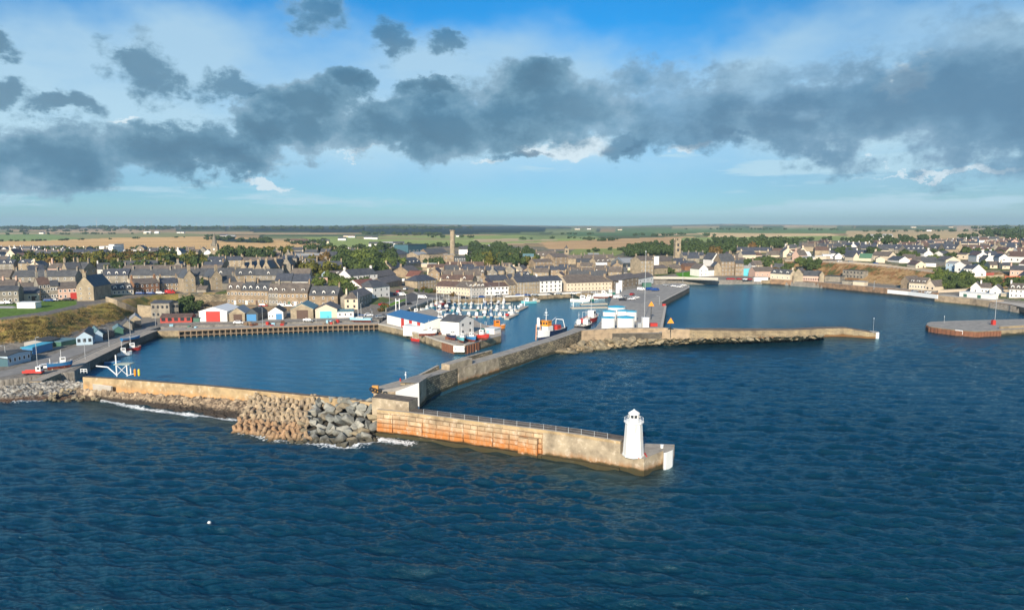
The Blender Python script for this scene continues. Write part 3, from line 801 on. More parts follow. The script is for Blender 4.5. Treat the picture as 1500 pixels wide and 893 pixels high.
# pier head deck and white painted end
pd = [(-28.2, 161.8), (-23.02, 165.25), tuple(at(632, 548, 5.6)[:2]), tuple(at(624, 546.5, 5.3)[:2]), tuple(at(547, 567.5, 5.0)[:2]), tuple(at(547, 573, 5.4)[:2])]
mb = MB(); mb.prism(rel(ib, pd), -2, [5.35, 6.72, 5.6, 5.3, 5.05, 5.2], 0, 1); mb.build('pier_head', [m_pierconc, m_deckc], ib)
mb = MB()
a = V(-28.2, 161.8); b_ = V(-23.0, 165.2); t = (b_-a).normalized(); n_ = V(t.y, -t.x)*.09
mb.prism(rel(ib, [a, b_, b_+n_, a+n_]), 0, [5.36, 6.73, 6.73, 5.36]); mb.build('white_end_wall', m_white, ib)
for i, (px, py) in enumerate([(545.5, 575.5), (550.5, 577), (558, 578)]):
    q = at(px, py, 5.0)
    mb = MB(); pr = [(.32+.16*math.cos(a), .16*math.sin(a)) for a in [k*math.pi/3 for k in range(7)]]
    mb.lathe([(r, z) for r, z in pr], 12)
    q = V(*[(-28.2)*(1-0)+0, 0, 0]) if False else q
    o = mb.build('tyre', m_black, None, (q.x, q.y-1.0, 4.6+1.6)); o.rotation_euler = (R(90), 0, R(-12)); o.scale = (1.25,)*3
    tag(o, ['black tyre fender at the outer corner of the orange block', 'black tyre fender on the orange block beside the corner one', 'black tyre with pale rim on the tan wall beside the white wall'][i], 'tyre', 'tyre fenders at the pier corner')
q = at(547.5, 576, 5.0)
mb = MB(); mb.box(0, 1.5, 0, .9, 0, 1.7); mb.box(.15, .35, -.08, 0, .1, 1.6); mb.box(1.1, 1.3, -.08, 0, .1, 1.6)
tag(mb.build('fender_block', plain('orange_block_paint', (.55, .28, .07), .7, .3), None, (q.x-.4, q.y-.2, 5.2)), 'small orange painted block at the pier corner', 'fender block')
# parapets on the inner breakwater
mb = MB()
def seg_on(line, a, b_):   # points on the line between photo columns
    out = []
    for t in np.linspace(0, 1, 40):
        pass
    return out
def wall_at(e, name, pxy0, pxy1, d0, d1, z0, z1, mats):
    l = [tuple(at(*pxy0)[:2]), tuple(at(*pxy1)[:2])]
    return wallstrip(e, name, l, d0, d1, z0, z1, mats)
wall_at(ib, 'raised_block', (660, 568.3), (693, 557), .25, 3.1, 4.7, 6.7, [m_pierconc, m_deckc])
wall_at(ib, 'back_parapet', (693, 557), (735, 543.5), 3.5, 4.3, 4.7, 6.35, [m_darkwall, m_deckc])
mb = MB()
a = at(628, 584)-V(3.6*.87, -3.6*.5, 0); 
wall_at(ib, 'stepped_parapet', (629, 582), (659, 568.7), 3.3, 4.1, 4.6, [5.5, 6.3], [m_darkwall, m_deckc])
# posts at the head
for px, py, c, hgt, lab in [(594.5, 556, m_wsteel, 2.0, 'thin white light pole on the inner pier head'), (586.5, 557.5, m_red, .6, 'small red mooring bollard on the inner pier head')]:
    q = at(px, py, 5.3); mb = MB(); mb.tube((0, 0, 0), (0, 0, hgt), .07 if hgt > 1 else .2); mb.tube((0, 0, hgt), (0, 0, hgt+.2), .14)
    tag(mb.build('light_pole' if hgt > 1 else 'bollard', c, None, (q.x, q.y, 5.2)), lab, 'light pole' if hgt > 1 else 'bollard')

# --- west sea wall
ww = empty('sea_wall', (-115, 183, 0)); tag(ww, 'long sandy-coloured sea wall from the road to the boulder heap', 'sea wall')
WL = [tuple(at(x, y, z)[:2]) for x, y, z in [(121, 552, 5.0), (170, 555, 5.0), (300, 565, 5.15), (400, 574.5, 5.3), (500, 584, 5.4), (552, 590, 5.4)]]
wallstrip(ww, 'rendered_wall', WL, 0, 1.5, -2, [5.0, 5.0, 5.15, 5.3, 5.4, 5.4], [m_tanwall, m_deckd])
wallstrip(ww, 'quay_ledge', WL, 1.5, 6.0, -2, 3.6, [m_quayshade, m_deckg])
mb = MB()
l = [tuple(at(x, y, 3.2)[:2]) for x, y in [(125, 560), (165, 566)]]
wallstrip(ww, 'white_capping', l, -.5, 0, 0, 3.3, [m_conc, m_white])

# ================================================================ quays round the basins
def quay(name, label, cat, pts, z, mats, zs=None, coping=None):
    e = empty(name, (*pts[0][:2], 0)); tag(e, label, cat)
    mb = MB(); mb.prism(rel(e, [p[:2] for p in pts]), -2.5, z, 0, 1)
    mb.build('quay_body', mats, e)
    return e
# left quay (edge wall), follows the road
LQ = [tuple(at(x, y, 3)[:2]) for x, y in [(101, 541), (120, 534), (151, 519), (193, 499), (215, 490), (232, 483.5)]]
lq = empty('quay_wall', (*LQ[0], 0)); tag(lq, 'stone quay wall coloured as in shade below the left harbour road', 'quay wall')
wallstrip(lq, 'masonry', LQ, -.1, 4.5, -2, 3.06, [m_quayshade, m_deckc])
wallstrip(lq, 'kerb', LQ, 4.5, 4.9, 2.5, 3.2, [m_conc, m_conc], 1)
wallstrip(lq, 'quay_return', [tuple(at(60, 558, 3)[:2]), LQ[0]], -.1, 3, -2, 3.05, [m_quaywall, m_deckc])
# stone corner then timber wharf
wh = empty('timber_wharf', (*at(232, 484, 3)[:2], 0)); tag(wh, 'timber piled wharf below the coloured sheds', 'wharf')
l = [tuple(at(x, y, 3)[:2]) for x, y in [(231, 484.5), (262, 484)]]
wallstrip(wh, 'stone_corner', l, -.2, 9, -2, 3.04, [m_quaywall, m_deckc])
l = [tuple(at(x, y, 3)[:2]) for x, y in [(262, 484.2), (330, 481.3), (400, 478.6), (480, 475.8), (555, 474.3)]]
wallstrip(wh, 'deck', l, -.2, 7, 2.55, 3.05, [m_timb, m_deckc])
wallstrip(wh, 'recess_shade_body', l, 1.6, 7, -2, 2.52, [m_recess, m_recess])  # solid body behind the piles, coloured as the shade under the deck
mb = MB()
rs = resample([Vector((*p, 0)) for p in l], 2.1)
pm = None
for q in rs:
    if pm is None:
        mb = MB(); mb.box(-.17, .17, -.17, .17, -2, 2.55); pm = mb.mesh('pile'); pm.materials.append(m_timb)
    link('pile', pm, None, wh, (q[0]-wh.location[0], q[1]-wh.location[1]+.1, 0))
mb = MB()
for a, b_ in zip(l[:-1], l[1:]):
    mb.tube((a[0]-wh.location[0], a[1]-wh.location[1]-.15, 1.0), (b_[0]-wh.location[0], b_[1]-wh.location[1]-.15, 1.0), .16, n=4)
mb.build('waling', m_timb, wh)
# central quay with the white sheds
CQ = [(554, 474.8), (580, 480.3), (612, 488.7), (640, 498.5), (666, 505.8), (681.5, 505.8), (705, 499), (734, 491), (734, 483), (716, 478), (700, 471), (684, 461), (650, 463), (634, 452), (612, 455), (600, 459), (575, 462)]
cq = quay('quay', 'stone quay carrying the white sheds and laid-up boats', 'quay', [at(x, y, 3.1) for x, y in CQ], 3.1, [m_quaywall, m_deckc])
l = [tuple(at(x, y, 3.1)[:2]) for x, y in CQ[:5]]
wallstrip(cq, 'coping', l, -.05, .7, 3.0, 3.45, [m_conc, m_conc])
l = [tuple(at(x, y, 3.1)[:2]) for x, y in CQ[5:8]]
wallstrip(cq, 'end_coping', l, -.05, .7, 3.0, 3.4, [m_conc, m_conc])
m_sheet = plain('rusty_sheet_piling', (.20, .085, .045), .85, .5, .8)
def sheet(e, line, z0, z1, name='sheet_piling', d=-.06, m=m_sheet, step=.9):
    mb = MB(); rr = resample([Vector((*p, 0)) for p in line], step)
    for i, (a, b_) in enumerate(zip(rr[:-1], rr[1:])):
        a, b_ = Vector(a).xy, Vector(b_).xy; t = (b_-a).normalized(); n_ = V(t.y, -t.x)
        pr = .35 if i % 2 else .12
        mb.prism(rel(e, [a, b_, b_+n_*pr, a+n_*pr]), z0, z1)
    return mb.build(name, m, e)
sheet(cq, [tuple(at(x, y, 3.1)[:2]) for x, y in [(647, 500.3), (665.5, 505.6)]], -2, 2.9)
sheet(cq, [tuple(at(x, y, 3.1)[:2]) for x, y in [(682, 505.8), (703, 499.6)]], -2, 2.9)
# white sign at the corner
a = at(664.5, 506.2, 3.1); b_ = at(680.5, 506.4, 3.1)
a.y -= .55; b_.y -= .55
sg = empty('harbour_sign', (a.x, a.y, 1.0)); tag(sg, 'white speed sign on the corner of the central quay', 'sign')
sg.rotation_euler = (0, 0, math.atan2(b_.y-a.y, b_.x-a.x)); sw = (b_-a).length
mb = MB(); mb.box(0, sw, -.12, .1, 0, 2.15); mb.build('board', m_white, sg)
for word, fx in (('3', .2), ('KNOTS', .60)):
  cu = bpy.data.curves.new('lettering', 'FONT'); cu.body = word; cu.size = 1.02; cu.extrude = .02; cu.align_x = 'CENTER'
  tmp = bpy.data.objects.new('tmp', cu); COL.objects.link(tmp); bpy.context.view_layer.update()
  tme = bpy.data.meshes.new_from_object(tmp.evaluated_get(bpy.context.evaluated_depsgraph_get())); bpy.data.objects.remove(tmp); tme.materials.clear()
  to = link('numeral' if word == '3' else 'lettering', tme, plain('sign_black', (.03, .03, .04), .6), sg)
  to.location = (sw*fx, -.15, .8); to.rotation_euler = (R(90), 0, 0)
# marina frontage wall
FR = [(600, 453), (616, 446.5), (634, 439.8), (660, 437.6), (700, 436.4), (740, 435.2), (792, 432.3), (850, 429.2), (882, 428), (900, 428)]
fl = [tuple(at(x, y, 3)[:2]) for x, y in FR]
fq = empty('quay_wall', (*fl[0], 0)); tag(fq, 'stone quay wall along the back of the marina', 'quay wall')
wallstrip(fq, 'masonry', fl, -.5, 3, -2, 3.08, [m_quaywall, m_deckc])
wallstrip(fq, 'parapet', fl[:3], -.3, .4, 3.0, 4.0, [m_conc, m_conc])
wallstrip(fq, 'white_coping', fl[5:8], -.4, .4, 3.0, 3.7, [m_white, m_white])
# tank quay
TQ = [(850, 488), (872, 480), (880, 470), (884, 462), (888, 455), (892, 447), (896, 436), (900, 428), (935, 421), (960, 417), (990, 414.5), (1003, 415.5), (1009, 418.5), (1010, 421.5), (1001, 426.5), (985, 434.5), (969, 443.2), (976, 448.5), (973, 466), (969, 488)]
tq = quay('quay', 'wide concrete quay carrying the white fuel tanks', 'quay', [at(x, y, 3.2) for x, y in TQ], 3.2, [m_quayshade, m_deckg])
l = [tuple(at(x, y, 3.2)[:2]) for x, y in TQ[:6]]
l = [tuple(at(x, y, 3.2)[:2]) for x, y in TQ[12:17]][::-1]
wallstrip(tq, 'coping', l, -.15, 1.0, 3.0, 3.6, [m_quayshade, m_conc])
l = [tuple(at(x, y, 3.2)[:2]) for x, y in TQ[17:]][::-1]
wallstrip(tq, 'edge_coping', l, -.15, 1.0, 3.0, 3.5, [m_quayshade, m_conc])
mb = MB(); q = [at(x, y, 3.2) for x, y in [(906, 441), (935, 429.5), (968, 431), (940, 444)]]
mb.face([(p.x-tq.location[0], p.y-tq.location[1], 3.215) for p in q]); mb.build('asphalt_patch', m_asph, tq)
# north breakwater
nb = empty('breakwater', (*at(855, 492)[:2], 0)); tag(nb, 'low stone breakwater reaching right from the fuel tanks', 'breakwater')
NL = [tuple(at(x, y)[:2]) for x, y in [(851, 503), (900, 499.5), (970, 498), (1010, 499), (1090, 497.5), (1170, 495.5), (1210, 493), (1238, 492.8), (1270, 495.3), (1284, 495.8)]]
zN = [5.1, 5.0, 4.9, 4.4, 3.6, 3.4, 3.4, 3.5, 2.6, 2.2]
m_nb = stainwall('tan_breakwater_stone', (.36, .30, .20), (.29, .235, .155), (.14, .11, .07), 1.6, .6, (.16, .075, .02), .8, None, ms=.04, patch=(1.3, 1.22, 1.05))
m_nbt = stainwall('tan_breakwater_render', (.40, .31, .215), (.37, .29, .20), (.33, .26, .18), 6, 3, (.16, .12, .06), .4, None, ms=.02)
wallstrip(nb, 'sea_face', NL[3:], 0, 5, -2, zN[3:], [m_nb, m_deckd])
wallstrip(nb, 'rendered_parapet', NL[:4], 0, 2.2, -2, zN[:4], [m_nbt, m_deckc])
e1 = at(1284, 495.8); mb = MB()
pts = [(e1.x-.3, e1.y-.05), (e1.x+1.1, e1.y+.3), (e1.x+1.7, e1.y+2), (e1.x+1.4, e1.y+4.4), (e1.x-.3, e1.y+5)]
mb.prism(rel(nb, pts), -2, 2.5, 0, 1); mb.build('white_painted_end', [m_white, m_deckc], nb)
# right-hand platform
RP = [(1357, 475.5), (1358, 473), (1364, 471), (1400, 469.4), (1500, 467), (1620, 464), (1640, 484), (1500, 481.5), (1466, 483.5), (1430, 485.3), (1400, 483), (1375, 480), (1362, 478)]
rp = quay('jetty', 'broad concrete jetty with rusty piled edge at the right', 'jetty', [at(x, y, 2.2) for x, y in RP], 2.2, [m_quaywall, m_deckg])
sheet(rp, [tuple(at(x, y, 2.2)[:2]) for x, y in [(1356.7, 475.2), (1362, 478.3), (1375, 480.4), (1400, 483.4), (1430, 485.7), (1466, 483.9)]], -2, 2.0, step=.8)
mb = MB(); a = at(1398, 482.6, 2.2); b_ = at(1409, 484, 2.2)
mb.prism(rel(rp, [(a.x, a.y-.2), (b_.x, b_.y-.2), (b_.x, b_.y-.65), (a.x, a.y-.65)]), .6, 2.3); mb.build('white_board', m_white, rp)
l = [tuple(at(x, y, 2.2)[:2]) for x, y in [(1466, 481.5), (1500, 479.5), (1640, 478)]]
wallstrip(rp, 'low_kerb_wall', l, 0, .8, 2.0, 3.2, [m_quaywall, m_conc])
# far shore sea walls
def seawall(pts, h, label, m, d=1.2):
    l = [tuple(at(x, y)[:2]) for x, y in pts]
    e = empty('sea_wall', (*l[0], 0)); tag(e, label, 'sea wall')
    wallstrip(e, 'masonry', l, 0, d, -2, h, [m, m_conc])
    return e
seawall([(1050, 414), (1090, 415.2), (1128, 416.6)], 3.2, 'pale low sea wall beside the bridge on the far shore', m_quaywall, 4)
seawall([(1128, 416.8), (1180, 419.5), (1250, 427), (1310, 432.5), (1371, 438.6)], 4.4, 'reddish sea wall below the brown bank', m_redwall, 2.2)
seawall([(1369, 441.5), (1420, 446.6), (1450, 450.5)], 3.9, 'short tan sea wall below the long white shed', m_nbt, 9)
seawall([(1450, 450.5), (1480, 455), (1500, 460), (1640, 480)], 3.4, 'low brown sea wall at the far right edge', m_redwall, 16)
l = [tuple(at(x, y, 5.2)[:2]) for x, y in [(1300, 424.2), (1330, 427), (1373, 432)]]
e = empty('boundary_wall', (*l[0], 0)); tag(e, 'bright white wall on the far sea wall below the gabled house', 'wall'); wallstrip(e, 'white_wall', l, 0, .6, 3, 5.3, [m_white, m_white])

# ================================================================ road on the left quay and by the marina
def ribbon(name, pts, wdt, z, m, label, kind=True):
    c = resample([Vector((p.x, p.y, 0)) for p in pts], 4)
    c = [Vector(p).xy for p in c]
    L = offset(c, wdt/2); Rr = offset(c, -wdt/2)
    mb = MB()
    for i in range(len(c)-1):
        q = [Rr[i], Rr[i+1], L[i+1], L[i]]
        mb.face([(p[0], p[1], max(ground(*p), 3.0)+z) for p in q], [(p[0], p[1]) for p in q])
    o = mb.build(name, m); struct(o, label); return c
c1 = ribbon('road', [at(x, y, 3) for x, y in [(-40, 556), (40, 540), (90, 521), (150, 501), (205, 483), (240, 474)]], 8.5, .03, m_asph, 'asphalt road along the left quay')
ribbon('pavement', [at(x, y, 3) for x, y in [(-40, 537), (40, 522), (90, 508), (150, 492), (200, 478)]], 1.6, .13, m_conc, 'pale kerbed pavement in front of the left sheds')
ribbon('road', [at(x, y, 3) for x, y in [(240, 474), (330, 472.5), (420, 470), (500, 468), (560, 463)]], 7, .03, m_asph, 'asphalt road in front of the coloured sheds')
ribbon('road', [at(x, y, 3.2) for x, y in [(560, 463), (590, 452), (615, 442), (640, 435)]], 8, .05, m_asph, 'asphalt road climbing from the quay beside the marina')
ribbon('pavement', [at(x, y, 3.2) for x, y in [(606, 430), (625, 436), (640, 439), (700, 438)]], 2.2, .16, m_conc, 'pale pavement curving in front of the marina terrace')
# ================================================================ rocks, tetrapods, beach
import bmesh
def rockmesh(seed, n=16, sx=1., sy=1., sz=.8):
    r = random.Random(seed)
    bm = bmesh.new()
    for i in range(n):
        d = Vector((r.gauss(0, 1), r.gauss(0, 1), r.gauss(0, 1))).normalized()
        q = 1.0*(.78+.3*r.random())
        bm.verts.new((d.x*q*sx, d.y*q*sy, d.z*q*sz))
    res = bmesh.ops.convex_hull(bm, input=bm.verts)
    bmesh.ops.delete(bm, geom=[g for g in res['geom_interior'] if isinstance(g, bmesh.types.BMVert)], context='VERTS')
    bmesh.ops.dissolve_limit(bm, angle_limit=R(22), verts=bm.verts, edges=bm.edges)
    bmesh.ops.bevel(bm, geom=list(bm.edges), offset=.045, segments=1, affect='EDGES')
    me = bpy.data.meshes.new('boulder'); bm.to_mesh(me); bm.free()
    return me
def rockmat(name, c1, c2, weed=.5):
    m, nt, b = newmat(name)
    p = posn(nt)
    oi = nt.nodes.new('ShaderNodeObjectInfo').outputs['Random']
    n1 = noisen(nt, p, 1.1, 7, .68)
    c = mixc(nt, oi, c1, c2)
    c = mixc(nt, 1.0, c, ramp(nt, n1, [(.3, (.55, .55, .55)), (.5, (.95, .95, .93)), (.7, (1.35, 1.3, 1.25))]), 'MULTIPLY')
    z = nd(nt, 'ShaderNodeSeparateXYZ', ins={0: p}).outputs['Z']
    lf = nd(nt, 'ShaderNodeMapRange', ins={'Value': math_(nt, 'ADD', z, n1), 'From Min': weed+.9, 'From Max': weed+.2}).outputs[0]
    c = mixc(nt, math_(nt, 'MULTIPLY', lf, .85), c, (.045, .038, .02))
    nt.links.new(c, b.inputs['Base Color']); b.inputs['Roughness'].default_value = .88
    bump(nt, b, n1, .6, .25)
    return m
m_grey = rockmat('grey_boulder_stone', (.17, .18, .17), (.33, .325, .285), .9)
m_tan = rockmat('tan_boulder_stone', (.31, .255, .165), (.21, .18, .13))
m_tetra = rockmat('tetrapod_concrete', (.42, .33, .22), (.28, .22, .155), .4)
m_tetor = rockmat('rusty_tetrapod_concrete', (.37, .225, .125), (.30, .21, .13), .2)
def protos(m, k, s0, **kw):
    out = []
    for i in range(k):
        me = rockmesh(s0+i, **kw); me.materials.append(m); out.append(me)
    return out
P_grey = protos(m_grey, 7, 10, n=11); P_tan = protos(m_tan, 7, 40, n=18, sx=1.25, sz=.65)
def put(me, name, loc, s, lab, cat, grp, rnd=True):
    o = bpy.data.objects.new(name, me); COL.objects.link(o); o.location = loc
    o.scale = s if isinstance(s, tuple) else (s, s, s)
    if rnd: o.rotation_euler = (random.uniform(-.6, .6), random.uniform(-.6, .6), random.uniform(0, 6.3))
    return tag(o, lab, cat, grp)
# tetrapod
def tetramesh():
    mb = MB()
    for d in [V(0, 0, 1)]+[V(math.cos(a)*.943, math.sin(a)*.943, -.333) for a in (0, 2.094, 4.189)]:
        mb.tube(d*.0, d*1.05, .44, .30, n=8)
    return mb.mesh('tetrapod')
tm1 = tetramesh(); tm1.materials.append(m_tetra)
tm2 = tetramesh(); tm2.materials.append(m_tetor)
# heap against the wall: crest line and toe line
crest = [tuple(at(x, y, 4.6)[:2]) for x, y in [(372, 577), (420, 579), (470, 583), (520, 588), (552, 592)]]
toe = [tuple(at(x, y)[:2]) for x, y in [(344, 633), (400, 642), (455, 645), (505, 650), (556, 641)]]
def lerpline(l, t):
    d = [0]
    for a, b_ in zip(l[:-1], l[1:]): d.append(d[-1]+math.dist(a, b_))
    t *= d[-1]
    for i in range(len(l)-1):
        if t <= d[i+1]+1e-9:
            k = (t-d[i])/(d[i+1]-d[i]); return V(l[i][0]+(l[i+1][0]-l[i][0])*k, l[i][1]+(l[i+1][1]-l[i][1])*k)
    return V(*l[-1])
def slope(u, v): 
    a = lerpline(crest, u); b_ = lerpline(toe, u)
    q = a.lerp(b_, v)
    z = (3.5+.8*min(1, max(0, (u-.35)/.15)))*(1-v)
    if u > .55: z += .9*math.sin(min(1, (u-.55)/.2)*1.57)*(1-v)
    return V(q.x, q.y, z)
# core, its colour darkened as the shadow in the gaps between rocks
nu, nv = 60, 24
Xc = np.zeros((nv, nu)); Yc = Xc.copy(); Zc = Xc.copy()
for i in range(nv):
    for j in range(nu):
        q = slope(j/(nu-1), i/(nv-1)*1.1-.05); Xc[i, j], Yc[i, j], Zc[i, j] = q.x, q.y, q.z-1.3+random.uniform(-.25, .25)
m_core = speckle('gap_shade_rubble', [(.02, .018, .015), (.05, .045, .035), (.12, .10, .07)], 1.6, (.35, .52, .7), bumpy=1, dist=.3)
tag(gridmesh('rock_fill', Xc[::-1], Yc[::-1], Zc[::-1], {}, m_core), 'stone rubble coloured near black as gap shadow between the tetrapods and boulders', 'rubble', kind='stuff')
random.seed(21)
nt_ = 0
for iv in range(9):
    for iu in range(15):
        v = (iv+.5*random.random())/8.5; u = (iu+(iv % 2)*.5+random.uniform(-.25, .25))/27.0
        if u > .50+.04*math.sin(iv*1.7) or u < 0: continue
        q = slope(u, min(v, 1.0))
        q.z += random.uniform(-.1, .45)
        low = v > .72
        put(tm2 if low else tm1, 'tetrapod', q, random.uniform(1.2, 1.45),
            'rust-stained concrete tetrapod at the waterline of the tetrapod heap' if low else 'pale tan concrete tetrapod piled against the sandy sea wall', 'tetrapod',
            'rust-stained tetrapods along the waterline' if low else 'tan tetrapods piled against the sea wall')
for iv in range(7):
    for iu in range(10):
        v = (iv+.6*random.random())/6.6; u = .47+(iu+(iv % 2)*.5+random.uniform(-.3, .3))/17.5
        if u > .98: continue
        q = slope(min(u, 1), min(v, 1.02)); q.z += random.uniform(-.2, .3)
        tan = random.random() < .1
        s = random.uniform(1.1, 1.95)
        put(random.choice(P_tan if tan else P_grey), 'boulder', q, (s*1.1, s*.95, s*.9), 'big tan boulder in the rock heap beside the orange pier' if tan else 'big grey boulder in the rock heap beside the orange pier', 'boulder',
            'tan boulders in the heap by the pier' if tan else 'grey boulders in the heap by the pier')
# seaward foot of the heap
for i in range(16):
    u = .45+i/27.; q = slope(min(u, 1), 1.06); q.z = random.uniform(-.3, .3)
    put(random.choice(P_grey), 'boulder', q, random.uniform(.8, 1.3), 'wet grey boulder in the white water at the foot of the heap', 'boulder', 'wet boulders at the waterline of the heap')
mb = MB(); a = at(352, 622, 1.2); b_ = at(377, 594, 3.0); mb.tube((0, 0, 0), b_-a, .5, .5, n=7)
tag(mb.build('log', m_timb, None, a), 'long pale log leaning beside the left end of the tetrapods', 'log')

# rubble apron below the sea wall and the beach at the left
def apron(name, top, bot, zt, zb, m, nrow, ncol, amp, label, seed, sc=1.0):
    X_ = np.zeros((nrow, ncol)); Y_ = X_.copy(); Z_ = X_.copy()
    for i in range(nrow):
        for j in range(ncol):
            u = j/(ncol-1); v = i/(nrow-1)
            q = lerpline(top, u).lerp(lerpline(bot, u), v)
            X_[i, j], Y_[i, j] = q.x, q.y; Z_[i, j] = zt*(1-v)**1.1+zb*v
    nzz = fbm(X_+500, Y_+500, sc, seed, 3)
    Z_ = Z_+(nzz-.5)*amp
    return tag(gridmesh(name, X_[::-1], Y_[::-1], Z_[::-1], {}, m), label, 'rubble', kind='stuff')
def rubblemat(name, light, mid, dark, wetz, wet):
    m, nt, b = newmat(name)
    p = posn(nt)
    vo = nd(nt, 'ShaderNodeTexVoronoi', ins={'Vector': p, 'Scale': 1.5})
    n1 = noisen(nt, p, .5, 6, .7)
    c = ramp(nt, vo.outputs['Color'], [(.15, dark), (.5, mid), (.85, light)])
    c = mixc(nt, 1, c, ramp(nt, n1, [(.35, (.6, .6, .6)), (.65, (1.3, 1.25, 1.2))]), 'MULTIPLY')
    z = nd(nt, 'ShaderNodeSeparateXYZ', ins={0: p}).outputs['Z']
    lf = nd(nt, 'ShaderNodeMapRange', ins={'Value': math_(nt, 'ADD', z, math_(nt, 'MULTIPLY_ADD', n1, 1.4, -.7)), 'From Min': wetz+.5, 'From Max': wetz-.2}).outputs[0]
    c = mixc(nt, lf, c, wet)
    nt.links.new(c, b.inputs['Base Color']); b.inputs['Roughness'].default_value = .9
    bump(nt, b, math_(nt, 'SUBTRACT', n1, vo.outputs['Distance']), 1.0, .35)
    return m
m_rub = rubblemat('sea_wall_rubble', (.40, .32, .22), (.25, .19, .13), (.10, .075, .05), .95, (.035, .026, .018))
m_beach = rubblemat('grey_beach_stones', (.40, .40, .37), (.24, .235, .215), (.12, .105, .085), .55, (.085, .05, .03))
top = [tuple(at(x, y, 2.4)[:2]) for x, y in [(112, 570), (170, 574), (300, 583), (380, 590)]]
bot = [tuple(at(x, y)[:2]) for x, y in [(112, 588), (150, 586), (200, 593), (250, 601), (300, 607), (348, 616), (384, 622)]]
apron('rubble_slope', top, bot, 2.6, -.35, m_rub, 30, 200, 1.3, 'dark wet and tan stone rubble sloping below the sea wall', 5, .9)
top = [tuple(at(x, y, 2.9)[:2]) for x, y in [(-90, 568), (0, 566), (45, 560), (100, 556), (122, 561)]]
bot = [tuple(at(x, y)[:2]) for x, y in [(-90, 592), (0, 589), (70, 588), (112, 587), (150, 587)]]
apron('beach', top, bot, 2.9, -.35, m_beach, 34, 150, .9, 'grey stony beach at the left edge below the road', 15, .8)
for i in range(34):
    px = random.uniform(56, 148); py = 575+random.uniform(-6, 12)
    z = max(.1, (588-py)/9*1.0)
    q = at(px, py, z); s = random.uniform(.35, 1.0)
    put(random.choice(P_tan), 'boulder', q, s, 'tan boulder lying on the stony beach by the sea wall end', 'boulder', 'boulders at the beach end of the sea wall')
# north breakwater armour
m_nbfill = m_core
top = [tuple(at(x, y, 2.8)[:2]) for x, y in [(852, 500), (900, 497.5), (1010, 497), (1100, 495.5), (1165, 494), (1205, 492)]]
bot = [tuple(at(x, y)[:2]) for x, y in [(812, 521), (860, 515), (900, 509.5), (960, 505.5), (1010, 503), (1100, 500.5), (1168, 497.5), (1208, 494.5)]]
apron('rubble_slope', top, bot, 3.0, -.4, rubblemat('breakwater_rubble', (.42, .33, .20), (.24, .19, .12), (.08, .07, .04), .5, (.04, .04, .02)), 14, 260, 1.6, 'small rubble between the boulders of the low breakwater', 25, 1.1)
for i in range(118):
    u = (i % 59+random.random())/59; row = i//59
    a = lerpline(top, u); b_ = lerpline(bot, u)
    v = random.uniform(.55, 1.0) if row else random.uniform(.05, .5)
    q = a.lerp(b_, v); z = 2.9*(1-v)
    s = random.uniform(.75, 1.6)*(1.25 if u < .3 else .9)
    put(random.choice(P_tan), 'boulder', (q.x, q.y, z), (s*1.2, s, s*.8), 'tan boulder in the rock armour of the low breakwater', 'boulder', 'tan boulders armouring the low breakwater')
for i, (px, py, s) in enumerate([(822, 514, 3.2), (838, 506, 3.6), (850, 509, 2.6), (832, 511, 2.4)]):
    q = at(px, py, .5); put(P_tan[i], 'boulder', q, (s*1.7, s, s*.4), 'large flat tan slab at the breakwater corner by the tanks', 'boulder', 'flat slabs at the breakwater corner', False)
# ================================================================ buildings
def stone(n, c, bw=.7, bh=.32, ct=.75, st=.4):
    return masonry(n, c, tuple(x*ct for x in c), tuple(x*.55 for x in c), bw, bh, stain=st, bumpy=.4)
WALL = {
 'ts': (stone('tan_stone', (.46, .385, .275)), 'tan stone'), 'gs': (stone('grey_stone', (.36, .335, .285)), 'grey stone'),
 'bs': (stone('brown_stone', (.39, .305, .21)), 'brown stone'), 'cr': (plain('cream_render', (.62, .53, .40), .85, .12, .4), 'cream'),
 'wh': (plain('white_render', (.76, .74, .70), .8, .1, .4), 'white'), 'pk': (plain('pink_render', (.56, .38, .30), .85, .12, .4), 'pink'),
 'br': (stone('brick', (.34, .18, .10), .45, .2), 'brick'), 'gy': (plain('grey_render', (.34, .33, .31), .85, .15, .4), 'grey rendered'),
 'rd': (plain('red_boards', (.38, .045, .03), .6, .2), 'red'), 'bl': (plain('blue_boards', (.05, .22, .45), .6, .15), 'blue'),
 'lb': (plain('pale_blue_boards', (.38, .50, .60), .6, .12), 'pale blue'), 'gn': (plain('green_boards', (.05, .14, .10), .6, .2), 'dark green'),
 'dk': (plain('dark_cladding', (.04, .05, .055), .5, .2), 'dark clad'), 'tl': (plain('teal_cladding', (.045, .12, .15), .5, .15), 'teal clad'),
 'ye': (plain('yellow_render', (.60, .42, .06), .7, .1), 'yellow'), 'cy': (plain('cyan_paint', (.10, .50, .62), .5, .1), 'cyan')}
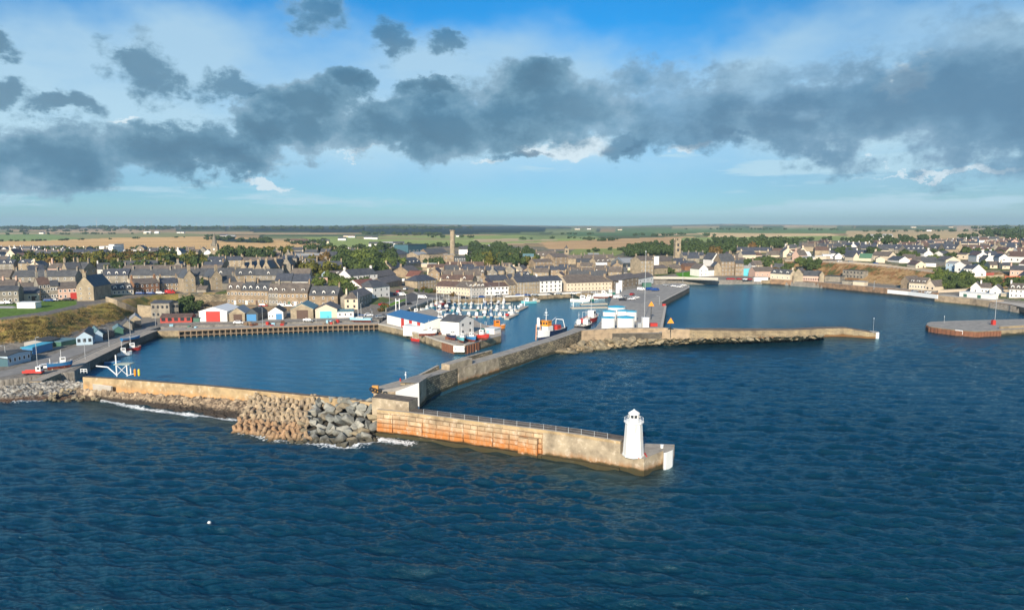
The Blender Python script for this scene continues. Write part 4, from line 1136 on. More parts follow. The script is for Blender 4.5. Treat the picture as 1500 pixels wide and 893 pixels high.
ROOF = {
 'sl': (roofmat('slate_roof', (.10, .105, .115), (.075, .08, .088)), 'dark slate'), 'sb': (roofmat('brown_slate_roof', (.17, .145, .125), (.13, .11, .096)), 'brown slate'),
 'bu': (roofmat('blue_slate_roof', (.075, .085, .11), (.058, .066, .088)), 'blue slate'), 'rt': (roofmat('red_tile_roof', (.22, .10, .07), (.17, .075, .055)), 'red tiled'),
 'bt': (roofmat('brown_tile_roof', (.15, .10, .08), (.12, .08, .065)), 'brown tiled'), 'gm': (plain('grey_sheet_roof', (.30, .31, .31), .5, .12), 'pale grey'),
 'tq': (plain('teal_sheet_roof', (.13, .23, .25), .5, .12), 'teal'), 'bb': (plain('blue_sheet_roof', (.045, .15, .32), .45, .1), 'blue'),
 'wr': (plain('white_sheet_roof', (.70, .72, .72), .5, .08), 'white'), 'gg': (plain('green_sheet_roof', (.09, .19, .12), .5, .12), 'green'),
 'cb': (plain('cyan_sheet_roof', (.06, .38, .55), .4, .08), 'bright blue'), 'dg': (plain('dark_felt_roof', (.06, .065, .065), .8, .2), 'dark felt')}
m_pot = plain('clay_chimney_pots', (.42, .24, .13), .8, .2)
m_frame = m_white
m_doorw = plain('dark_brown_door', (.09, .05, .035), .6)
DOOR = {'rd': m_red, 'br': m_doorw, 'bl': WALL['bl'][0], 'cy': WALL['cy'][0], 'gn': WALL['gn'][0], 'wh': m_white, 'dk': m_glassd}
def _win():
    mb = MB(); mb.box(-.5, .5, -.06, .02, 0, 1, 0); mb.face([(-.36, -.065, .1), (.36, -.065, .1), (.36, -.065, .9), (-.36, -.065, .9)], mi=1)
    me = mb.mesh('window'); me.materials.append(m_frame); me.materials.append(m_glassd); return me
WIN = _win()
def _winf():
    mb = MB(); mb.box(-.5, .5, -.06, .02, 0, 1, 0); me = mb.mesh('window'); me.materials.append(m_frame); return me
def _pane():
    mb = MB(); mb.box(-.37, -.02, -.075, -.055, .1, .9); mb.box(.02, .37, -.075, -.055, .1, .9); me = mb.mesh('pane'); me.materials.append(m_glassd); return me
WINF, PANE = _winf(), _pane()
def _dwin():
    mb = MB(); mb.box(-.5, .5, -.05, .02, 0, 1, 0); me = mb.mesh('window'); me.materials.append(m_glassd); return me
WIND = _dwin()
REG = []        # things whose label is written once all of them stand
FOOT = []       # footprints (x, y, r)
def win(parent, x, y, z, w_, h_, rot=0.0, kind='m'):
    me = {'m': WIN, 'n': WINF, 'd': WIND}[kind]
    o = link('window', me, None, parent, (x, y, z), rot); o.scale = (w_, 1, h_)
    if kind == 'n': link('pane', PANE, None, o)
    return o
def house_mesh(w_, d, he, hr, typ, ov=.3, th=.16, hip=0.0, base=-1.5):
    """local frame: x along the front, y away from the camera"""
    wm, rm = MB(), MB()
    if typ == 'F':
        wm.prism([(0, 0), (w_, 0), (w_, d), (0, d)], base, he); rm.box(-ov, w_+ov, -ov, d+ov, he+.002, he+.25); return wm, rm
    if typ == 'G': L, D = d, w_
    else: L, D = w_, d
    def T(x, y, z):      # ridge along local x of the (L,D) frame
        return (x, y, z) if typ != 'G' else (D-y, x, z)
    def fc(mb, pts, uv=None): mb.face([T(*p) for p in pts], uv)
    m_ = D/2; k = hr/m_
    for (a, b_) in (((0, 0), (L, 0)), ((L, 0), (L, D)), ((L, D), (0, D)), ((0, D), (0, 0))):
        l_ = math.dist(a, b_)
        pts = [(*a, base), (*b_, base), (*b_, he), (*a, he)]; uv = [(0, base), (l_, base), (l_, he), (0, he)]
        if a[0] == b_[0] and hip == 0:
            pts.insert(3, (a[0], m_, he+hr)); uv.insert(3, (m_, he+hr))
        fc(wm, pts, uv)
    sl_ = math.hypot(m_, hr); zo = he-ov*k
    h0, h1 = (hip, L-hip) if hip else (-ov*.4, L+ov*.4)
    e0, e1 = (-ov, L+ov) if hip else (-ov*.4, L+ov*.4)
    for s in (0, 1):
        y0 = -ov if s == 0 else D+ov
        top = [(e0, y0, zo+th), (e1, y0, zo+th), (h1, m_, he+hr+th), (h0, m_, he+hr+th)]
        uv = [(e0, 0), (e1, 0), (h1, sl_), (h0, sl_)]
        if s: top = top[::-1]; uv = uv[::-1]
        fc(rm, top, uv)
        bot = [(p[0], p[1], p[2]-th) for p in top][::-1]
        fc(rm, bot)
        for i in range(4):
            a, b_ = top[i], top[(i+1) % 4]
            fc(rm, [(*a[:2], a[2]-th), (*b_[:2], b_[2]-th), b_, a])
    if hip:
        for ex, hx in ((e0, h0), (e1, h1)):
            t = [(ex, -ov, zo+th), (ex, D+ov, zo+th), (hx, m_, he+hr+th)]
            if ex == e0: t = [t[1], t[0], t[2]]
            fc(rm, t)
            fc(rm, [(p[0], p[1], p[2]-th) for p in t][::-1])
    return wm, rm
def chimney(parent, x, y, z0, z1, wm, lx=1.6, ly=.8):
    mb = MB(); mb.box(-lx/2, lx/2, -ly/2, ly/2, z0, z1); mb.box(-lx/2-.08, lx/2+.08, -ly/2-.08, ly/2+.08, z1+.002, z1+.16)
    n = 2 if lx < 1.3 else 3
    if ly > lx: pp = [(0, (i-(n-1)/2)*ly/n) for i in range(n)]
    else: pp = [((i-(n-1)/2)*lx/n, 0) for i in range(n)]
    for px, py in pp: mb.tube((px, py, z1+.16), (px, py, z1+.62), .14, .11, n=5, mi=1)
    return mb.build('chimney', [wm, m_pot], parent, (x, y, 0))
def dormer(parent, x, he, hr, D, wm, rm, typ='g', f=.18, w_=1.5, h_=1.35):
    """on the front slope of an eaves-front roof; f = how far up"""
    y = D/2*f; z = he+hr*f+.1
    run = min(h_/(hr/(D/2)), D/2*(1-f))
    mb = MB()
    mb.box(-w_/2, w_/2, 0, run, -.6, h_-.35)
    if typ == 'g':
        mb.face([(-w_/2-.1, -.12, h_-.35), (0, -.12, h_+.25), (0, run+.6, h_+.25), (-w_/2-.1, run+.2, h_-.35)], mi=1)
        mb.face([(0, -.12, h_+.25), (w_/2+.1, -.12, h_-.35), (w_/2+.1, run+.2, h_-.35), (0, run+.6, h_+.25)], mi=1)
        mb.face([(-w_/2, -.02, h_-.35), (w_/2, -.02, h_-.35), (0, -.02, h_+.2)])
    else: mb.box(-w_/2-.12, w_/2+.12, -.15, run+.3, h_-.35, h_-.2, mi=1)
    o = mb.build('dormer', [wm, rm], parent, (x, y, z))
    win(o, 0, -.02, .02, w_*.6, h_*.55, 0, 'd')
    return o
def house(A, B, depth, he, hr, typ, wk, rk, cols=0, rows=0, ch='', dm=0, near=1, name='house', hip=0.0, doors=(), label=None, cat='house', look=None,
          dmt='g', side=0, wh=1.25, ww=.95, group=None, ledge=None, wcol='m', chh=1.5, dmf=.18):
    A = Vector(A).copy(); B = Vector(B).copy()
    z = min(A.z, B.z); t = (B-A); t.z = 0; w_ = t.length; rot = math.atan2(t.y, t.x)
    e = empty(name, (A.x, A.y, z), rot)
    wm, rm = WALL[wk][0], ROOF[rk][0]
    a, b_ = house_mesh(w_, depth, he, hr, typ, hip=hip)
    a.build('wall', wm, e); ro = b_.build('roof', rm, e)
    c = e.matrix_world
    M = Matrix.Translation(e.location) @ Matrix.Rotation(rot, 4, 'Z')
    cen = M @ V(w_/2, depth/2, 0)
    FOOT.append((cen.x, cen.y, max(w_, depth)/2))
    rid = depth/2
    for k in ch:
        if typ == 'G':
            yy = {'L': .5, 'R': depth-.5, 'M': depth/2, 'F': .5}[k]
            chimney(e, w_/2, yy, he+hr-1, he+hr+chh, wm, 1.5, .75)
        else:
            xx = {'L': .45, 'R': w_-.45, 'M': w_/2, 'Q': w_*.25, 'T': w_*.75, 'O': w_*.33, 'P': w_*.67}[k]
            chimney(e, xx, rid, he+hr-1, he+hr+chh, wm, .75, 1.5)
    kind = 'n' if near > 1 else wcol
    if cols and rows:
        st = he/rows
        for r in range(rows):
            for i in range(cols):
                x = w_*(i+.5)/cols
                if any(abs(x-w_*dx) < dw/2+.3 and r == 0 for dx, dw, *_ in doors): continue
                win(e, x, 0, st*r+st*.32, ww, wh, 0, kind)
    if side and rows:
        st = he/rows; sx = w_ if (A.x+B.x) < 0 else 0
        rr = R(90) if sx > 0 else R(-90)
        for r in range(rows):
            for i in range(side): win(e, sx, depth*(i+.5)/side, st*r+st*.32, ww, wh, rr, kind)
    for dx, dw, dh, dc in doors:
        mb = MB(); mb.box(-dw/2, dw/2, -.08, .02, .02, dh)
        mb.build('door', DOOR[dc], e, (w_*dx, 0, 0))
    for i in range(dm):
        if typ != 'G': dormer(ro, w_*(i+.5)/dm, he, hr, depth, WALL['wh'][0] if dmt != 's' else wm, rm, 'g' if dmt != 'f' else 'f', f=dmf)
    if label: tag(e, label, cat, group)
    else:
        kinds = {'cat': cat, 'look': look or (WALL[wk][1]+' '+('terrace' if w_ > 26 else 'cottage' if he < 3.6 else 'house')+' with '+ROOF[rk][1]+' roof')}
        if w_ > 26: kinds['cat'] = 'terrace'
        px, py = proj(cen.x, cen.y, z+he/2)
        REG.append((e, kinds['look'], kinds['cat'], px, py, group))
    return e
def HB(x0, y0, x1, y1, e_, r_, d, typ, wk, rk, z=None, **kw):
    """front base line by photo pixels; eaves and ridge heights in photo pixels"""
    if z is None:
        y0 = min(y0, np.interp(x0, CX, CY)-1); y1 = min(y1, np.interp(x1, CX, CY)-1)
        A, B = hit(x0, y0), hit(x1, y1)
    else: A, B = at(x0, y0, z), at(x1, y1, z)
    Ym = (A.y+B.y)/2
    he = zat((x0+x1)/2, (y0+y1)/2-e_, Ym)-(A.z+B.z)/2
    hr = r_*Ym/1000
    return house(A, B, d, he, hr, typ, wk, rk, **kw)

# ---- quayside sheds (timber wharf)
HB(292, 471, 333, 471, 15, 6, 16, 'G', 'wh', 'wr', doors=((.5, 6.2, 4.6, 'rd'),), name='shed', cat='shed', label='white shed with a big red door on the timber wharf road', near=2)
HB(336, 471, 359, 470.5, 12, 8, 13, 'G', 'ts', 'gm', doors=((.55, 3.6, 3.2, 'br'),), name='shed', cat='shed', label='tan gabled shed with a dark brown door beside the white shed')
HB(361, 470, 378, 470, 11, 7, 12, 'G', 'dk', 'dg', doors=((.45, 4.2, 3.0, 'bl'),), name='shed', cat='shed', label='black gabled shed with a bright blue door')
HB(393, 468, 415, 467.5, 11, 7, 10, 'G', 'wh', 'dg', doors=((.72, 2.6, 2.6, 'bl'),), cols=5, rows=1, ww=.7, wh=.9, name='shed', cat='shed', label='small white gabled shed with a blue door and two windows', near=2)
HB(426, 467, 459, 466.5, 14, 8, 15, 'G', 'ts', 'tq', doors=((.52, 5, 4, 'br'),), name='shed', cat='shed', label='tan block shed with teal roof and brown roller shutter')
HB(462, 466, 494, 465.5, 13, 7, 14, 'G', 'cr', 'sb', doors=((.48, 5.2, 3.2, 'cy'),), name='shed', cat='shed', label='cream gabled shed with a wide cyan door')
HB(494, 465.5, 518, 465, 9, 2, 9, 'E', 'wh', 'tq', cols=3, rows=1, name='shed', cat='shed', label='low white lean-to right of the cream shed with cyan door', near=2)
HB(235, 473, 281, 472, 8, 4, 6, 'E', 'rd', 'bt', cols=5, rows=1, wh=1.5, ww=1.6, wcol='d', name='shed', cat='shed', label='long low red open-fronted shed with dark roof')
HB(283, 471.5, 292, 471.3, 6, 1, 4, 'F', 'gn', 'dg', name='container', cat='container', label='small dark green container between red and white sheds')
HB(250, 464, 262, 463, 20, 1, 8, 'F', 'gs', 'dg', cols=3, rows=2, wcol='d', name='ruin', cat='ruin', label='roofless grey stone ruin behind the red shed')
HB(222, 466, 249, 465, 22, 3, 8, 'E', 'gs', 'sl', cols=4, rows=2, wcol='d', name='warehouse', cat='warehouse', label='grey stone store with narrow openings above the red shed')
# ---- left road sheds
HB(-20, 536, 12, 536.5, 15, 2, 9, 'E', 'lb', 'dg', z=3, name='shed', cat='shed', label='pale blue end of a low shed at the left edge', side=5, rows=1, cols=0)
HB(12, 536.5, 48, 524, 10.5, 3, 9, 'E', 'tl', 'dg', z=3, cols=5, rows=1, ww=1.5, wh=1.4, name='shed', cat='shed', label='long dark teal shed with white windows on the left road', near=2)
HB(48, 519, 77, 511, 9.5, .5, 3.4, 'F', 'bl', 'cb', z=3.2, name='container', cat='container', label='bright blue shipping container beside the left road')
HB(66, 509, 88, 503, 8, 3, 7, 'E', 'gy', 'dg', z=3.4, name='shed', cat='shed', label='small grey pitched hut behind the blue container')
HB(90, 507, 114, 502, 6, 1, 6, 'F', 'gn', 'tq', z=3.2, name='shed', cat='shed', label='flat dark green hut left of the blue gabled shed')
HB(112, 505, 136, 503.5, 11, 7.5, 14, 'G', 'lb', 'bt', z=3.2, cols=3, rows=1, wcol='d', side=4, name='shed', cat='shed', label='pale blue gabled shed with a rusty brown roof')
HB(137, 499.5, 151, 498.3, 10, 6, 12, 'G', 'lb', 'tq', z=3.2, name='shed', cat='shed', label='pale blue gabled shed with a teal roof')
HB(153, 497, 168, 492.5, 8, 3, 9, 'E', 'dk', 'dg', z=3.2, doors=((.5, 3.2, 2.6, 'dk'),), name='shed', cat='shed', label='low black open-fronted shed on the left road')
HB(167, 490.5, 181, 489.5, 8, 4, 9, 'G', 'gn', 'tq', z=3.2, name='shed', cat='shed', label='dark green shed with teal roof beside the black one')
HB(180, 485, 194, 484, 9, 6, 8, 'G', 'gs', 'sl', z=3.3, name='shed', cat='shed', label='grey stone shed with dark roof by the left road bend')
HB(191, 480.5, 207, 479.5, 12, 6, 10, 'G', 'ts', 'gm', z=3.4, name='shed', cat='shed', label='tan stone shed with pale grey roof at the road bend', doors=((.7, 2.5, 3, 'dk'),))
# ---- white pavilion on the lawn
e = HB(25, 451.5, 52, 451.5, 8, 0, 4, 'F', 'wh', 'wr', name='pavilion', cat='pavilion', label='white flat-roofed pavilion with big windows on the lawn')
# ---- upper left terrace
KEYS = [
 (-14, 445.5, 28, 444, 19, 6, 9, 'E', 'gs', 'sl', dict(cols=5, rows=2, ch='LR')),
 (29, 441, 58, 440, 11, 8, 9, 'E', 'cr', 'bu', dict(cols=3, rows=1, doors=((.7, 1.4, 2.2, 'br'),))),
 (58, 439, 75, 438, 22, 10, 10, 'E', 'gs', 'bt', dict(cols=3, rows=3, ch='LR', chh=2.5)),
 (75, 438.5, 87, 438, 20, 7, 9, 'E', 'gs', 'sl', dict(cols=3, rows=2)),
 (86, 438.5, 113, 437.5, 16, 8, 11, 'E', 'pk', 'sb', dict(cols=4, rows=2, doors=((.85, 3, 3, 'rd'),))),
 (113, 440.5, 138, 440, 21, 15, 17, 'G', 'ts', 'sl', dict(cols=2, rows=3, ch='F', wh=.9, ww=.6, label='tall tan stone gable house at the top of the grassy bank')),
 (139, 430, 154, 428, 4, 8, 8, 'E', 'gs', 'sb', dict()),
 (165, 432, 196, 431, 8, 9, 9, 'E', 'cr', 'sl', dict(cols=5, rows=1, dm=3, ch='LR')),
 (198, 429, 234, 428, 14, 7, 9, 'E', 'br', 'sb', dict(cols=5, rows=2, ch='LR')),
 (236, 427, 262, 426, 12, 7, 9, 'E', 'bs', 'bu', dict(cols=4, rows=2, ch='LR')),
 (71, 409, 91, 409, 16, 7, 10, 'E', 'pk', 'sb', dict(cols=2, rows=2, ch='LR', chh=3)),
 (99, 411, 121, 410, 17, 9, 14, 'E', 'ts', 'sl', dict(cols=3, rows=2, ch='LR', chh=2.5)),
 (124, 410, 142, 408, 16, 9, 12, 'G', 'ts', 'sl', dict(cols=2, rows=2, ch='FR', chh=2.5)),
 (143, 403, 166, 402, 9, 8, 11, 'E', 'wh', 'sl', dict(cols=2, rows=1, ch='L')),
 (8, 382, 24, 382, 8, 9, 14, 'G', 'cr', 'bt', dict(ch='F')),
 (24, 381, 33, 381, 7, 6, 10, 'E', 'cr', 'bt', dict()),
 (34, 382, 42, 381, 6, 5, 9, 'G', 'pk', 'bt', dict()),
 (24, 414, 55, 413, 6, 8, 12, 'E', 'cr', 'sb', dict(ch='LR')),
 (-6, 410, 22, 409, 7, 7, 10, 'E', 'ts', 'sb', dict(ch='R')),
 (42, 404, 66, 403, 6, 9, 10, 'E', 'ts', 'bu', dict(ch='LM')),
 (28, 430, 54, 429, 8, 7, 9, 'E', 'pk', 'sb', dict(ch='LR', cols=3, rows=1)),
 (-20, 424, 22, 423, 6, 7, 9, 'E', 'pk', 'sb', dict(ch='MR')),
 (90, 385, 105, 385, 4, 5, 10, 'E', 'wh', 'sl', dict(ch='LR')),
 (146, 373, 166, 373, 12, 0, 20, 'F', 'wh', 'wr', dict(label='long white flat-roofed school block beyond the tree belt', cat='school', name='school')),
 (160, 370, 168, 370, 12, 2, 20, 'F', 'wh', 'gm', dict(label='taller white hall standing on the school block', cat='school', name='school')),
 (178, 371, 200, 370.5, 5, 1, 14, 'F', 'wh', 'gm', dict(label='low white block right of the school', cat='school', name='school')),
 # terrace above the sheds
 (333, 446, 354, 446, 22, 10, 10, 'E', 'bs', 'sb', dict(cols=4, rows=2, dm=2, ch='L', near=2, label='brown stone terrace house at the left end with white bay window', doors=((.55, 1.1, 2.2, 'wh'),))),
 (354, 446, 372, 446, 21, 11, 10, 'E', 'bs', 'sl', dict(cols=4, rows=2, dm=2, ch='L', near=2, label='brown stone terrace house second from the left above the sheds', doors=((.4, 1.1, 2.2, 'wh'),))),
 (372, 446, 393, 446.5, 21, 11, 10, 'E', 'bs', 'sl', dict(cols=4, rows=2, dm=2, ch='L', near=2, label='brown stone terrace house left of the white shop front', doors=((.2, 1.1, 2.2, 'br'),))),
 (393.5, 447, 408, 447, 19, 12, 10, 'E', 'gs', 'sb', dict(cols=3, rows=2, dm=2, ch='R', near=2, label='grey terrace house with a white shop front band')),
 (408, 447.5, 451, 448, 19.5, 13, 11, 'E', 'bs', 'sb', dict(cols=7, rows=2, dm=3, dmt='f', ch='R', near=2, doors=((.36, 1.2, 2.3, 'gn'), (.57, 1.2, 2.3, 'wh')), label='long brown stone terrace with three flat white dormers')),
 (453, 449, 495, 449.5, 17, 12, 11, 'E', 'bs', 'sl', dict(cols=3, rows=2, dm=3, ch='R', near=2, label='brown stone house with three gabled white dormers right of the long terrace')),
 (403, 416, 427, 416, 5, 10, 10, 'E', 'gs', 'bu', dict(ch='')),
 (428, 416, 451, 416, 4, 10, 10, 'E', 'wh', 'bu', dict(ch='')),
 (270, 429, 287, 428, 22, 11, 13, 'G', 'ts', 'sl', dict(cols=2, rows=3, ch='F', chh=2.5, ww=.6, wh=.9, label='tall tan gable house above the retaining wall, left of the pair')),
 (310, 425, 326, 424, 19, 10, 14, 'G', 'ts', 'sl', dict(cols=1, rows=3, ch='F', chh=2.5, ww=.6, wh=.9, label='tall tan gable house above the retaining wall, right of the pair')),
 (288, 428, 302, 428, 4, 5, 6, 'E', 'gs', 'sb', dict()),
 (326, 424, 348, 423, 10, 9, 10, 'E', 'gs', 'sl', dict(ch='R')),
 (352, 405, 362, 405, 11, 9, 30, 'G', 'ts', 'bu', dict(ch='F')), (363, 405, 373, 405, 12, 9, 30, 'G', 'ts', 'bu', dict(ch='F')),
 (374, 405, 384, 405, 12, 9, 30, 'G', 'ts', 'sl', dict(ch='F')), (385, 405, 396, 405, 13, 10, 30, 'G', 'ts', 'sl', dict(ch='F')),
 (398, 402, 410, 402, 12, 9, 18, 'G', 'ts', 'sl', dict(ch='F')), (414, 400, 426, 400, 13, 10, 14, 'G', 'gs', 'sb', dict(ch='F')),
 (475, 391, 492, 391, 16, 6, 16, 'E', 'bs', 'sl', dict(cols=3, rows=3, ch='L')),
 (430, 384, 474, 383, 6, 6, 14, 'E', 'gs', 'gm', dict(ch='L')),
 (388, 381, 410, 381, 6, 5, 12, 'E', 'ts', 'sb', dict(ch='LR')),
 (480, 408, 512, 407, 6, 5, 9, 'E', 'lb', 'sb', dict(dm=3)),
 (452, 414, 480, 413, 7, 0, 4, 'F', 'pk', 'dg', dict(label='pinkish garden wall among the shrubs', cat='wall', name='garden_wall')),
 # centre
 (513, 414, 553, 413.5, 13, 8, 11, 'E', 'wh', 'sl', dict(cols=5, rows=2, ch='LR', wcol='d', ww=.7, label='long white house with grey slate roof and white chimneys')),
 (553, 410, 580, 408, 7, 7, 9, 'E', 'gs', 'sb', dict(ch='')),
 (563, 421, 589, 418, 9, 7, 10, 'E', 'bs', 'sb', dict()),
 (574, 402, 590, 400, 10, 8, 9, 'E', 'ts', 'sb', dict(ch='L')),
 (529, 433, 556, 431, 14, 8, 15, 'E', 'wh', 'rt', dict(label='white warehouse with a reddish roof behind the hipped white building')),
 (546, 437, 571, 435, 17, 9, 12, 'E', 'wh', 'sl', dict(hip=3.5, cols=3, rows=2, wcol='d', ww=.8, near=1, label='white hipped building with rounded corner above the grass verge')),
 (505, 453, 524, 453, 16, 8, 8, 'E', 'cr', 'sb', dict(hip=3, cols=2, rows=2, wcol='d', ch='L', label='cream hipped house at the foot of the stone street')),
 (524.5, 451, 545, 441, 15, 8, 9, 'E', 'gs', 'sb', dict(cols=5, rows=2, label='grey stone terrace climbing the street behind the cream hipped house')),
 (611, 423, 640, 421, 12, 7, 12, 'E', 'ts', 'bu', dict(hip=4, cols=6, rows=2, label='tan two-storey hipped house left of the marina terrace')),
 (583, 394, 594, 394, 8, 8, 14, 'G', 'cr', 'sl', dict()), (594, 392, 617, 391, 7, 8, 12, 'E', 'ts', 'sl', dict(dm=4, ch='LR')),
 (612, 413, 624, 412, 9, 7, 10, 'G', 'ts', 'rt', dict()), (598, 408, 614, 407, 12, 7, 12, 'E', 'bs', 'sb', dict(ch='L')),
 (617, 391, 640, 391, 5, 1, 8, 'F', 'cr', 'wr', dict()),
 (639, 429, 667, 431, 11, 7, 10, 'E', 'cr', 'bt', dict(cols=6, rows=2, ch='L', label='cream marina terrace with brown roof, left part')),
 (667, 431.5, 688, 434, 12, 8, 10, 'E', 'cr', 'sb', dict(cols=5, rows=2, ch='L', label='cream marina terrace, middle part with brown slate roof')),
 (688, 434, 711, 433, 12, 8, 10, 'E', 'gy', 'sb', dict(cols=5, rows=2, dm=4, ch='R', label='grey rendered marina terrace with small dormers')),
 (711, 433, 745, 432.5, 12.5, 5, 10, 'E', 'wh', 'bt', dict(cols=6, rows=2, wcol='d', label='white house with black windows behind the marina')),
 (745, 432, 756, 432, 14, 7, 10, 'E', 'ts', 'sb', dict(cols=2, rows=2)),
 (757, 431.5, 790, 431.5, 17, 8, 11, 'E', 'ts', 'bu', dict(cols=8, rows=3, ch='L', ww=.8, wh=1, label='three-storey tan stone warehouse with white left gable')),
 (791, 430, 823, 429.5, 17, 6, 11, 'E', 'wh', 'bu', dict(cols=5, rows=3, wcol='d', ch='L', label='three-storey white warehouse with slate roof on the far quay')),
 (830, 428, 896, 427, 12, 8, 14, 'E', 'cr', 'sb', dict(cols=13, rows=2, wcol='d', ww=.6, wh=.9, label='very long cream warehouse on the far quay')),
 (897, 425, 935, 423, 12, 6, 12, 'E', 'bs', 'sb', dict(cols=6, rows=2, ch='L')),
 (935, 418, 957, 417.5, 8, 6, 9, 'E', 'wh', 'sb', dict(cols=4, rows=1, wcol='d', label='white cottage with brown slate roof at the head of the tank quay')),
 (715, 417, 745, 416, 6, 7, 12, 'E', 'ts', 'bu', dict()), (746, 416, 775, 415, 7, 7, 12, 'E', 'ts', 'bu', dict(ch='L')),
 (832, 416, 870, 415, 5, 8, 14, 'E', 'bs', 'sb', dict(ch='LR')),
 # distillery
 (552, 377, 600, 376, 5, 6, 30, 'E', 'gs', 'sl', dict(label='long dark slate-roofed distillery warehouse left of the teal tower', cat='warehouse')),
 (598, 375, 625, 374, 17, 0, 20, 'F', 'tl', 'dg', dict(cols=5, rows=1, ww=3, wh=3, label='boxy teal clad tower with white windows in the distillery', cat='tower', name='tower')),
 (626, 376, 656, 375, 5, 6, 20, 'E', 'bs', 'sl', dict(label='slate-roofed distillery range between teal tower and brick chimney', cat='warehouse')),
 (612, 384, 628, 384, 11, 4, 20, 'E', 'ts', 'gm', dict(cols=3, rows=2, wcol='d')), (628, 386, 648, 385, 13, 1, 14, 'F', 'ts', 'dg', dict(cols=4, rows=2, wcol='d')),
 (650, 389, 665, 389, 16, 1, 12, 'F', 'bs', 'gm', dict(cols=2, rows=2)), (666, 391, 682, 391, 15, 1, 12, 'F', 'dk', 'dg', dict(cols=6, rows=1, wh=5, ww=.7, label='dark glazed block with tall piers beside the brick chimney', cat='office')),
 (672, 373, 685, 373, 8, 4, 10, 'E', 'wh', 'sl', dict()),
 (757, 372, 768, 372, 0.1, .1, 1, 'F', 'gs', 'dg', dict()) if 0 else (766, 388, 782, 388, 12, 4, 12, 'E', 'ts', 'tq', dict(cols=3, rows=3)),
 (785, 382, 814, 382, 7, 7, 14, 'E', 'ts', 'sb', dict(dm=4, ch='LR', cols=5, rows=1)), (783, 392, 810, 391, 8, 4, 12, 'E', 'bs', 'sb', dict(cols=5, rows=2)),
 (811, 391, 832, 390, 14, 5, 16, 'E', 'bs', 'sb', dict(cols=3, rows=3)), (845, 391, 872, 391, 7, 5, 12, 'E', 'bs', 'sl', dict(ch='')),
 (874, 392, 895, 391, 8, 6, 12, 'E', 'ts', 'sb', dict(dm=3, ch='LR')), (862, 379, 878, 379, 5, 3, 14, 'E', 'ts', 'gm', dict()),
 (873, 394, 890, 394, 6, 3, 10, 'E', 'wh', 'wr', dict(label='white low shed behind the yellow hut', cat='shed')), (875, 396, 884, 396, 5, 1.5, 6, 'E', 'ye', 'gm', dict(label='small bright yellow hut behind the long cream warehouse', cat='hut', name='hut')),
 (895, 395, 913, 395, 10, 7, 24, 'G', 'dk', 'gm', dict(label='dark clad modern shed with pale roof', cat='shed')), (913, 394, 936, 393, 9, 6, 24, 'E', 'dk', 'gm', dict(label='wide modern hall with pale grey roof beside the dark shed', cat='shed')),
 (913, 396, 929, 396, 4, .5, 6, 'F', 'cr', 'wr', dict()), (929, 397, 938, 397, 5, .5, 8, 'F', 'cr', 'wr', dict()),
 (938, 405, 957, 405, 24, 6, 14, 'E', 'ts', 'sb', dict(cols=4, rows=4, ch='LR')), (958, 392, 965, 392, 16, 1, 8, 'F', 'wh', 'wr', dict()),
 (965, 392, 985, 390, 9, 6, 12, 'E', 'ts', 'sb', dict(ch='LR')), (952, 402, 978, 401, 9, 4, 10, 'E', 'ts', 'sb', dict(ch='L')),
 (990, 393, 1005, 393, 6, 5, 10, 'E', 'wh', 'bu', dict()), (1003, 396, 1025, 395, 6, 4, 10, 'E', 'br', 'bt', dict()),
 (1024, 405, 1037, 404.5, 11, 7, 12, 'G', 'wh', 'sb', dict(cols=2, rows=2, label='white gabled house beside the green by the bridge')), (1037, 404.5, 1046, 404, 9, 5, 9, 'E', 'wh', 'sb', dict()),
 (1046, 404, 1056, 404, 14, 6, 10, 'G', 'ts', 'sl', dict()),
 (1056, 404, 1076, 403.5, 21, 11, 13, 'E', 'bs', 'sl', dict(cols=4, rows=4, ch='LR', label='tall brown stone block with big slate roof by the far shore')),
 (1043, 392, 1055, 391, 12, 9, 14, 'G', 'wh', 'sl', dict()),
 (1077, 404, 1089, 404, 18, 5, 10, 'E', 'bs', 'sl', dict(cols=3, rows=3, ch='L')), (1089, 404, 1101, 404, 11, 4, 9, 'E', 'cy', 'gm', dict()),
 (1101, 405, 1106, 405, 16, 4, 12, 'E', 'wh', 'sb', dict()),
 (1106, 406.5, 1135, 406, 9, 6, 11, 'E', 'pk', 'sb', dict(cols=4, rows=1, ch='R', label='pale pink house on the far shore')),
 (1105, 410.5, 1125, 410.5, 4, .5, 3, 'F', 'wh', 'bt', dict(label='low white outbuilding below the pale pink house', cat='outbuilding')),
 (1128, 413.5, 1157, 412.5, 10, 6, 9, 'E', 'cr', 'sl', dict(cols=4, rows=1, dm=3, ch='R', label='cream cottage with three dormers on the reddish sea wall')),
 (1162, 412.5, 1176, 412.5, 11, 8, 14, 'G', 'ts', 'sb', dict(label='tan gabled stone building left of the slate-roofed store')),
 (1176, 412.5, 1200, 413, 9, 7, 10, 'E', 'pk', 'sl', dict(cols=7, rows=1, wcol='d', ww=.9, label='long store with slate roof and arched openings on the sea wall')),
 (1200, 413.5, 1207, 413.5, 11, 5, 16, 'G', 'ts', 'sb', dict()),
 (1208, 412, 1230, 413, 8, 1, 10, 'F', 'gs', 'dg', dict(cat='ruin')),
 (1233, 416, 1248, 416.5, 5, .5, 6, 'F', 'gs', 'dg', dict()),
 (1249, 418, 1266, 419, 6, 1, 6, 'F', 'cr', 'gm', dict()),
 (1234, 407, 1264, 408, 12, 1, 6, 'F', 'gs', 'dg', dict(cols=6, rows=2, wcol='d', label='ruined grey stone warehouse cut into the brown bank', cat='ruin')),
 (1319, 422, 1331, 423, 11, 7, 12, 'G', 'bs', 'sb', dict()),
 (1331, 423.5, 1356, 425, 10, 8, 10, 'E', 'cr', 'sb', dict(cols=6, rows=1, dm=3, dmt='f', label='cream house with long white dormer on the far shore')),
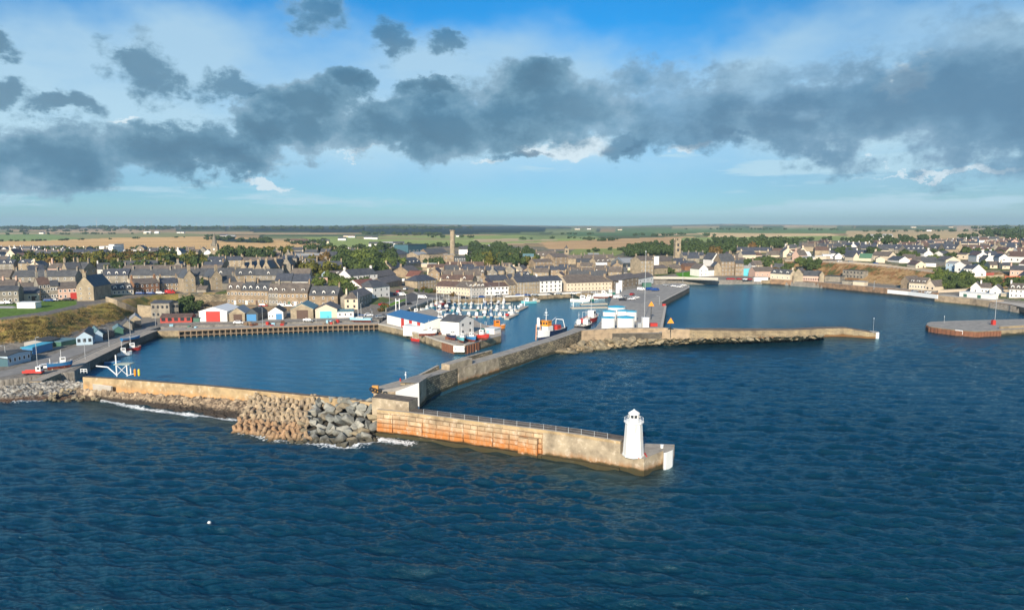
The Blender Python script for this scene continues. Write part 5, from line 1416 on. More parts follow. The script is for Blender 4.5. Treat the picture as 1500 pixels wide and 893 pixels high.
 (1355, 425, 1369, 426, 7, 8, 12, 'G', 'cr', 'sb', dict(cols=2, rows=1, wcol='d')),
 (1405, 436.5, 1454, 439.5, 8, .6, 5, 'F', 'wh', 'wr', dict(doors=((.18, 2, 2.2, 'gn'), (.6, 2, 2.2, 'gn')), label='long low white shed on the short tan sea wall', cat='shed', name='shed')),
 (1421, 430, 1436, 430, 10, 7, 12, 'G', 'wh', 'sb', dict(cols=1, rows=1)), (1436, 430, 1452, 430, 9, 6, 9, 'E', 'wh', 'sb', dict(cols=3, rows=1, ch='L')), (1449, 433, 1466, 433, 9, 7, 12, 'G', 'wh', 'sb', dict(cols=1, rows=1)),
 (1466, 434, 1480, 435, 5, .5, 5, 'F', 'cr', 'wr', dict()),
 (1478, 436, 1512, 437, 13, 8, 10, 'E', 'wh', 'sb', dict(cols=5, rows=2, dm=4, ch='L', label='white house with four pointed dormers at the right edge', near=2)),
 # north side upper level
 (1152, 379, 1168, 379, 5, 4, 9, 'E', 'ts', 'sl', dict(dm=2, ch='L')), (1160, 382, 1170, 382, 9, 7, 12, 'G', 'pk', 'sb', dict(ch='F')),
 (1170, 381, 1190, 381, 4, 2, 8, 'E', 'wh', 'gm', dict()), (1194, 380, 1210, 380, 5, 1, 8, 'F', 'cr', 'wr', dict()), (1205, 379, 1223, 379, 6, 1, 8, 'F', 'wh', 'wr', dict(cols=3, rows=1, wcol='d')),
 (1223, 379.5, 1234, 379.5, 5, 4, 9, 'G', 'wh', 'sl', dict()), (1235, 380, 1256, 381, 6, 6, 10, 'E', 'cr', 'bu', dict(cols=4, rows=1, wcol='d', dm=2, dmt='f', label='cream house with white dormers on the bank top road')),
 (1250, 382, 1258, 382, 6, 6, 10, 'G', 'cr', 'sl', dict()), (1258, 382, 1276, 383, 5, 6, 9, 'E', 'cr', 'gg', dict(label='cream house with a green roof on the bank top')),
 (1276, 380, 1302, 382, 7, 6, 9, 'E', 'cr', 'sb', dict(ch='L')), (1283, 384.5, 1296, 385, 6, 3, 8, 'G', 'cr', 'sb', dict()), (1300, 383, 1317, 385, 4, 5, 9, 'E', 'wh', 'sl', dict()),
 (1320, 384, 1338, 385, 7, 5, 10, 'E', 'pk', 'sb', dict(cols=2, rows=1)), (1335, 385, 1350, 386, 5, 5, 9, 'E', 'wh', 'sb', dict()),
 (1349, 390, 1371, 391, 6, 8, 10, 'E', 'wh', 'sl', dict()), (1353, 379, 1366, 379, 8, 5, 12, 'G', 'wh', 'sl', dict(ch='F')), (1366, 379, 1383, 380, 7, 5, 10, 'G', 'wh', 'sl', dict()),
 (1371, 388, 1385, 390, 9, 5, 10, 'E', 'cr', 'sb', dict()), (1391, 379, 1415, 380, 7, 2, 9, 'E', 'cr', 'sb', dict(cols=3, rows=1, wcol='d')), (1416, 378, 1430, 379, 6, 5, 9, 'E', 'wh', 'bu', dict()), (1430, 379, 1442, 380, 6, 6, 12, 'G', 'wh', 'bu', dict()),
 (1385, 397, 1400, 398, 12, 3, 9, 'E', 'lb', 'gm', dict(cols=2, rows=2)), (1398, 400, 1412, 401, 14, 4, 9, 'G', 'wh', 'sb', dict(cols=1, rows=1, wcol='d')),
 (1411, 405, 1426, 405.5, 12, 5, 10, 'E', 'wh', 'bu', dict(cols=3, rows=2, label='white house with glazed front below the terrace wall')), (1421, 406, 1444, 405, 9, 10, 12, 'G', 'wh', 'sl', dict(cols=2, rows=1, wcol='d', label='big white gable end on the right-hand hillside')),
 (1442, 388, 1455, 388, 7, 7, 11, 'G', 'wh', 'sb', dict(ch='F')), (1450, 393, 1466, 393, 5, 5, 10, 'E', 'cr', 'sb', dict(cols=2, rows=1, wcol='d')), (1463, 384, 1478, 384, 7, 5, 10, 'G', 'wh', 'bu', dict(cols=1, rows=1, wcol='d')),
 (1477, 384, 1504, 385, 9, 7, 10, 'E', 'wh', 'bt', dict(cols=3, rows=1, wcol='d')), (1468, 394, 1484, 394, 5, 4, 9, 'E', 'cr', 'sl', dict(ch='L', cols=2, rows=1)),
 (1479, 404, 1510, 405, 9, 6, 10, 'E', 'pk', 'sl', dict(cols=4, rows=1, ch='L', label='pale pink bungalow with a red fence at the right edge')), (1492, 392, 1512, 393, 6, 5, 9, 'E', 'wh', 'bt', dict()),
 (1295, 370, 1310, 370, 6, 6, 12, 'E', 'gs', 'bu', dict(dm=2, ch='LR')), (1310, 371, 1325, 371, 6, 7, 12, 'E', 'gs', 'bu', dict(dm=2, ch='R')), (1328, 373, 1343, 373, 7, 7, 12, 'E', 'gs', 'bu', dict(dm=2, ch='R')), (1343, 373, 1356, 373, 7, 7, 12, 'E', 'ts', 'bu', dict(dm=2, ch='R')),
 (1366, 371, 1385, 371, 6, 7, 12, 'E', 'gs', 'bu', dict(dm=2, ch='R')), (1384, 372, 1402, 372, 7, 8, 12, 'E', 'ts', 'bu', dict(dm=2, ch='R')), (1400, 372, 1411, 372, 9, 7, 14, 'G', 'ts', 'sl', dict(ch='F')),
]
for i in range(4): KEYS.append((1411+i*10.5, 371+i*.2, 1421+i*10.5, 371+i*.2, 6, 6, 11, 'E', 'wh', 'bt', dict(dm=1)))
for k in KEYS: HB(*k[:10], **k[10])
# ================================================================ special buildings
def at_g(px, py): return hit(px, py)
# tall brick chimney
q = hit(663, 381); s_ = q.y/1000
e = empty('factory_chimney', q); tag(e, 'tall slender tan brick chimney standing over the distillery', 'chimney')
hc = zat(663, 337, q.y)-q.z
mb = MB(); mb.lathe([(3.6, -1), (3.6, 5.5), (3.2, 6), (2.9, 6), (2.5, hc-1.2)], 14); mb.build('shaft', WALL['ts'][0], e)
mb = MB(); mb.lathe([(2.5, hc-1.25), (3.1, hc-.9), (3.1, hc), (2.2, hc), (2.2, hc-1)], 14); mb.build('cap', WALL['ts'][0], e)
# church with spire
q = hit(314, 378)
e = empty('church', q, R(8)); tag(e, 'stone church with a sharp grey spire rising over the town', 'church')
k = q.y/1000
mb = MB(); mb.box(-5*k, 5*k, 0, 9*k, -2, 17*k); mb.build('tower', WALL['ts'][0], e)
mb = MB(); z0, z1 = 17*k, zat(314, 341, q.y)-q.z
mb.lathe([(5.6*k, z0), (3.9*k, z0+4*k), (.3, z1)], 8, c=(0, 4.5*k, 0), smooth=False, ph=R(22.5)); mb.build('spire', stone('spire_stone', (.25, .23, .19), ct=.9), e)
for sx in (-1, 1):
    for sy in (0, 1):
        mb = MB(); mb.lathe([(1.1*k, z0-.5), (1.1*k, z0+1.5*k), (.05, z0+5*k)], 6, c=(sx*4*k, .8*k+sy*7.4*k, 0), smooth=False); mb.build('pinnacle', WALL['ts'][0], e)
wm, rm = house_mesh(34*k, 12*k, 4.5*k, 7*k, 'E')
wm.build('nave', WALL['ts'][0], e, (5*k, 1, 0)); rm.build('nave_roof', ROOF['sb'][0], e, (5*k, 1, 0))
for i in range(5): win(e, (9+6*i)*k, .9, 1*k, 1.6, 3, 0, 'd')
def tower(px, py, top, wpx, label, wk='ts', kind='battlement', name='tower', cat='tower'):
    q = hit(px, py); k = q.y/1000; w_ = wpx*k/2; h_ = zat(px, top, q.y)-q.z
    e = empty(name, q, R(6)); tag(e, label, cat)
    mb = MB(); mb.box(-w_, w_, 0, 2*w_, -2, h_*.9); mb.build('shaft', WALL[wk][0], e)
    if kind == 'battlement':
        mb = MB(); mb.box(-w_*1.08, w_*1.08, -.08*w_, 2.08*w_, h_*.9, h_*.94); mb.build('cornice', WALL[wk][0], e)
        for sx in (-1, 1):
            for sy in (0, 1):
                mb = MB(); mb.box(sx*w_*.86-.18*w_, sx*w_*.86+.18*w_, w_+sy*0+(sy*2-1)*w_*.84-.18*w_, w_+(sy*2-1)*w_*.84+.18*w_, h_*.942, h_*1.04); mb.build('pinnacle', WALL[wk][0], e)
    else:
        mb = MB(); mb.lathe([(w_*1.2, h_*.9), (w_*.5, h_*.97), (0, h_*1.12)], 8, c=(0, w_, 0), smooth=False, ph=R(22.5)); mb.build('cupola_roof', ROOF['sl'][0], e)
    for z in (.35, .62): win(e, 0, -.02, h_*z, w_*.7, h_*.14, 0, 'd')
    return e
tower(993, 378, 350, 8, 'square tan stone tower above the dark trees, near picture centre right')
tower(830, 384, 361, 6, 'slim church tower with small spire behind the yellow hut', kind='cupola')
tower(432, 398, 376, 6, 'clock tower with dark cupola above the stone terrace', wk='gs', kind='cupola')
q = hit(432, 398); mb = MB(); mb.lathe([(0, 0), (.95, 0), (.95, .2)], 14)
k = q.y/1000; o = mb.build('clock_face', m_white, bpy.data.objects['tower.002'], (0, -.1, (zat(432, 376, q.y)-q.z)*.80)); o.rotation_euler = (R(90), 0, 0)
tower(154, 374, 361, 2.6, 'small pale stone turret standing in front of the white school', kind='cupola')
# fuel tanks
def tank(px, py, wpx, hpx, label, rail=True):
    c = at(px, py, 3.25); k = c.y/1000; r_ = wpx*k/2; h_ = hpx*k*1.0
    e = empty('fuel_tank', (c.x, c.y+r_, 3.2)); tag(e, label, 'tank', 'white fuel tanks with blue roofs')
    mb = MB(); mb.lathe([(r_, 0), (r_, h_)], 28); mb.build('shell', m_white, e)
    mb = MB(); mb.lathe([(r_+.08, h_-.25), (r_+.1, h_+.02), (0, h_+r_*.16)], 28); mb.build('tank_roof', ROOF['cb'][0], e)
    mb = MB(); mb.lathe([(r_+.25, 0), (r_+.25, .35), (r_, .36)], 28); mb.build('plinth', m_conc, e)
    mb = MB()
    for x in (-.25, .25): mb.tube((r_*.8+x, -r_*.66, 0), (r_*.8+x, -r_*.66, h_+.9), .04, n=4)
    for i in range(int(h_/.5)): mb.tube((r_*.8-.25, -r_*.66, .4+i*.5), (r_*.8+.25, -r_*.66, .4+i*.5), .03, n=4, cap=False)
    mb.build('ladder', m_steel, e)
tank(892, 484, 20, 19, 'white fuel tank with blue roof, front left one')
tank(918.5, 484, 26, 19, 'broad white fuel tank with blue roof, front right one')
tank(894, 470, 20, 14, 'white fuel tank with blue roof, middle left behind the front pair')
tank(914, 469, 18, 14, 'white fuel tank with blue roof, between the two right ones')
tank(926, 471, 16, 15, 'white fuel tank with blue roof, rightmost')
tank(905, 461, 26, 11, 'white fuel tank with blue roof, rearmost of the cluster')
# central quay: long white shed, gabled white building
HB(567, 473.5, 622, 487.5, 14, 5.5, 13, 'E', 'wh', 'bb', z=3.1, doors=((.44, 2.6, 4, 'rd'), (.65, 2.6, 4, 'rd'), (.86, 2.6, 4, 'rd')), name='shed', cat='shed', label='long white shed with blue roof and three red doors on the central quay')
HB(622.5, 487, 632, 482, 8, 1, 9, 'F', 'wh', 'wr', z=3.1, cols=4, rows=1, ww=1.2, wh=.8, name='office', cat='office', label='low white annex with small windows at the end of the blue-roofed shed', near=2)
HB(672.5, 492, 694, 486.5, 20, 7, 8.5, 'G', 'wh', 'sl', z=3.1, cols=2, rows=2, wcol='d', ww=1.1, wh=.9, name='net_store', cat='building', label='tall white gabled building with grey roof on the quay end', side=0)
HB(720, 484, 733.5, 489.5, 9, 3, 5, 'F', 'wh', 'wr', z=3.1, name='kiosk', cat='kiosk', label='small white block at the tip of the central quay') if 0 else HB(724, 489.5, 733.5, 487, 7, .8, 4, 'F', 'wh', 'wr', z=3.1, name='kiosk', cat='kiosk', label='small white block at the tip of the central quay')
HB(632, 489, 643, 487, 4.5, .5, 4, 'F', 'gy', 'gm', z=3.1, name='container', cat='container', label='pale grey container on the central quay beside the boats')
# goalpost lifting frame behind the blue-roofed shed
q = at(580, 457, 4); e = empty('lifting_frame', q); tag(e, 'white goalpost frame behind the blue-roofed shed', 'frame')
for x in (0, 1.7):
    mb = MB(); mb.box(x-.16, x+.16, -.16, .16, 0, 6.6); mb.build('post', m_wsteel, e)
mb = MB(); mb.box(-.16, 1.86, -.15, .15, 5.3, 5.7); mb.build('beam', m_wsteel, e)
# low bridge over the river mouth
br = empty('bridge', (*at(985, 411, 3)[:2], 0)); tag(br, 'low pale concrete road bridge at the head of the harbour', 'bridge')
l = [tuple(at(x, y, 5.2)[:2]) for x, y in [(955, 407), (1000, 407.2), (1052, 408.8)]]
wallstrip(br, 'deck', l, 0, 9, 4.2, 5.2, [m_conc, m_asph])
wallstrip(br, 'parapet', l, -.3, .1, 5.0, 6.2, [plain('cream_parapet', (.55, .50, .42), .8, .1), m_conc])
for x in (970, 990, 1010, 1030):
    p = at(x, 410, 3); mb = MB(); mb.box(-.7, .7, 1, 8, -2, 4.3); mb.build('pier', m_conc, br, (p.x-br.location[0], p.y-br.location[1]+3, 0))
# retaining walls
def gwall(pts, h_, th, label, m, bot=-1.5, name='retaining_wall', cat='wall', top=None):
    P_ = [hit(x, y) for x, y in pts]
    l = [tuple(p[:2]) for p in P_]
    e = empty(name, (*l[0], 0)); tag(e, label, cat)
    zz_ = [p.z+h_ for p in P_] if top is None else top
    a = rel(e, l); b_ = rel(e, offset(l, th)); mb = MB()
    mb.prism(a+b_[::-1], [p.z+bot for p in P_]*1+[p.z+bot for p in P_][::-1], zz_+zz_[::-1], 0, 1)
    mb.build('masonry', [m, m_conc], e)
gwall([(262, 447), (300, 447), (333, 446)], 6.5, .8, 'long grey retaining wall left of the stone terrace', m_darkwall, top=[10.6, 10.4, 10.2])
gwall([(262, 452), (300, 450.5), (333, 449)], 3.0, .5, 'lower brown retaining wall behind the white shed', stone('brown_wall', (.20, .155, .10)))
gwall([(155, 442), (172, 447), (185, 453), (202, 459)], 2.4, .7, 'pale stone wall stepping down the end of the grassy bank', WALL['ts'][0])
gwall([(202, 462), (222, 464)], 5, .7, 'tall pale stone wall by the grey store', WALL['ts'][0])
gwall([(262, 458), (300, 456), (420, 455), (500, 456)], 2.2, .5, 'low stone wall behind the coloured sheds', stone('brown_wall2', (.22, .165, .105)))
gwall([(566, 457), (580, 451), (592, 446)], 1.8, .5, 'curved stone wall below the grass verge', WALL['gs'][0])
gwall([(1150, 382.5), (1200, 383.5), (1250, 386), (1300, 390), (1340, 395), (1368, 400)], 1.2, .4, 'pale wall along the top of the brown bank', plain('pale_wall', (.45, .38, .29), .9, .2))
gwall([(1374, 428.5), (1420, 426.5), (1478, 428)], 1.6, .4, 'pale garden wall behind the right shore road', plain('pale_wall', (.45, .38, .29), .9, .2))
gwall([(1405, 411), (1430, 409), (1470, 405)], 1.5, .4, 'tan terrace wall below the big white gable', WALL['ts'][0])
gwall([(1472, 408), (1510, 408)], 1.6, .2, 'bright red-orange fence below the pale pink bungalow', plain('red_fence', (.42, .10, .04), .7, .2), name='fence', cat='fence')
gwall([(1438, 404), (1456, 403)], 1.8, .2, 'dark red fence beside the big white gable', plain('dark_red_fence', (.28, .05, .035), .7, .2), name='fence', cat='fence')
gwall([(1150, 392), (1175, 394)], .9, .3, 'short stone wall on the brown bank', WALL['ts'][0])
gwall([(700, 395), (760, 394)], 2.5, .6, 'long tan stone wall right of the distillery', WALL['ts'][0])
gwall([(619, 396), (650, 396), (700, 395.5)], 3, .6, 'tan boundary wall below the distillery', WALL['ts'][0])

# ================================================================ rest of the town
random.seed(99)
rowspec = [  # (x0, y0, x1, y1, walls, chance of a terrace, gap)
 (-60, 421, 60, 420, 'gs ts pk cr', .2, 3), (-60, 405, 70, 400, 'ts cr gs', .2, 3), (-60, 399, 60, 396, 'ts gs cr', .2, 3), (-60, 392, 32, 390, 'cr gs wh', .1, 3), (-60, 386, 8, 384, 'cr wh', .1, 3),
 (150, 417, 250, 416, 'ts gs', .3, 2), (150, 409, 260, 408, 'ts gs bs', .35, 2), (168, 402, 262, 401, 'ts gs', .3, 2),
 (-60, 377, 140, 376, 'wh cr pk gs', .25, 4), (-60, 373.5, 145, 372.5, 'wh cr gs', .3, 4), (-60, 370.5, 120, 370, 'wh gs cr', .35, 3), (-60, 367.6, 90, 367, 'wh gy cr', .5, 3),
 (200, 374, 300, 373, 'ts gs wh', .3, 5), (200, 370, 300, 369.6, 'gs ts gy', .3, 5),
 (255, 418, 350, 417, 'ts gs', .3, 1), (262, 411, 350, 410, 'ts gs bs', .3, 1), (252, 404, 350, 402, 'ts gs bs', .3, 1), (300, 397, 352, 396, 'ts gs', .3, 1),
 (300, 391, 480, 389, 'ts bs gs', .3, 1), (318, 386.5, 480, 385, 'ts gs bs', .3, 1), (340, 378, 500, 376, 'ts gs cr', .3, 2), (360, 373.5, 520, 372, 'ts wh gs', .3, 3),
 (395, 409, 480, 408, 'ts gs', .3, 2), (396, 404, 480, 402, 'ts gs bs', .3, 2), (440, 397, 480, 396, 'ts gs', .3, 2),
 (640, 421, 760, 420, 'ts bs cr', .5, 1), (645, 416, 830, 415, 'ts bs gs', .5, 1), (628, 411, 760, 410, 'ts bs gs', .5, 1), (625, 406.5, 840, 405, 'ts bs gs', .5, 1), (625, 402.5, 770, 401, 'ts bs cr', .45, 1), (650, 398.5, 930, 398, 'ts bs gs', .45, 1),
 (758, 410, 900, 409, 'ts bs gs', .5, 1), (870, 403, 940, 402, 'ts bs gs', .4, 2), (750, 381, 765, 381, 'ts', .2, 2), (815, 386, 900, 385, 'ts gs', .2, 4),
 (980, 398, 1000, 398, 'ts bs', .2, 2), (1000, 391, 1045, 390, 'ts gs cr', .2, 2), (985, 386, 1045, 385, 'ts gs', .2, 2), (1000, 381.5, 1050, 381, 'ts gs', .2, 4),
 (1052, 392, 1100, 391, 'ts gs bs', .25, 1), (1055, 387, 1150, 386, 'ts bs cr', .25, 2), (1050, 382, 1150, 381, 'ts gs cr pk', .25, 2), (1060, 377.5, 1150, 377, 'ts gs cr', .25, 3), (1075, 373.5, 1150, 373, 'ts gs', .25, 5),
 (1100, 397, 1150, 397, 'ts bs cr', .2, 2), (1110, 402, 1128, 402, 'ts cr', .2, 2),
 (1150, 375, 1290, 374.5, 'ts cr gs wh', .3, 2), (1150, 371.5, 1290, 371, 'ts cr gs', .35, 2), (1150, 368.2, 1290, 367.8, 'ts gs wh', .35, 3), (1160, 365, 1290, 364.8, 'gs ts cr', .35, 4), (1180, 362.3, 1300, 362, 'gs ts wh', .35, 5),
 (1300, 366, 1600, 366, 'gs ts cr', .4, 2), (1320, 362.5, 1600, 362.5, 'ts pk cr', .4, 2), (1340, 359.5, 1600, 359.5, 'ts pk gs', .4, 2), (1360, 357, 1600, 357, 'ts pk wh', .4, 3), (1390, 354.8, 1600, 354.6, 'gs wh pk', .4, 4),
 (1455, 378, 1600, 378, 'wh cr', .3, 2), (1455, 372, 1600, 372, 'wh cr pk', .3, 2), (1340, 394, 1384, 396, 'wh cr', .1, 3), (1510, 399, 1600, 402, 'wh cr', .1, 3), (1510, 412, 1600, 416, 'wh cr', .1, 3), (1515, 436, 1600, 440, 'wh cr', .1, 4),
 (1415, 388, 1440, 388, 'wh', .0, 3), (1430, 384, 1460, 384, 'wh cr', 0, 2)]
ROOFS = {'L': 'sl sl bu sb sb', 'M': 'sb sb sl bu bt', 'R': 'sb bt bt sl bu'}
made = []
for (x0, y0, x1, y1, wl, pt, gap) in rowspec:
    x = x0+random.uniform(0, 4)
    while x < x1:
        y = y0+(y1-y0)*(x-x0)/(x1-x0)+random.uniform(-.25, .25)
        A = hit(x, y); k = A.y/1000
        ter = random.random() < pt*.6
        gab = (not ter) and random.random() < .48
        w_ = random.uniform(24, 40) if ter else random.uniform(7, 9) if gab else random.uniform(9, 14)
        d = random.uniform(7.5, 9.5) if not gab else random.uniform(10, 16)
        yaw = random.uniform(-.3, .3)+(.2 if x < 600 else -.05)
        B_ = A+V(math.cos(yaw)*w_, math.sin(yaw)*w_, 0); B_.z = A.z
        c = V(A.x-math.sin(yaw)*d/2+math.cos(yaw)*w_/2, A.y+math.cos(yaw)*d/2+math.sin(yaw)*w_/2)
        rr = max(w_, d)/2
        ok = all((c.x-f[0])**2+(c.y-f[1])**2 > ((min(rr, 8)+min(f[2], 9))*.86)**2 and not (abs(c.y-f[1]) < 9 and abs(c.x-f[0]) < (rr+f[2])*.92) for f in FOOT)
        if ok:
            wk = random.choice(wl.split()); st = random.choice([1, 2, 2]) if wk in ('ts', 'gs', 'bs') else random.choice([1, 1, 2])
            if A.y > 560 and random.random() < .4: st = 1
            he = 2.8+2.6*(st-1)+random.uniform(0, .6)
            if A.y > 560: he -= .4
            rk = random.choice(ROOFS['L' if x < 500 else 'M' if x < 1150 else 'R'].split())
            made.append((A.y, A, B_, d, he, random.uniform(2.6, 3.8), 'G' if gab else 'E', wk, rk, st, ter, w_))
            FOOT.append((c.x, c.y, rr))
        x += (w_+gap+random.uniform(0, 3))/k*.98
made.sort(key=lambda m: m[0])
NI = 300-len([r for r in REG])
print('scattered houses', len(made), 'keys', len(REG))
far_w = {}
for i, (Yd, A, B_, d, he, hr, typ, wk, rk, st, ter, w_) in enumerate(made):
    if i < NI:
        cols_ = 0 if Yd > 620 else max(1, int(w_/3.6)) if typ == 'E' else 2
        ch = ('F' if typ == 'G' else ('LOPR' if ter else random.choice(['LR', 'L', 'R', 'LR'])))
        wide = wk in ('ts', 'gs', 'bs')
        if not wide and not ter and random.random() < .4: ch = ch[:1] if typ == 'E' else ''
        house(A, B_, d, he, hr, typ, wk, rk, cols=cols_, rows=st if Yd < 620 else 0, ch=ch, dm=(random.choice([0, 0, 2, 3]) if (Yd < 560 and typ == 'E') else 0), wcol='m' if wide else 'd', ww=.85, wh=1.2)
        FOOT.pop()
    else:
        wm, rm = house_mesh(w_, d, he, hr, typ)
        yaw = math.atan2(B_.y-A.y, B_.x-A.x); M = Matrix.Translation(V(A.x, A.y, A.z)) @ Matrix.Rotation(yaw, 4, 'Z')
        cm_ = MB()
        for t in ((.04, .96) if not ter else (.03, .35, .66, .97)): cm_.box(w_*t-.4, w_*t+.4, d/2-.7, d/2+.7, he+hr-.5, he+hr+1.4)
        for src, key in ((wm, wk), (rm, rk), (cm_, wk)):
            big = far_w.setdefault('all', MB()); mats = far_w.setdefault('m', [])
            mt = (WALL.get(key) or ROOF[key])[0]
            if mt not in mats: mats.append(mt)
            o_ = len(big.v)
            big.v += [tuple(M @ Vector(v)) for v in src.v]
            big.f += [tuple(j+o_ for j in f) for f in src.f]; big.uv += src.uv; big.mi += [mats.index(mt)]*len(src.f); big.sm += src.sm
if 'all' in far_w:
    tag(far_w['all'].build('distant_houses', far_w['m']), 'small distant houses at the back of the town', 'houses', kind='stuff')
# isolated farms and sheds in the fields
for (px, py, w_, wk, rk, he) in [(57, 342.5, 14, 'wh', 'sl', 4), (210, 342.5, 22, 'cr', 'wr', 4), (226, 342, 14, 'wh', 'wr', 4), (259, 341.5, 12, 'wh', 'sl', 4), (265, 341.5, 10, 'wh', 'sl', 4),
        (322, 347, 18, 'gy', 'bu', 4), (330, 348, 22, 'wh', 'gm', 3), (425, 356, 14, 'cr', 'bt', 4), (433, 357, 14, 'pk', 'bt', 4), (441, 356.5, 12, 'wh', 'bt', 4), (470, 356.5, 14, 'cr', 'sl', 4), (495, 352, 16, 'wh', 'sl', 4),
        (503, 347.5, 16, 'cr', 'sl', 4), (510, 348, 16, 'wh', 'bt', 4), (533, 350, 22, 'wh', 'sl', 4), (545, 350.5, 12, 'wh', 'sl', 4), (560, 361.5, 16, 'wh', 'gm', 5), (573, 361, 20, 'wh', 'sl', 5), (540, 361, 20, 'wh', 'sl', 4),
        (668, 347, 18, 'wh', 'sl', 4), (715, 365.5, 16, 'wh', 'gm', 4), (1275, 348.5, 26, 'wh', 'gm', 4), (1290, 348, 24, 'wh', 'gm', 4), (1355, 338.8, 22, 'wh', 'sl', 5), (1335, 333.8, 26, 'cr', 'gm', 5), (1390, 333.5, 24, 'cr', 'sl', 5), (842, 336.5, 26, 'cr', 'gm', 5), (860, 336, 20, 'wh', 'sl', 5), (905, 337.2, 20, 'cr', 'sl', 5), (1165, 379, 14, 'wh', 'wr', 3)]:
    A = hit(px, py); house(A, A+V(w_, 0, 0), 9, he, 3, 'E', wk, rk, look='distant '+WALL[wk][1]+' farm building', cat='farm building')
    REG[-1] = REG[-1][:2]+('farm building',)+REG[-1][3:]
FMARK = [('in the far left fields', 150, 342), ('beyond the church spire', 330, 347), ('in the fields beyond the terrace', 450, 355), ('beyond the distillery', 560, 355), ('beyond the chimney', 690, 355), ('on the skyline at centre right', 870, 336), ('in the far right fields', 1320, 340)]
FREG = [r for r in REG if r[2] == 'farm building']; REG[:] = [r for r in REG if r[2] != 'farm building']

# ================================================================ trees
def foliage(name, c, c2):
    m, nt, b = newmat(name)
    n1 = noisen(nt, posn(nt), .35, 4, .6)
    oi = nt.nodes.new('ShaderNodeObjectInfo').outputs['Random']
    f = math_(nt, 'MULTIPLY_ADD', oi, .5, math_(nt, 'SUBTRACT', n1, .22), clamp=True)
    nt.links.new(mixc(nt, f, c, c2), b.inputs['Base Color']); b.inputs['Roughness'].default_value = .8
    b.inputs['Specular IOR Level'].default_value = .2
    return m
FOL = {'g': (foliage('green_leaves', (.034, .056, .018), (.075, .105, .028)), 'green'), 'd': (foliage('dark_leaves', (.026, .048, .016), (.065, .095, .028)), 'dark green'),
       'o': (foliage('olive_leaves', (.065, .075, .015), (.14, .13, .022)), 'olive'), 'b': (foliage('browning_leaves', (.07, .06, .018), (.17, .095, .025)), 'browning'),
       'l': (foliage('bright_leaves', (.06, .09, .02), (.13, .165, .035)), 'bright green')}
m_bark = plain('bark', (.10, .075, .055), .95, .3, 1)
def crownmesh(seed, n=420, squat=.8):
    r = np.random.default_rng(seed)
    lobes = [(r.normal(0, .36), r.normal(0, .36), .62+r.normal(0, .16), r.uniform(.28, .46)) for _ in range(9)]
    vs = []; fs = []
    for i in range(n):
        lx, ly, lz, lr = lobes[r.integers(len(lobes))]
        d = r.normal(0, 1, 3); d /= np.linalg.norm(d); rad = lr*r.uniform(.75, 1.06)
        c = np.array([lx, ly, lz])+d*rad
        c[2] = max(c[2], .12)
        nrm = d*.8+r.normal(0, .5, 3); nrm /= np.linalg.norm(nrm)
        t = np.cross(nrm, [0, 0, 1.0]); t /= np.linalg.norm(t)+1e-9; s_ = np.cross(nrm, t)
        h_ = r.uniform(.055, .11)
        i0 = len(vs)
        for a_, b_ in ((-1, -.7), (.8, -1), (1.1, .6), (-.3, 1.1)): vs.append(tuple(c+t*a_*h_+s_*b_*h_))
        fs.append((i0, i0+1, i0+2, i0+3))
    # shaded inner masses
    for lx, ly, lz, lr in lobes:
        i0 = len(vs); R_ = lr*.78
        for k in range(3):
            zz_ = (-.6, 0, .6)[k]; q = (.75, 1, .75)[k]
            for j in range(6): 
                a_ = j*math.pi/3+k; rr = R_*q*r.uniform(.85, 1.1)
                vs.append((lx+rr*math.cos(a_), ly+rr*math.sin(a_), max(.1, lz+zz_*R_)))
        vs.append((lx, ly, max(.08, lz-R_))); vs.append((lx, ly, lz+R_))
        for k in range(2):
            for j in range(6): fs.append((i0+k*6+j, i0+k*6+(j+1) % 6, i0+k*6+6+(j+1) % 6, i0+k*6+6+j))
        for j in range(6):
            fs.append((i0+18, i0+(j+1) % 6, i0+j)); fs.append((i0+19, i0+12+j, i0+12+(j+1) % 6))
    me = bpy.data.meshes.new('crown'); me.from_pydata(vs, [], fs)
    return me
CROWN = {}
for k in FOL:
    CROWN[k] = []
    for s in range(4):
        me = crownmesh(s*7+3); me.materials.append(FOL[k][0]); CROWN[k].append(me)
mb = MB(); mb.tube((0, 0, -.12), (.01, 0, .32), .045, .03, n=6)
for a in (0, 2.1, 4.2): mb.tube((.01, 0, .28), (.22*math.cos(a), .22*math.sin(a), .58), .024, .01, n=4)
TRUNK = mb.mesh('trunk'); TRUNK.materials.append(m_bark)
TREG = []
def tree(p, h_, wd, kind, name='tree'):
    bush = name == 'bush'
    e = empty(name, p, random.uniform(0, 6.28))
    o = link('crown' if not bush else 'foliage', random.choice(CROWN[kind]), None, e); s = h_/1.1
    o.scale = (wd, wd, s); o.location = (0, 0, -.1*s if bush else 0)
    if not bush: t = link('trunk', TRUNK, None, e); t.scale = (h_, h_, s)
    px, py = proj(p.x, p.y, p.z)
    TREG.append((e, FOL[kind][1]+(' bush' if bush else ' leafy tree'), name, px, py, 'bushes around the town' if bush else 'trees around the town'))
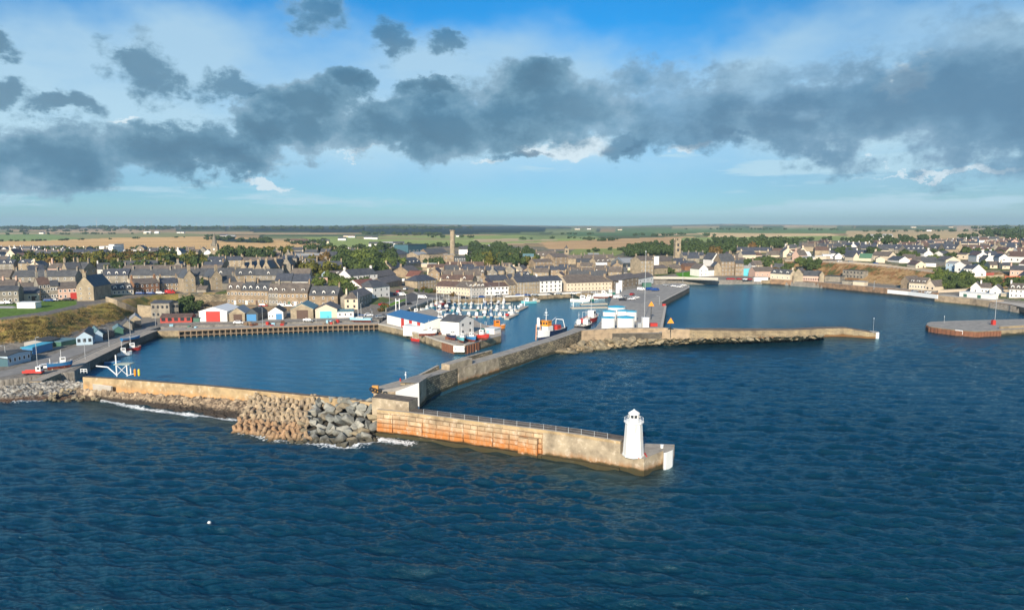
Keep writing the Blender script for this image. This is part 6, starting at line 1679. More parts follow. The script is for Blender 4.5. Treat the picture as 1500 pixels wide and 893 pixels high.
ZT = [ # polygon of base points, count, height, kinds, name
 ([(36, 397), (250, 393), (250, 384), (90, 386), (40, 390)], 95, (8, 11), 'ooodgb', 'tree'),
 ([(166, 407), (245, 406), (245, 399), (175, 399)], 12, (7, 10), 'dgd', 'tree'),
 ([(246, 404), (300, 398), (300, 388), (248, 386)], 16, (8, 11), 'oodg', 'tree'),
 ([(55, 372), (140, 374), (140, 368), (60, 367)], 9, (6, 8), 'dg', 'tree'),
 ([(322, 383), (392, 382), (392, 376), (330, 376)], 18, (9, 12), 'dg', 'tree'),
 ([(392, 375), (500, 374), (500, 368), (400, 369)], 16, (8, 11), 'dgo', 'tree'),
 ([(443, 404), (480, 404), (480, 392), (446, 394)], 9, (8, 11), 'bbo', 'tree'),
 ([(484, 400), (575, 404), (592, 385), (560, 374), (495, 374)], 52, (8, 12), 'gdggl', 'tree'),
 ([(455, 418), (508, 424), (512, 410), (480, 410)], 12, (3.5, 6), 'glb', 'bush'),
 ([(500, 432), (528, 430), (524, 418), (500, 420)], 7, (4, 7), 'gd', 'bush'),
 ([(259, 461), (286, 460), (284, 452), (262, 452)], 6, (5, 7), 'd', 'bush'),
 ([(300, 424), (312, 424), (308, 418), (300, 418)], 3, (5, 6), 'g', 'tree'),
 ([(686, 391), (785, 392), (786, 372), (700, 370)], 54, (7, 10.5), 'dgog', 'tree'),
 ([(690, 370), (750, 370), (730, 362), (690, 363)], 10, (8, 12), 'dg', 'tree'),
 ([(612, 393), (650, 392), (648, 386), (620, 386)], 8, (5, 8), 'gd', 'tree'),
 ([(540, 372), (600, 368), (560, 364), (520, 368)], 9, (7, 10), 'dg', 'tree'),
 ([(912, 378), (1000, 374), (1000, 358), (955, 362), (930, 368)], 42, (9, 13), 'ddg', 'tree'),
 ([(1000, 378), (1060, 378), (1100, 368), (1165, 366), (1165, 356), (1060, 354), (1000, 358)], 52, (9, 13), 'ddgb', 'tree'),
 ([(1088, 398), (1135, 396), (1135, 386), (1095, 388)], 9, (6, 9), 'gd', 'tree'),
 ([(1122, 402), (1160, 400), (1176, 390), (1130, 388)], 13, (3, 5.5), 'glb', 'bush'),
 ([(1182, 398), (1198, 396), (1196, 389), (1184, 390)], 5, (5, 8), 'gd', 'tree'),
 ([(1168, 386), (1186, 386), (1184, 382), (1170, 382)], 4, (3, 5), 'lg', 'bush'),
 ([(1205, 377), (1300, 376), (1300, 371), (1210, 372)], 8, (5, 8), 'gd', 'tree'),
 ([(1250, 362), (1345, 362), (1345, 355), (1250, 355)], 18, (8, 11), 'ddg', 'tree'),
 ([(1290, 383), (1395, 382), (1395, 377), (1300, 376)], 16, (4, 7), 'gdl', 'bush'),
 ([(1352, 424), (1430, 422), (1425, 408), (1372, 400), (1355, 405)], 34, (3.5, 6.5), 'lggl', 'bush'),
 ([(1430, 420), (1510, 424), (1510, 411), (1440, 412)], 22, (3, 5), 'glg', 'bush'),
 ([(1405, 397), (1442, 397), (1440, 387), (1410, 388)], 8, (2, 4), 'lg', 'bush'),
 ([(1340, 352), (1500, 352), (1500, 349), (1350, 350)], 20, (7, 10), 'dg', 'tree'),
 ([(1440, 347), (1520, 348), (1520, 342), (1450, 342)], 16, (12, 18), 'd', 'tree'),
 ([(700, 437), (640, 434), (632, 430), (600, 427), (604, 422)], 8, (1.5, 3), 'gb', 'bush'),
 ([(555, 455), (562, 450), (566, 455), (560, 459)], 3, (2, 3.5), 'gb', 'bush'),
 ([(960, 402), (992, 400), (992, 396), (962, 398)], 5, (3, 5), 'g', 'bush'),
 ([(1200, 372), (1260, 366), (1500, 374), (1300, 374)], 14, (5, 7), 'dg', 'tree')]
# hedges and copses dotted through the bank and the fields
cand = []
for poly, n, hr_, kinds, name in ZT:
    xs = [p[0] for p in poly]; ys_ = [p[1] for p in poly]; c = 0; tries = 0
    while c < n and tries < n*30:
        tries += 1
        x, y = random.uniform(min(xs), max(xs)), random.uniform(min(ys_), max(ys_))
        if not inpoly(np.array([x]), np.array([y]), poly)[0]: continue
        q = hit(x, y)
        if any((q.x-f[0])**2+(q.y-f[1])**2 < (min(f[2], 7)*.8)**2 for f in FOOT): continue
        h_ = random.uniform(*hr_)
        cand.append((q.y, q, h_, h_*random.uniform(.72, 1.0), random.choice(kinds), name)); c += 1
cand.sort(key=lambda t: t[0])
ntr = 0; farwood = []
for c in cand:
    lim = 296 if c[5] == 'tree' else 400
    cnt = sum(1 for t in TREG if t[2] == c[5])
    if cnt < lim: tree(*c[1:])
    else: farwood.append(c)
print('trees', len(cand), 'left for the far wood', len(farwood))
# far woods, hedgerows and shelter belts as one mass
def scatterline(pts, n, h_, spread=1.0):
    n = int(n*.42); h_ = (h_[0]*.75, h_[1]*.75)
    for i in range(n):
        t = random.random()*(len(pts)-1); k = int(t); f = t-k
        x = pts[k][0]*(1-f)+pts[min(k+1, len(pts)-1)][0]*f; y = pts[k][1]*(1-f)+pts[min(k+1, len(pts)-1)][1]*f+random.uniform(-spread, spread)*.5
        q = hit(x+random.uniform(-1, 1), y); hh_ = random.uniform(*h_)
        farwood.append((q.y, q, hh_, hh_*random.uniform(.7, 1.3), 'd', ''))
scatterline([(300, 351), (385, 353.5), (395, 355)], 60, (8, 11), 3)
scatterline([(300, 346), (340, 350), (420, 355), (480, 354)], 50, (6, 9), 1.5)
scatterline([(420, 357), (480, 358)], 22, (6, 10), 2)
scatterline([(520, 343), (600, 345), (650, 344.5)], 60, (10, 14), 1.2)
scatterline([(630, 348), (690, 348)], 20, (8, 11), 1)
scatterline([(740, 351), (830, 349), (880, 353), (900, 352)], 50, (6, 9), 1)
scatterline([(840, 372), (900, 366), (930, 366)], 26, (4, 7), 1)
scatterline([(820, 343), (960, 345.5), (1010, 344)], 60, (7, 10), 1.2)
scatterline([(1020, 345), (1050, 346)], 12, (9, 12), 1)
scatterline([(1000, 336), (1260, 337)], 60, (8, 12), 1)
scatterline([(1250, 340), (1500, 339)], 60, (8, 12), .8)
scatterline([(1250, 348.5), (1330, 349)], 26, (8, 11), 1)
scatterline([(1425, 335.5), (1500, 334)], 46, (14, 22), 1)
scatterline([(0, 344), (120, 343), (230, 343)], 50, (6, 10), .8)
scatterline([(0, 354), (150, 351), (320, 347)], 70, (3, 6), .5)
scatterline([(0, 340), (110, 339), (230, 338.5)], 60, (8, 12), 1)
scatterline([(-60, 366), (200, 366), (290, 369)], 60, (5, 8), 1)
scatterline([(500, 364), (620, 362), (700, 362)], 50, (7, 10), 1)
scatterline([(1000, 354), (1160, 352), (1260, 352)], 60, (6, 9), 1)
# dark forest on the left skyline
for i in range(300):
    x = random.uniform(-200, 700); y = random.uniform(333.4, 337.0)
    q = hit(x, y); farwood.append((q.y, q, random.uniform(12, 18), random.uniform(14, 26), 'd', ''))
src = [np.array([v.co[:] for v in m.vertices]) for m in CROWN['d']]
fsrc = [[tuple(p.vertices) for p in m.polygons] for m in CROWN['d']]
vs, fs = [], []; off = 0
for i, c in enumerate(farwood):
    k = i % 4; a = random.uniform(0, 6.28); nleaf = 420
    v = src[k]*np.array([c[3], c[3], c[2]/1.1]); ca_, sa_ = math.cos(a), math.sin(a)
    v = np.stack([v[:, 0]*ca_-v[:, 1]*sa_, v[:, 0]*sa_+v[:, 1]*ca_, v[:, 2]], 1)+np.array(c[1][:])
    step = 3 if c[0] > 1500 else 1
    ff = fsrc[k][:420:step]+fsrc[k][420:]
    vs.append(v); fs += [tuple(j+off for j in f) for f in ff]; off += len(v)
me = bpy.data.meshes.new('far_woods'); me.from_pydata(np.concatenate(vs).tolist(), [], fs); me.materials.append(FOL['d'][0])
tag(link('far_woods', me), 'dark far-off woods, hedgerows and shelter belts across the fields', 'woodland', kind='stuff')
# scrub on the grassy banks
vs, fs = [], []; off = 0; random.seed(3)
lr = [[(-20, 508), (60, 500), (120, 487), (190, 464), (200, 458), (150, 444), (70, 463), (-20, 473)], [(1150, 404), (1250, 408), (1370, 424), (1370, 402), (1250, 388), (1165, 385)]]
for poly, n in zip(lr, (420, 260)):
    xs = [p[0] for p in poly]; ys_ = [p[1] for p in poly]; c = 0
    while c < n:
        x, y = random.uniform(min(xs), max(xs)), random.uniform(min(ys_), max(ys_))
        if not inpoly(np.array([x]), np.array([y]), poly)[0]: continue
        q = hit(x, y); h_ = random.uniform(.35, 1.3)
        if x > 600 and random.random() < .4: h_ *= .6
        v = src[c % 4][:280]*np.array([h_*1.6, h_*1.6, h_])+np.array([q.x, q.y, q.z-.15]); vs.append(v); fs += [tuple(j+off for j in (4*t, 4*t+1, 4*t+2, 4*t+3)) for t in range(70)]; off += len(v); c += 1
me = bpy.data.meshes.new('scrub'); me.from_pydata(np.concatenate(vs).tolist(), [], fs); me.materials.append(foliage('dry_scrub_leaves', (.08, .085, .028), (.30, .21, .075)))
tag(link('scrub', me), 'low dry scrub and long grass on the two banks', 'scrub', kind='stuff')

# ================================================================ wind turbines on the skyline
mb = MB(); mb.tube((0, 0, 0), (0, 0, 1), .028, .016, n=6); TUR_T = mb.mesh('turbine_tower'); m_tur = plain('turbine_grey', (.42, .44, .46), .5, .05); TUR_T.materials.append(m_tur)
mb = MB(); mb.box(-.02, .02, -.06, .03, -.018, .018); TUR_N = mb.mesh('nacelle'); TUR_N.materials.append(m_tur)
mb = MB()
mb.face([(-.012, 0, 0), (.016, 0, 0), (.02, 0, .12), (.002, 0, .62)]); mb.face([(.002, .01, .62), (.02, .01, .12), (.016, .01, 0), (-.012, .01, 0)]); mb.box(-.012, .012, 0, .012, 0, .1)
TUR_B = mb.mesh('blade'); TUR_B.materials.append(m_tur)
TX = [(142, 322), (172, 324), (189, 323), (203, 324), (212, 323), (222, 323), (264, 324), (274, 326), (288, 326), (305, 325), (328, 325), (336, 326), (343, 325), (394, 331), (406, 331), (418, 331)]
for i, (px, top) in enumerate(TX):
    q = hit(px, 335.5); Yd = q.y; h_ = (zat(px, top, Yd)-q.z)/1.15
    e = empty('wind_turbine', q, random.uniform(-.5, .5)); tag(e, 'white wind turbine on the left skyline, '+ordn_(i+1) if 0 else 'pale wind turbine on the skyline, '+['first', 'second', 'third', 'fourth', 'fifth', 'sixth', 'seventh', 'eighth', 'ninth', 'tenth', 'eleventh', 'twelfth', 'thirteenth', 'fourteenth', 'fifteenth', 'sixteenth'][i]+' from the left', 'wind turbine', 'wind turbines on the skyline')
    o = link('tower', TUR_T, None, e); o.scale = (h_, h_, h_)
    o = link('nacelle', TUR_N, None, e, (0, 0, h_)); o.scale = (h_,)*3
    a0 = random.uniform(0, 2.1)
    for k in range(3):
        b_ = link('blade', TUR_B, None, e, (0, -.07*h_, h_)); b_.scale = (h_*.8,)*3; b_.rotation_euler = (0, a0+k*2.0944, 0)
# ================================================================ boats
HC = {'w': (m_white, 'white'), 'b': (plain('blue_hull', (.03, .16, .36), .35, .1), 'blue'), 'n': (plain('navy_hull', (.015, .025, .07), .35, .1), 'navy'), 'r': (plain('red_hull', (.45, .03, .02), .4, .12), 'red'),
      'g': (plain('green_hull', (.03, .16, .12), .4, .12), 'green'), 't': (plain('turquoise_hull', (.10, .38, .42), .4, .1), 'turquoise'), 'k': (plain('black_hull', (.02, .02, .022), .4, .1), 'black'),
      'o': (plain('orange_hull', (.70, .22, .02), .4, .1), 'orange'), 'l': (plain('light_blue_hull', (.30, .55, .68), .4, .1), 'light blue'), 'c': (plain('cream_hull', (.60, .54, .42), .5, .1), 'cream')}
m_bott = plain('antifouling', (.22, .05, .03), .7, .3); m_deckb = plain('boat_deck', (.42, .40, .36), .7, .25); m_cover = plain('blue_canvas', (.03, .10, .28), .8, .1)
m_mast = plain('alloy_mast', (.70, .70, .68), .4, .1); m_orange_p = plain('orange_paint', (.75, .28, .02), .5, .1)
BREG = []
def hull(L, B, fb, ashore=False):
    mb = MB(); n = 9; rings = []
    for i in range(n):
        s = i/(n-1); x = -L/2+L*s
        b_ = B/2*(.80+.2*math.sin(min(1, s/.45)*1.57))*(1-max(0, (s-.5)/.5)**2.2)+.02
        g = fb*(1+.45*max(0, s-.4)**1.3*1.6+.08*(1-s))
        dr = .9 if ashore else .5
        rings.append([(x, -b_, g), (x-(.03*L*(1-0) if s == 1 else 0), -b_*.86, .08*fb), (x-(.10*L if s == 1 else 0), -b_*.25, -dr*fb*(1-.5*s**3)), (x-(.10*L if s == 1 else 0), b_*.25, -dr*fb*(1-.5*s**3)), (x-(.03*L if s == 1 else 0), b_*.86, .08*fb), (x, b_, g)])
    for a, b_ in zip(rings[:-1], rings[1:]):
        for k in range(5): mb.face([a[k], b_[k], b_[k+1], a[k+1]][::-1] if False else [a[k+1], b_[k+1], b_[k], a[k]], mi=1 if k in (1, 2, 3) else 0)
        mb.face([(a[0][0], a[0][1]*.93, a[0][2]-.12*fb), (b_[0][0], b_[0][1]*.93, b_[0][2]-.12*fb), (b_[5][0], b_[5][1]*.93, b_[5][2]-.12*fb), (a[5][0], a[5][1]*.93, a[5][2]-.12*fb)], mi=2)
        for sgn, k in ((1, 0), (-1, 5)):
            mb.face([a[k], b_[k], (b_[k][0], b_[k][1]*.93, b_[k][2]-.12*fb), (a[k][0], a[k][1]*.93, a[k][2]-.12*fb)], mi=0)
    mb.face(rings[0], mi=0); mb.face(rings[-1][::-1], mi=0)
    return mb
_hm = {}
def boat(kind, x, y, z, head, L, hc, look=None, label=None, group=None, ashore=False, wc=None, cat=None):
    name = {'sail': 'sailing_boat', 'motor': 'motor_boat', 'fish': 'fishing_boat', 'open': 'open_boat'}[kind]
    e = empty(name, (x, y, z), head); B = L*(.31 if kind == 'sail' else .34); fb = {'sail': .10, 'motor': .13, 'fish': .15, 'open': .11}[kind]*L*(1 if L < 9 else .88)
    key = (kind, L, hc, ashore)
    if key not in _hm:
        m = hull(L, B, fb, ashore).mesh('hull')
        for mm in (HC[hc][0], m_bott, m_deckb): m.materials.append(mm)
        _hm[key] = m
    link('hull', _hm[key], None, e)
    wh_ = HC[wc][0] if wc else m_white
    if kind == 'sail':
        mb = MB(); mb.box(-.12*L, .18*L, -.22*B, .22*B, fb*.8, fb*1.45); mb.box(-.10*L, .16*L, -.225*B, .225*B, fb*1.1, fb*1.3, mi=1); mb.build('cabin', [wh_, m_glassd], e)
        mb = MB(); mb.tube((.1*L, 0, fb), (.1*L, 0, fb+1.15*L), .085, .06, n=5); mb.build('mast', m_mast, e)
        mb = MB(); mb.tube((.1*L, 0, fb+.14*L), (-.32*L, 0, fb+.14*L), .14, n=6); mb.build('boom', m_cover, e)
        mb = MB(); mb.tube((.1*L, 0, fb+1.12*L), (.49*L, 0, fb*1.5), .018, n=3); mb.tube((.1*L, 0, fb+1.12*L), (-.48*L, 0, fb), .018, n=3); mb.build('rigging', m_steel, e)
    elif kind == 'motor':
        mb = MB(); mb.prism([(-.12*L, -.34*B), (.2*L, -.30*B), (.2*L, .30*B), (-.12*L, .34*B)], fb*.8, fb*1.9); mb.build('cabin', wh_, e)
        mb = MB(); mb.prism([(-.08*L, -.35*B), (.205*L, -.31*B), (.205*L, .31*B), (-.08*L, .35*B)], fb*1.35, fb*1.72); mb.build('windscreen', m_glassd, e)
        mb = MB(); mb.box(-.14*L, .2*L, -.34*B, .34*B, fb*1.905, fb*2.0); mb.build('cabin_roof', wh_, e)
        mb = MB(); mb.tube((-.05*L, 0, fb*2), (-.05*L, 0, fb*3.4), .03, n=4); mb.build('aerial', m_mast, e)
    elif kind == 'fish':
        h2_ = fb+.24*L if L < 12 else fb+.2*L
        mb = MB(); mb.prism([(.0*L, -.27*B), (.22*L, -.24*B), (.22*L, .24*B), (.0*L, .27*B)], fb*.8, h2_); mb.build('wheelhouse', wh_, e)
        for yy in (-.14, 0, .14):
            mb = MB(); mb.box(.22*L, .223*L, yy*B-.055*B, yy*B+.055*B, h2_-.09*L, h2_-.035*L); mb.build('window', m_glassd, e)
        for sg in (-1, 1):
            mb = MB(); mb.box(.04*L, .18*L, sg*.262*B-.02, sg*.262*B+.02, h2_-.09*L, h2_-.035*L); mb.build('window', m_glassd, e)
        mb = MB(); mb.tube((.05*L, 0, h2_), (.05*L, 0, h2_+.34*L), .06, n=5); mb.tube((.05*L, -.5, h2_+.22*L), (.05*L, .5, h2_+.22*L), .04, n=4); mb.build('mast', m_mast, e)
        mb = MB()
        for sg in (-1, 1): mb.tube((-.38*L, sg*.3*B, fb), (-.38*L, sg*.3*B, fb+.2*L), .06, n=5)
        mb.tube((-.38*L, -.3*B, fb+.2*L), (-.38*L, .3*B, fb+.2*L), .06, n=5); mb.build('gantry', m_mast, e)
        mb = MB(); mb.box(-.25*L, -.08*L, -.2*B, .2*B, fb*.8, fb*1.15); mb.build('hatch', m_deckb, e)
        mb = MB()
        for i in range(6):
            t = i/5; xx = .23*L+.24*L*t; yy = B*.42*(1-t**2)+.03
            for sg in (-1, 1): mb.tube((xx, sg*yy, fb*1.1), (xx, sg*yy, fb*1.75), .025, n=3)
        mb.build('bow_rail', m_mast, e)
    else:
        for xx in (-.2, .1):
            mb = MB(); mb.box(xx*L, xx*L+.08*L, -.3*B, .3*B, fb*.6, fb*.85); mb.build('thwart', m_timb, e)
    if ashore:
        for sg in (-1, 1):
            mb = MB(); mb.tube((-.1*L, sg*B*.6, -z+max(ground(x, y), 3.1) if False else -fb*.95), (-.1*L, sg*B*.38, fb*.3), .07, n=4); mb.tube((.15*L, sg*B*.6, -fb*.95), (.15*L, sg*B*.36, fb*.3), .07, n=4); mb.build('cradle', m_rust, e)
    if label: tag(e, label, cat or 'boat', group)
    else:
        px, py = proj(x, y, z); BREG.append((e, look or HC[hc][1]+' '+{'sail': 'sailing boat with bare mast', 'motor': 'motor boat with cabin', 'fish': 'fishing boat with wheelhouse', 'open': 'open boat'}[kind], 'boat', px, py, group))
    return e
BM = [('in the front marina row', 690, 466), ('in the middle marina row', 700, 455), ('in the rear marina row', 700, 444), ('at the right end of the marina', 770, 446), ('beside the marina slip', 610, 462), ('on the central quay', 670, 490), ('in the small boatyard by the tank quay', 870, 440)]
random.seed(44)
def pontoon(x0, y0, x1, y1, wdt=2.0, label=''):
    a = at(x0, y0, .5); b_ = at(x1, y1, .5); t = (b_-a).xy.normalized(); L = (b_-a).length
    e = empty('pontoon', (a.x, a.y, 0), math.atan2(t.y, t.x)); tag(e, label, 'pontoon', 'marina pontoons')
    mb = MB(); mb.box(0, L, -wdt/2, wdt/2, .42, .62); mb.build('walkway', m_deckc if False else plain('pale_timber_deck', (.42, .36, .29), .85, .25), e)
    mb = MB(); mb.box(.1, L-.1, -wdt/2+.1, wdt/2-.1, -.4, .415); mb.build('float', m_quayshade if False else m_conc, e)
    for i in range(int(L/22)+1):
        mb = MB(); mb.tube((2+i*22, wdt/2+.2, -2), (2+i*22, wdt/2+.2, 3.2), .2, n=7); mb.build('pile', m_wsteel, e)
    return a, b_, L
def berth(x0, x1, y, step, sides, kinds, z=0):
    x = x0
    while x < x1:
        for sd in sides:
            if random.random() < .10: continue
            k = random.choice(kinds); L = random.choice([5, 5.5, 6, 7, 8]) if k != 'open' else 4
            if k == 'sail': L = max(L, 6.5)
            c = at(x+random.uniform(-.6, .6), y, 0); Yb = c.y+sd*(L/2+1.7)
            hc = random.choice('wwwwbnncrrltg' if k != 'open' else 'wlrb')
            boat(k, c.x*Yb/c.y, Yb, 0, R(90)*sd+(math.pi if random.random() < .2 else 0)+random.uniform(-.04, .04), L, hc, group='boats moored in the marina')
        x += step*random.uniform(.85, 1.2)
pontoon(640, 463, 742, 463, 2.2, 'long front marina pontoon behind the tall white gabled building')
pontoon(742, 466.5, 757, 459.5, 2.6, 'short slanting pontoon at the right end of the front row')
pontoon(640, 453.3, 758, 453.3, 2.2, 'long middle marina pontoon')
pontoon(757, 455.5, 771, 448.6, 2.6, 'short slanting pontoon at the right end of the middle row')
pontoon(648, 444, 748, 443.8, 2.2, 'long rear marina pontoon closest to the terrace')
pontoon(836, 450.5, 889, 449.3, 3.4, 'broad pale pontoon jutting left from the tank quay')
pontoon(850, 445.2, 889, 444.2, 3.0, 'second pontoon behind the broad one by the tank quay')
for x in range(655, 736, 11):      # finger piers
    pass
berth(644, 738, 463, 11, (1, -1), ['motor', 'motor', 'sail', 'fish', 'open'])
berth(644, 756, 453.3, 9.5, (1, -1), ['motor', 'sail', 'fish', 'motor'])
berth(650, 746, 444, 8.5, (1, -1), ['sail', 'motor', 'sail', 'fish'])
for x, y, L, k, hc in [(612, 461, 8.5, 'fish', 'b'), (621, 459, 7.5, 'motor', 'w'), (627, 455, 7.5, 'fish', 'l'), (634, 452.5, 8.5, 'fish', 't'), (641, 449, 7.5, 'fish', 'r'), (634, 462, 7.5, 'motor', 'c'), (625, 464, 6.5, 'open', 'w'), (637, 458, 8.5, 'sail', 'w'), (617, 456, 6.5, 'motor', 'w'), (648, 446.5, 8.5, 'fish', 'r'),
         (764, 449, 6.5, 'motor', 'w'), (774, 444.5, 9.5, 'fish', 't'), (783, 442.5, 7.5, 'motor', 'c'), (768, 443, 8.5, 'sail', 'w'), (760, 441, 8.5, 'sail', 'w'), (751, 462, 8.5, 'fish', 'w'), (747, 461, 6.5, 'motor', 'r')]:
    c = at(x, y); boat(k, c.x, c.y, 0, random.choice([R(60), R(200), R(20), R(-110)]), L, hc, group='boats moored in the marina')
c = at(733, 439.2); boat('fish', c.x, c.y, 0, R(180), 17, 'w', label='large white boat moored at the back of the marina')
# boats at the tank quay
for x, y, L, hc, hd, lab in [(847.5, 479.5, 9.5, 'k', 75, 'small black-hulled fishing boat with white wheelhouse, left of the pair by the tanks'), (857.5, 480.5, 12, 'k', 62, 'black-hulled fishing boat beside the tank quay, right of the pair'), (865, 471, 16, 'r', 62, 'bright red trawler moored beside the fuel tanks')]:
    c = at(x, y); boat('fish', c.x, c.y, 0, R(hd), L, hc, label=lab)
# central quay: afloat and laid up
c = at(614.5, 500); boat('fish', c.x, c.y, 0, R(-35), 7.5, 'r', label='red fishing boat moored under the central quay wall')
for x, y, L, hc, hd, lab in [(662, 494, 6.5, 'n', -60, 'navy and white boat laid up left of the tall white building corner'), (676, 497.5, 6.5, 't', -70, 'turquoise boat laid up in front of the tall white building'), (689.5, 496.5, 6.5, 'b', -50, 'blue and white boat laid up on the quay beside the red one'),
        (703, 494, 7.5, 'r', -20, 'bright red fishing boat laid up near the quay tip'), (641, 475, 9.5, 't', 10, 'turquoise boat laid up behind the pale container'), (627, 488, 7, 'w', 8, 'white boat with rusty bottom beside the small white office'), (652, 470, 8, 'w', 30, 'white boat laid up at the marina side of the quay'), (690, 482, 7, 'g', 80, 'green boat laid up behind the tall white building')][:7]:
    c = at(x, y, 4.2); boat('fish', c.x, c.y, 4.2, R(hd), L, hc, label=lab, ashore=True)
c = at(720, 486.5, 0); o = boat('fish', c.x+1, c.y+9, 0, R(20), 10.5, 'o', wc='o', label='orange lifeboat-like pilot boat moored behind the quay tip')
for i in range(12):
    x, y = random.choice([(636, 481), (650, 487), (658, 478), (640, 490), (712, 488), (650, 495)]); c = at(x+random.uniform(-7, 7), y+random.uniform(-2, 2), 3.1)
    mb = MB()
    for k in range(random.choice([2, 3])):
        mb.box(-.6, .6, -.5, .5, k*.52, k*.52+.48)
    o = mb.build('crate_stack', random.choice([HC['g'][0], m_timb, HC['l'][0], m_rust]), None, c, random.uniform(0, 3)); BREG.append((o, 'stack of fish crates and creels', 'crates', *proj(*c), 'crate stacks on the central quay'))
# left quay
c = at(88, 533, 4.4); boat('fish', c.x, c.y, 3.9, R(38), 6.5, 'b', label='blue-hulled white wheelhouse boat laid up on the left quay', ashore=True)
c = at(184, 514); boat('fish', c.x+1.5, c.y, 0, R(35), 7.5, 'r', label='red fishing boat moored at the left quay')
c = at(171, 521); boat('fish', c.x+1.5, c.y, 0, R(32), 7, 'w', label='white fishing boat moored behind the red one at the left quay')
c = at(161, 532); boat('open', c.x+1, c.y, 0, R(20), 5, 'b', label='small blue open boat tied near the left quay gantry')
c = at(192, 497, 3.5); boat('open', c.x, c.y, 3.6, R(60), 7, 'b', label='blue covered boat lying on the left quay edge')
c = at(528, 468.5, 4.1); boat('sail', c.x, c.y, 4.1, R(175), 10, 'l', label='light blue yacht laid up on the wharf end with bare mast', ashore=True)
# work boat along the inner breakwater
ship = at(801, 497); hd = math.atan2(-.86, -.5)
L = 22.0; cx, cy = ship.x+.5*8.2-2.4, ship.y+.86*8.2
e = empty('work_boat', (cx, cy, 0), hd); tag(e, 'white-bowed work boat with orange wheelhouse moored behind the inner breakwater', 'ship')
m = hull(L, 6.4, 2.7).mesh('hull'); [m.materials.append(k) for k in (HC['n'][0], m_bott, m_deckb)]; link('hull', m, None, e)
mb = MB(); n = 5
for i in range(n):
    s0, s1 = .74+.26*i/n, .74+.26*(i+1)/n
    def bb(s): return 6.4/2*(1-max(0, (s-.5)/.5)**2.2)+.06
    def gg(s): return 2.7*(1+.45*max(0, s-.4)**1.3*1.6)
    for sg in (-1, 1):
        q = [(-L/2+L*s0, sg*bb(s0)*.93, 1.1), (-L/2+L*s1, sg*bb(s1)*.93, 1.1), (-L/2+L*s1, sg*(bb(s1)+.04), gg(s1)+.5), (-L/2+L*s0, sg*(bb(s0)+.04), gg(s0)+.35)]
        mb.face(q if sg < 0 else q[::-1])
mb.build('bow_plating', m_white, e)
mb = MB(); mb.prism([(2, -2.4), (6, -2.1), (6, 2.1), (2, 2.4)], 2.2, 5.0); mb.build('deckhouse', m_white, e)
mb = MB(); mb.prism([(2.6, -2.0), (5.6, -1.8), (5.6, 1.8), (2.6, 2.0)], 5.0, 7.0); wl_ = mb.build('wheelhouse', m_orange_p, e)
for yy in (-1.2, 0, 1.2):
    mb = MB(); mb.box(5.6, 5.66, yy-.42, yy+.42, 5.8, 6.6); mb.build('window', m_glassd, wl_)
mb = MB(); mb.box(2.3, 5.9, -2.2, 2.2, 7.0, 7.15); mb.build('wheelhouse_roof', m_orange_p, e)
mb = MB(); mb.tube((3.6, 0, 7.1), (3.6, 0, 12), .14, .08); mb.tube((3.6, -1.1, 9.4), (3.6, 1.1, 9.4), .07); mb.box(3.3, 3.9, -.5, .5, 10.2, 10.5); mb.build('mast', m_wsteel, e)
mb = MB(); mb.box(-7, -3.5, -1.6, 1.6, 2.2, 4.2); mb.build('winch_house', m_red, e)
mb = MB()
for x in (-9.5,): 
    for sg in (-1, 1): mb.tube((x, sg*2.3, 2), (x+.8, sg*1.6, 6.2), .16)
    mb.tube((x+.8, -1.6, 6.2), (x+.8, 1.6, 6.2), .16)
mb.build('stern_gantry', m_wsteel, e)
mb = MB(); mb.tube((-1, 0, 2.2), (-1, 0, 6.5), .12); mb.tube((-1, 0, 6.3), (-5.2, 0, 7.4), .1); mb.build('derrick', m_wsteel, e)
q = at(788.5, 497.5); e = empty('spud_tower', q); tag(e, 'tall white and orange twin-legged tower standing in the water beside the work boat', 'tower')
for x in (-1.0, 1.0):
    mb = MB(); mb.tube((x, 0, -2), (x*.75, 0, 6.2), .24, n=6); mb.build('leg', plain('faded_orange_steel', (.58, .30, .18), .6, .2), e)
mb = MB(); mb.box(-.55, .55, -.4, .4, 5.6, 8.2); mb.lathe([(.6, 8.2), (.6, 8.7), (.1, 9)], 10); mb.build('head', m_wsteel, e)
mb = MB(); 
for z in (1.5, 3.5, 5.2): mb.tube((-.9, 0, z), (.9, 0, z), .1, n=4)
mb.build('bracing', m_wsteel, e)
# gantry frame on the ledge of the west wall
q = at(172, 552, 3.7); e = empty('boarding_gantry', (q.x, q.y+1.5, 3.6)); tag(e, 'white steel gantry with a swung-out arm at the end of the sandy sea wall', 'gantry')
for x in (-1.0, 1.9, 2.1):
    mb = MB(); mb.tube((x if x != 2.1 else 1.9, 0 if x != 2.1 else 1.8, 0), (x if x != 2.1 else 1.9, 0 if x != 2.1 else 1.8, 3.4 if x > 0 else 6.0), .17, n=6); mb.build('post', m_wsteel, e)
mb = MB(); mb.tube((-1, 0, .3), (1.9, 0, 3.2), .08); mb.tube((1.9, 0, .3), (-1, 0, 3.2), .08); mb.tube((1.9, 0, .2), (4.4, 0, .9), .08); mb.build('cross_brace', m_wsteel, e)
mb = MB(); mb.box(-1.4, 3.0, -.6, 2.2, 3.3, 3.5); mb.build('platform', plain('pale_green_deck', (.38, .44, .38), .7, .15), e)
mb = MB(); mb.tube((-1, 0, .3), (-3.4, 0, 2.6), .17); mb.tube((-3.4, 0, 2.6), (-6.6, 0, 2.9), .17); mb.build('arm', m_wsteel, e)
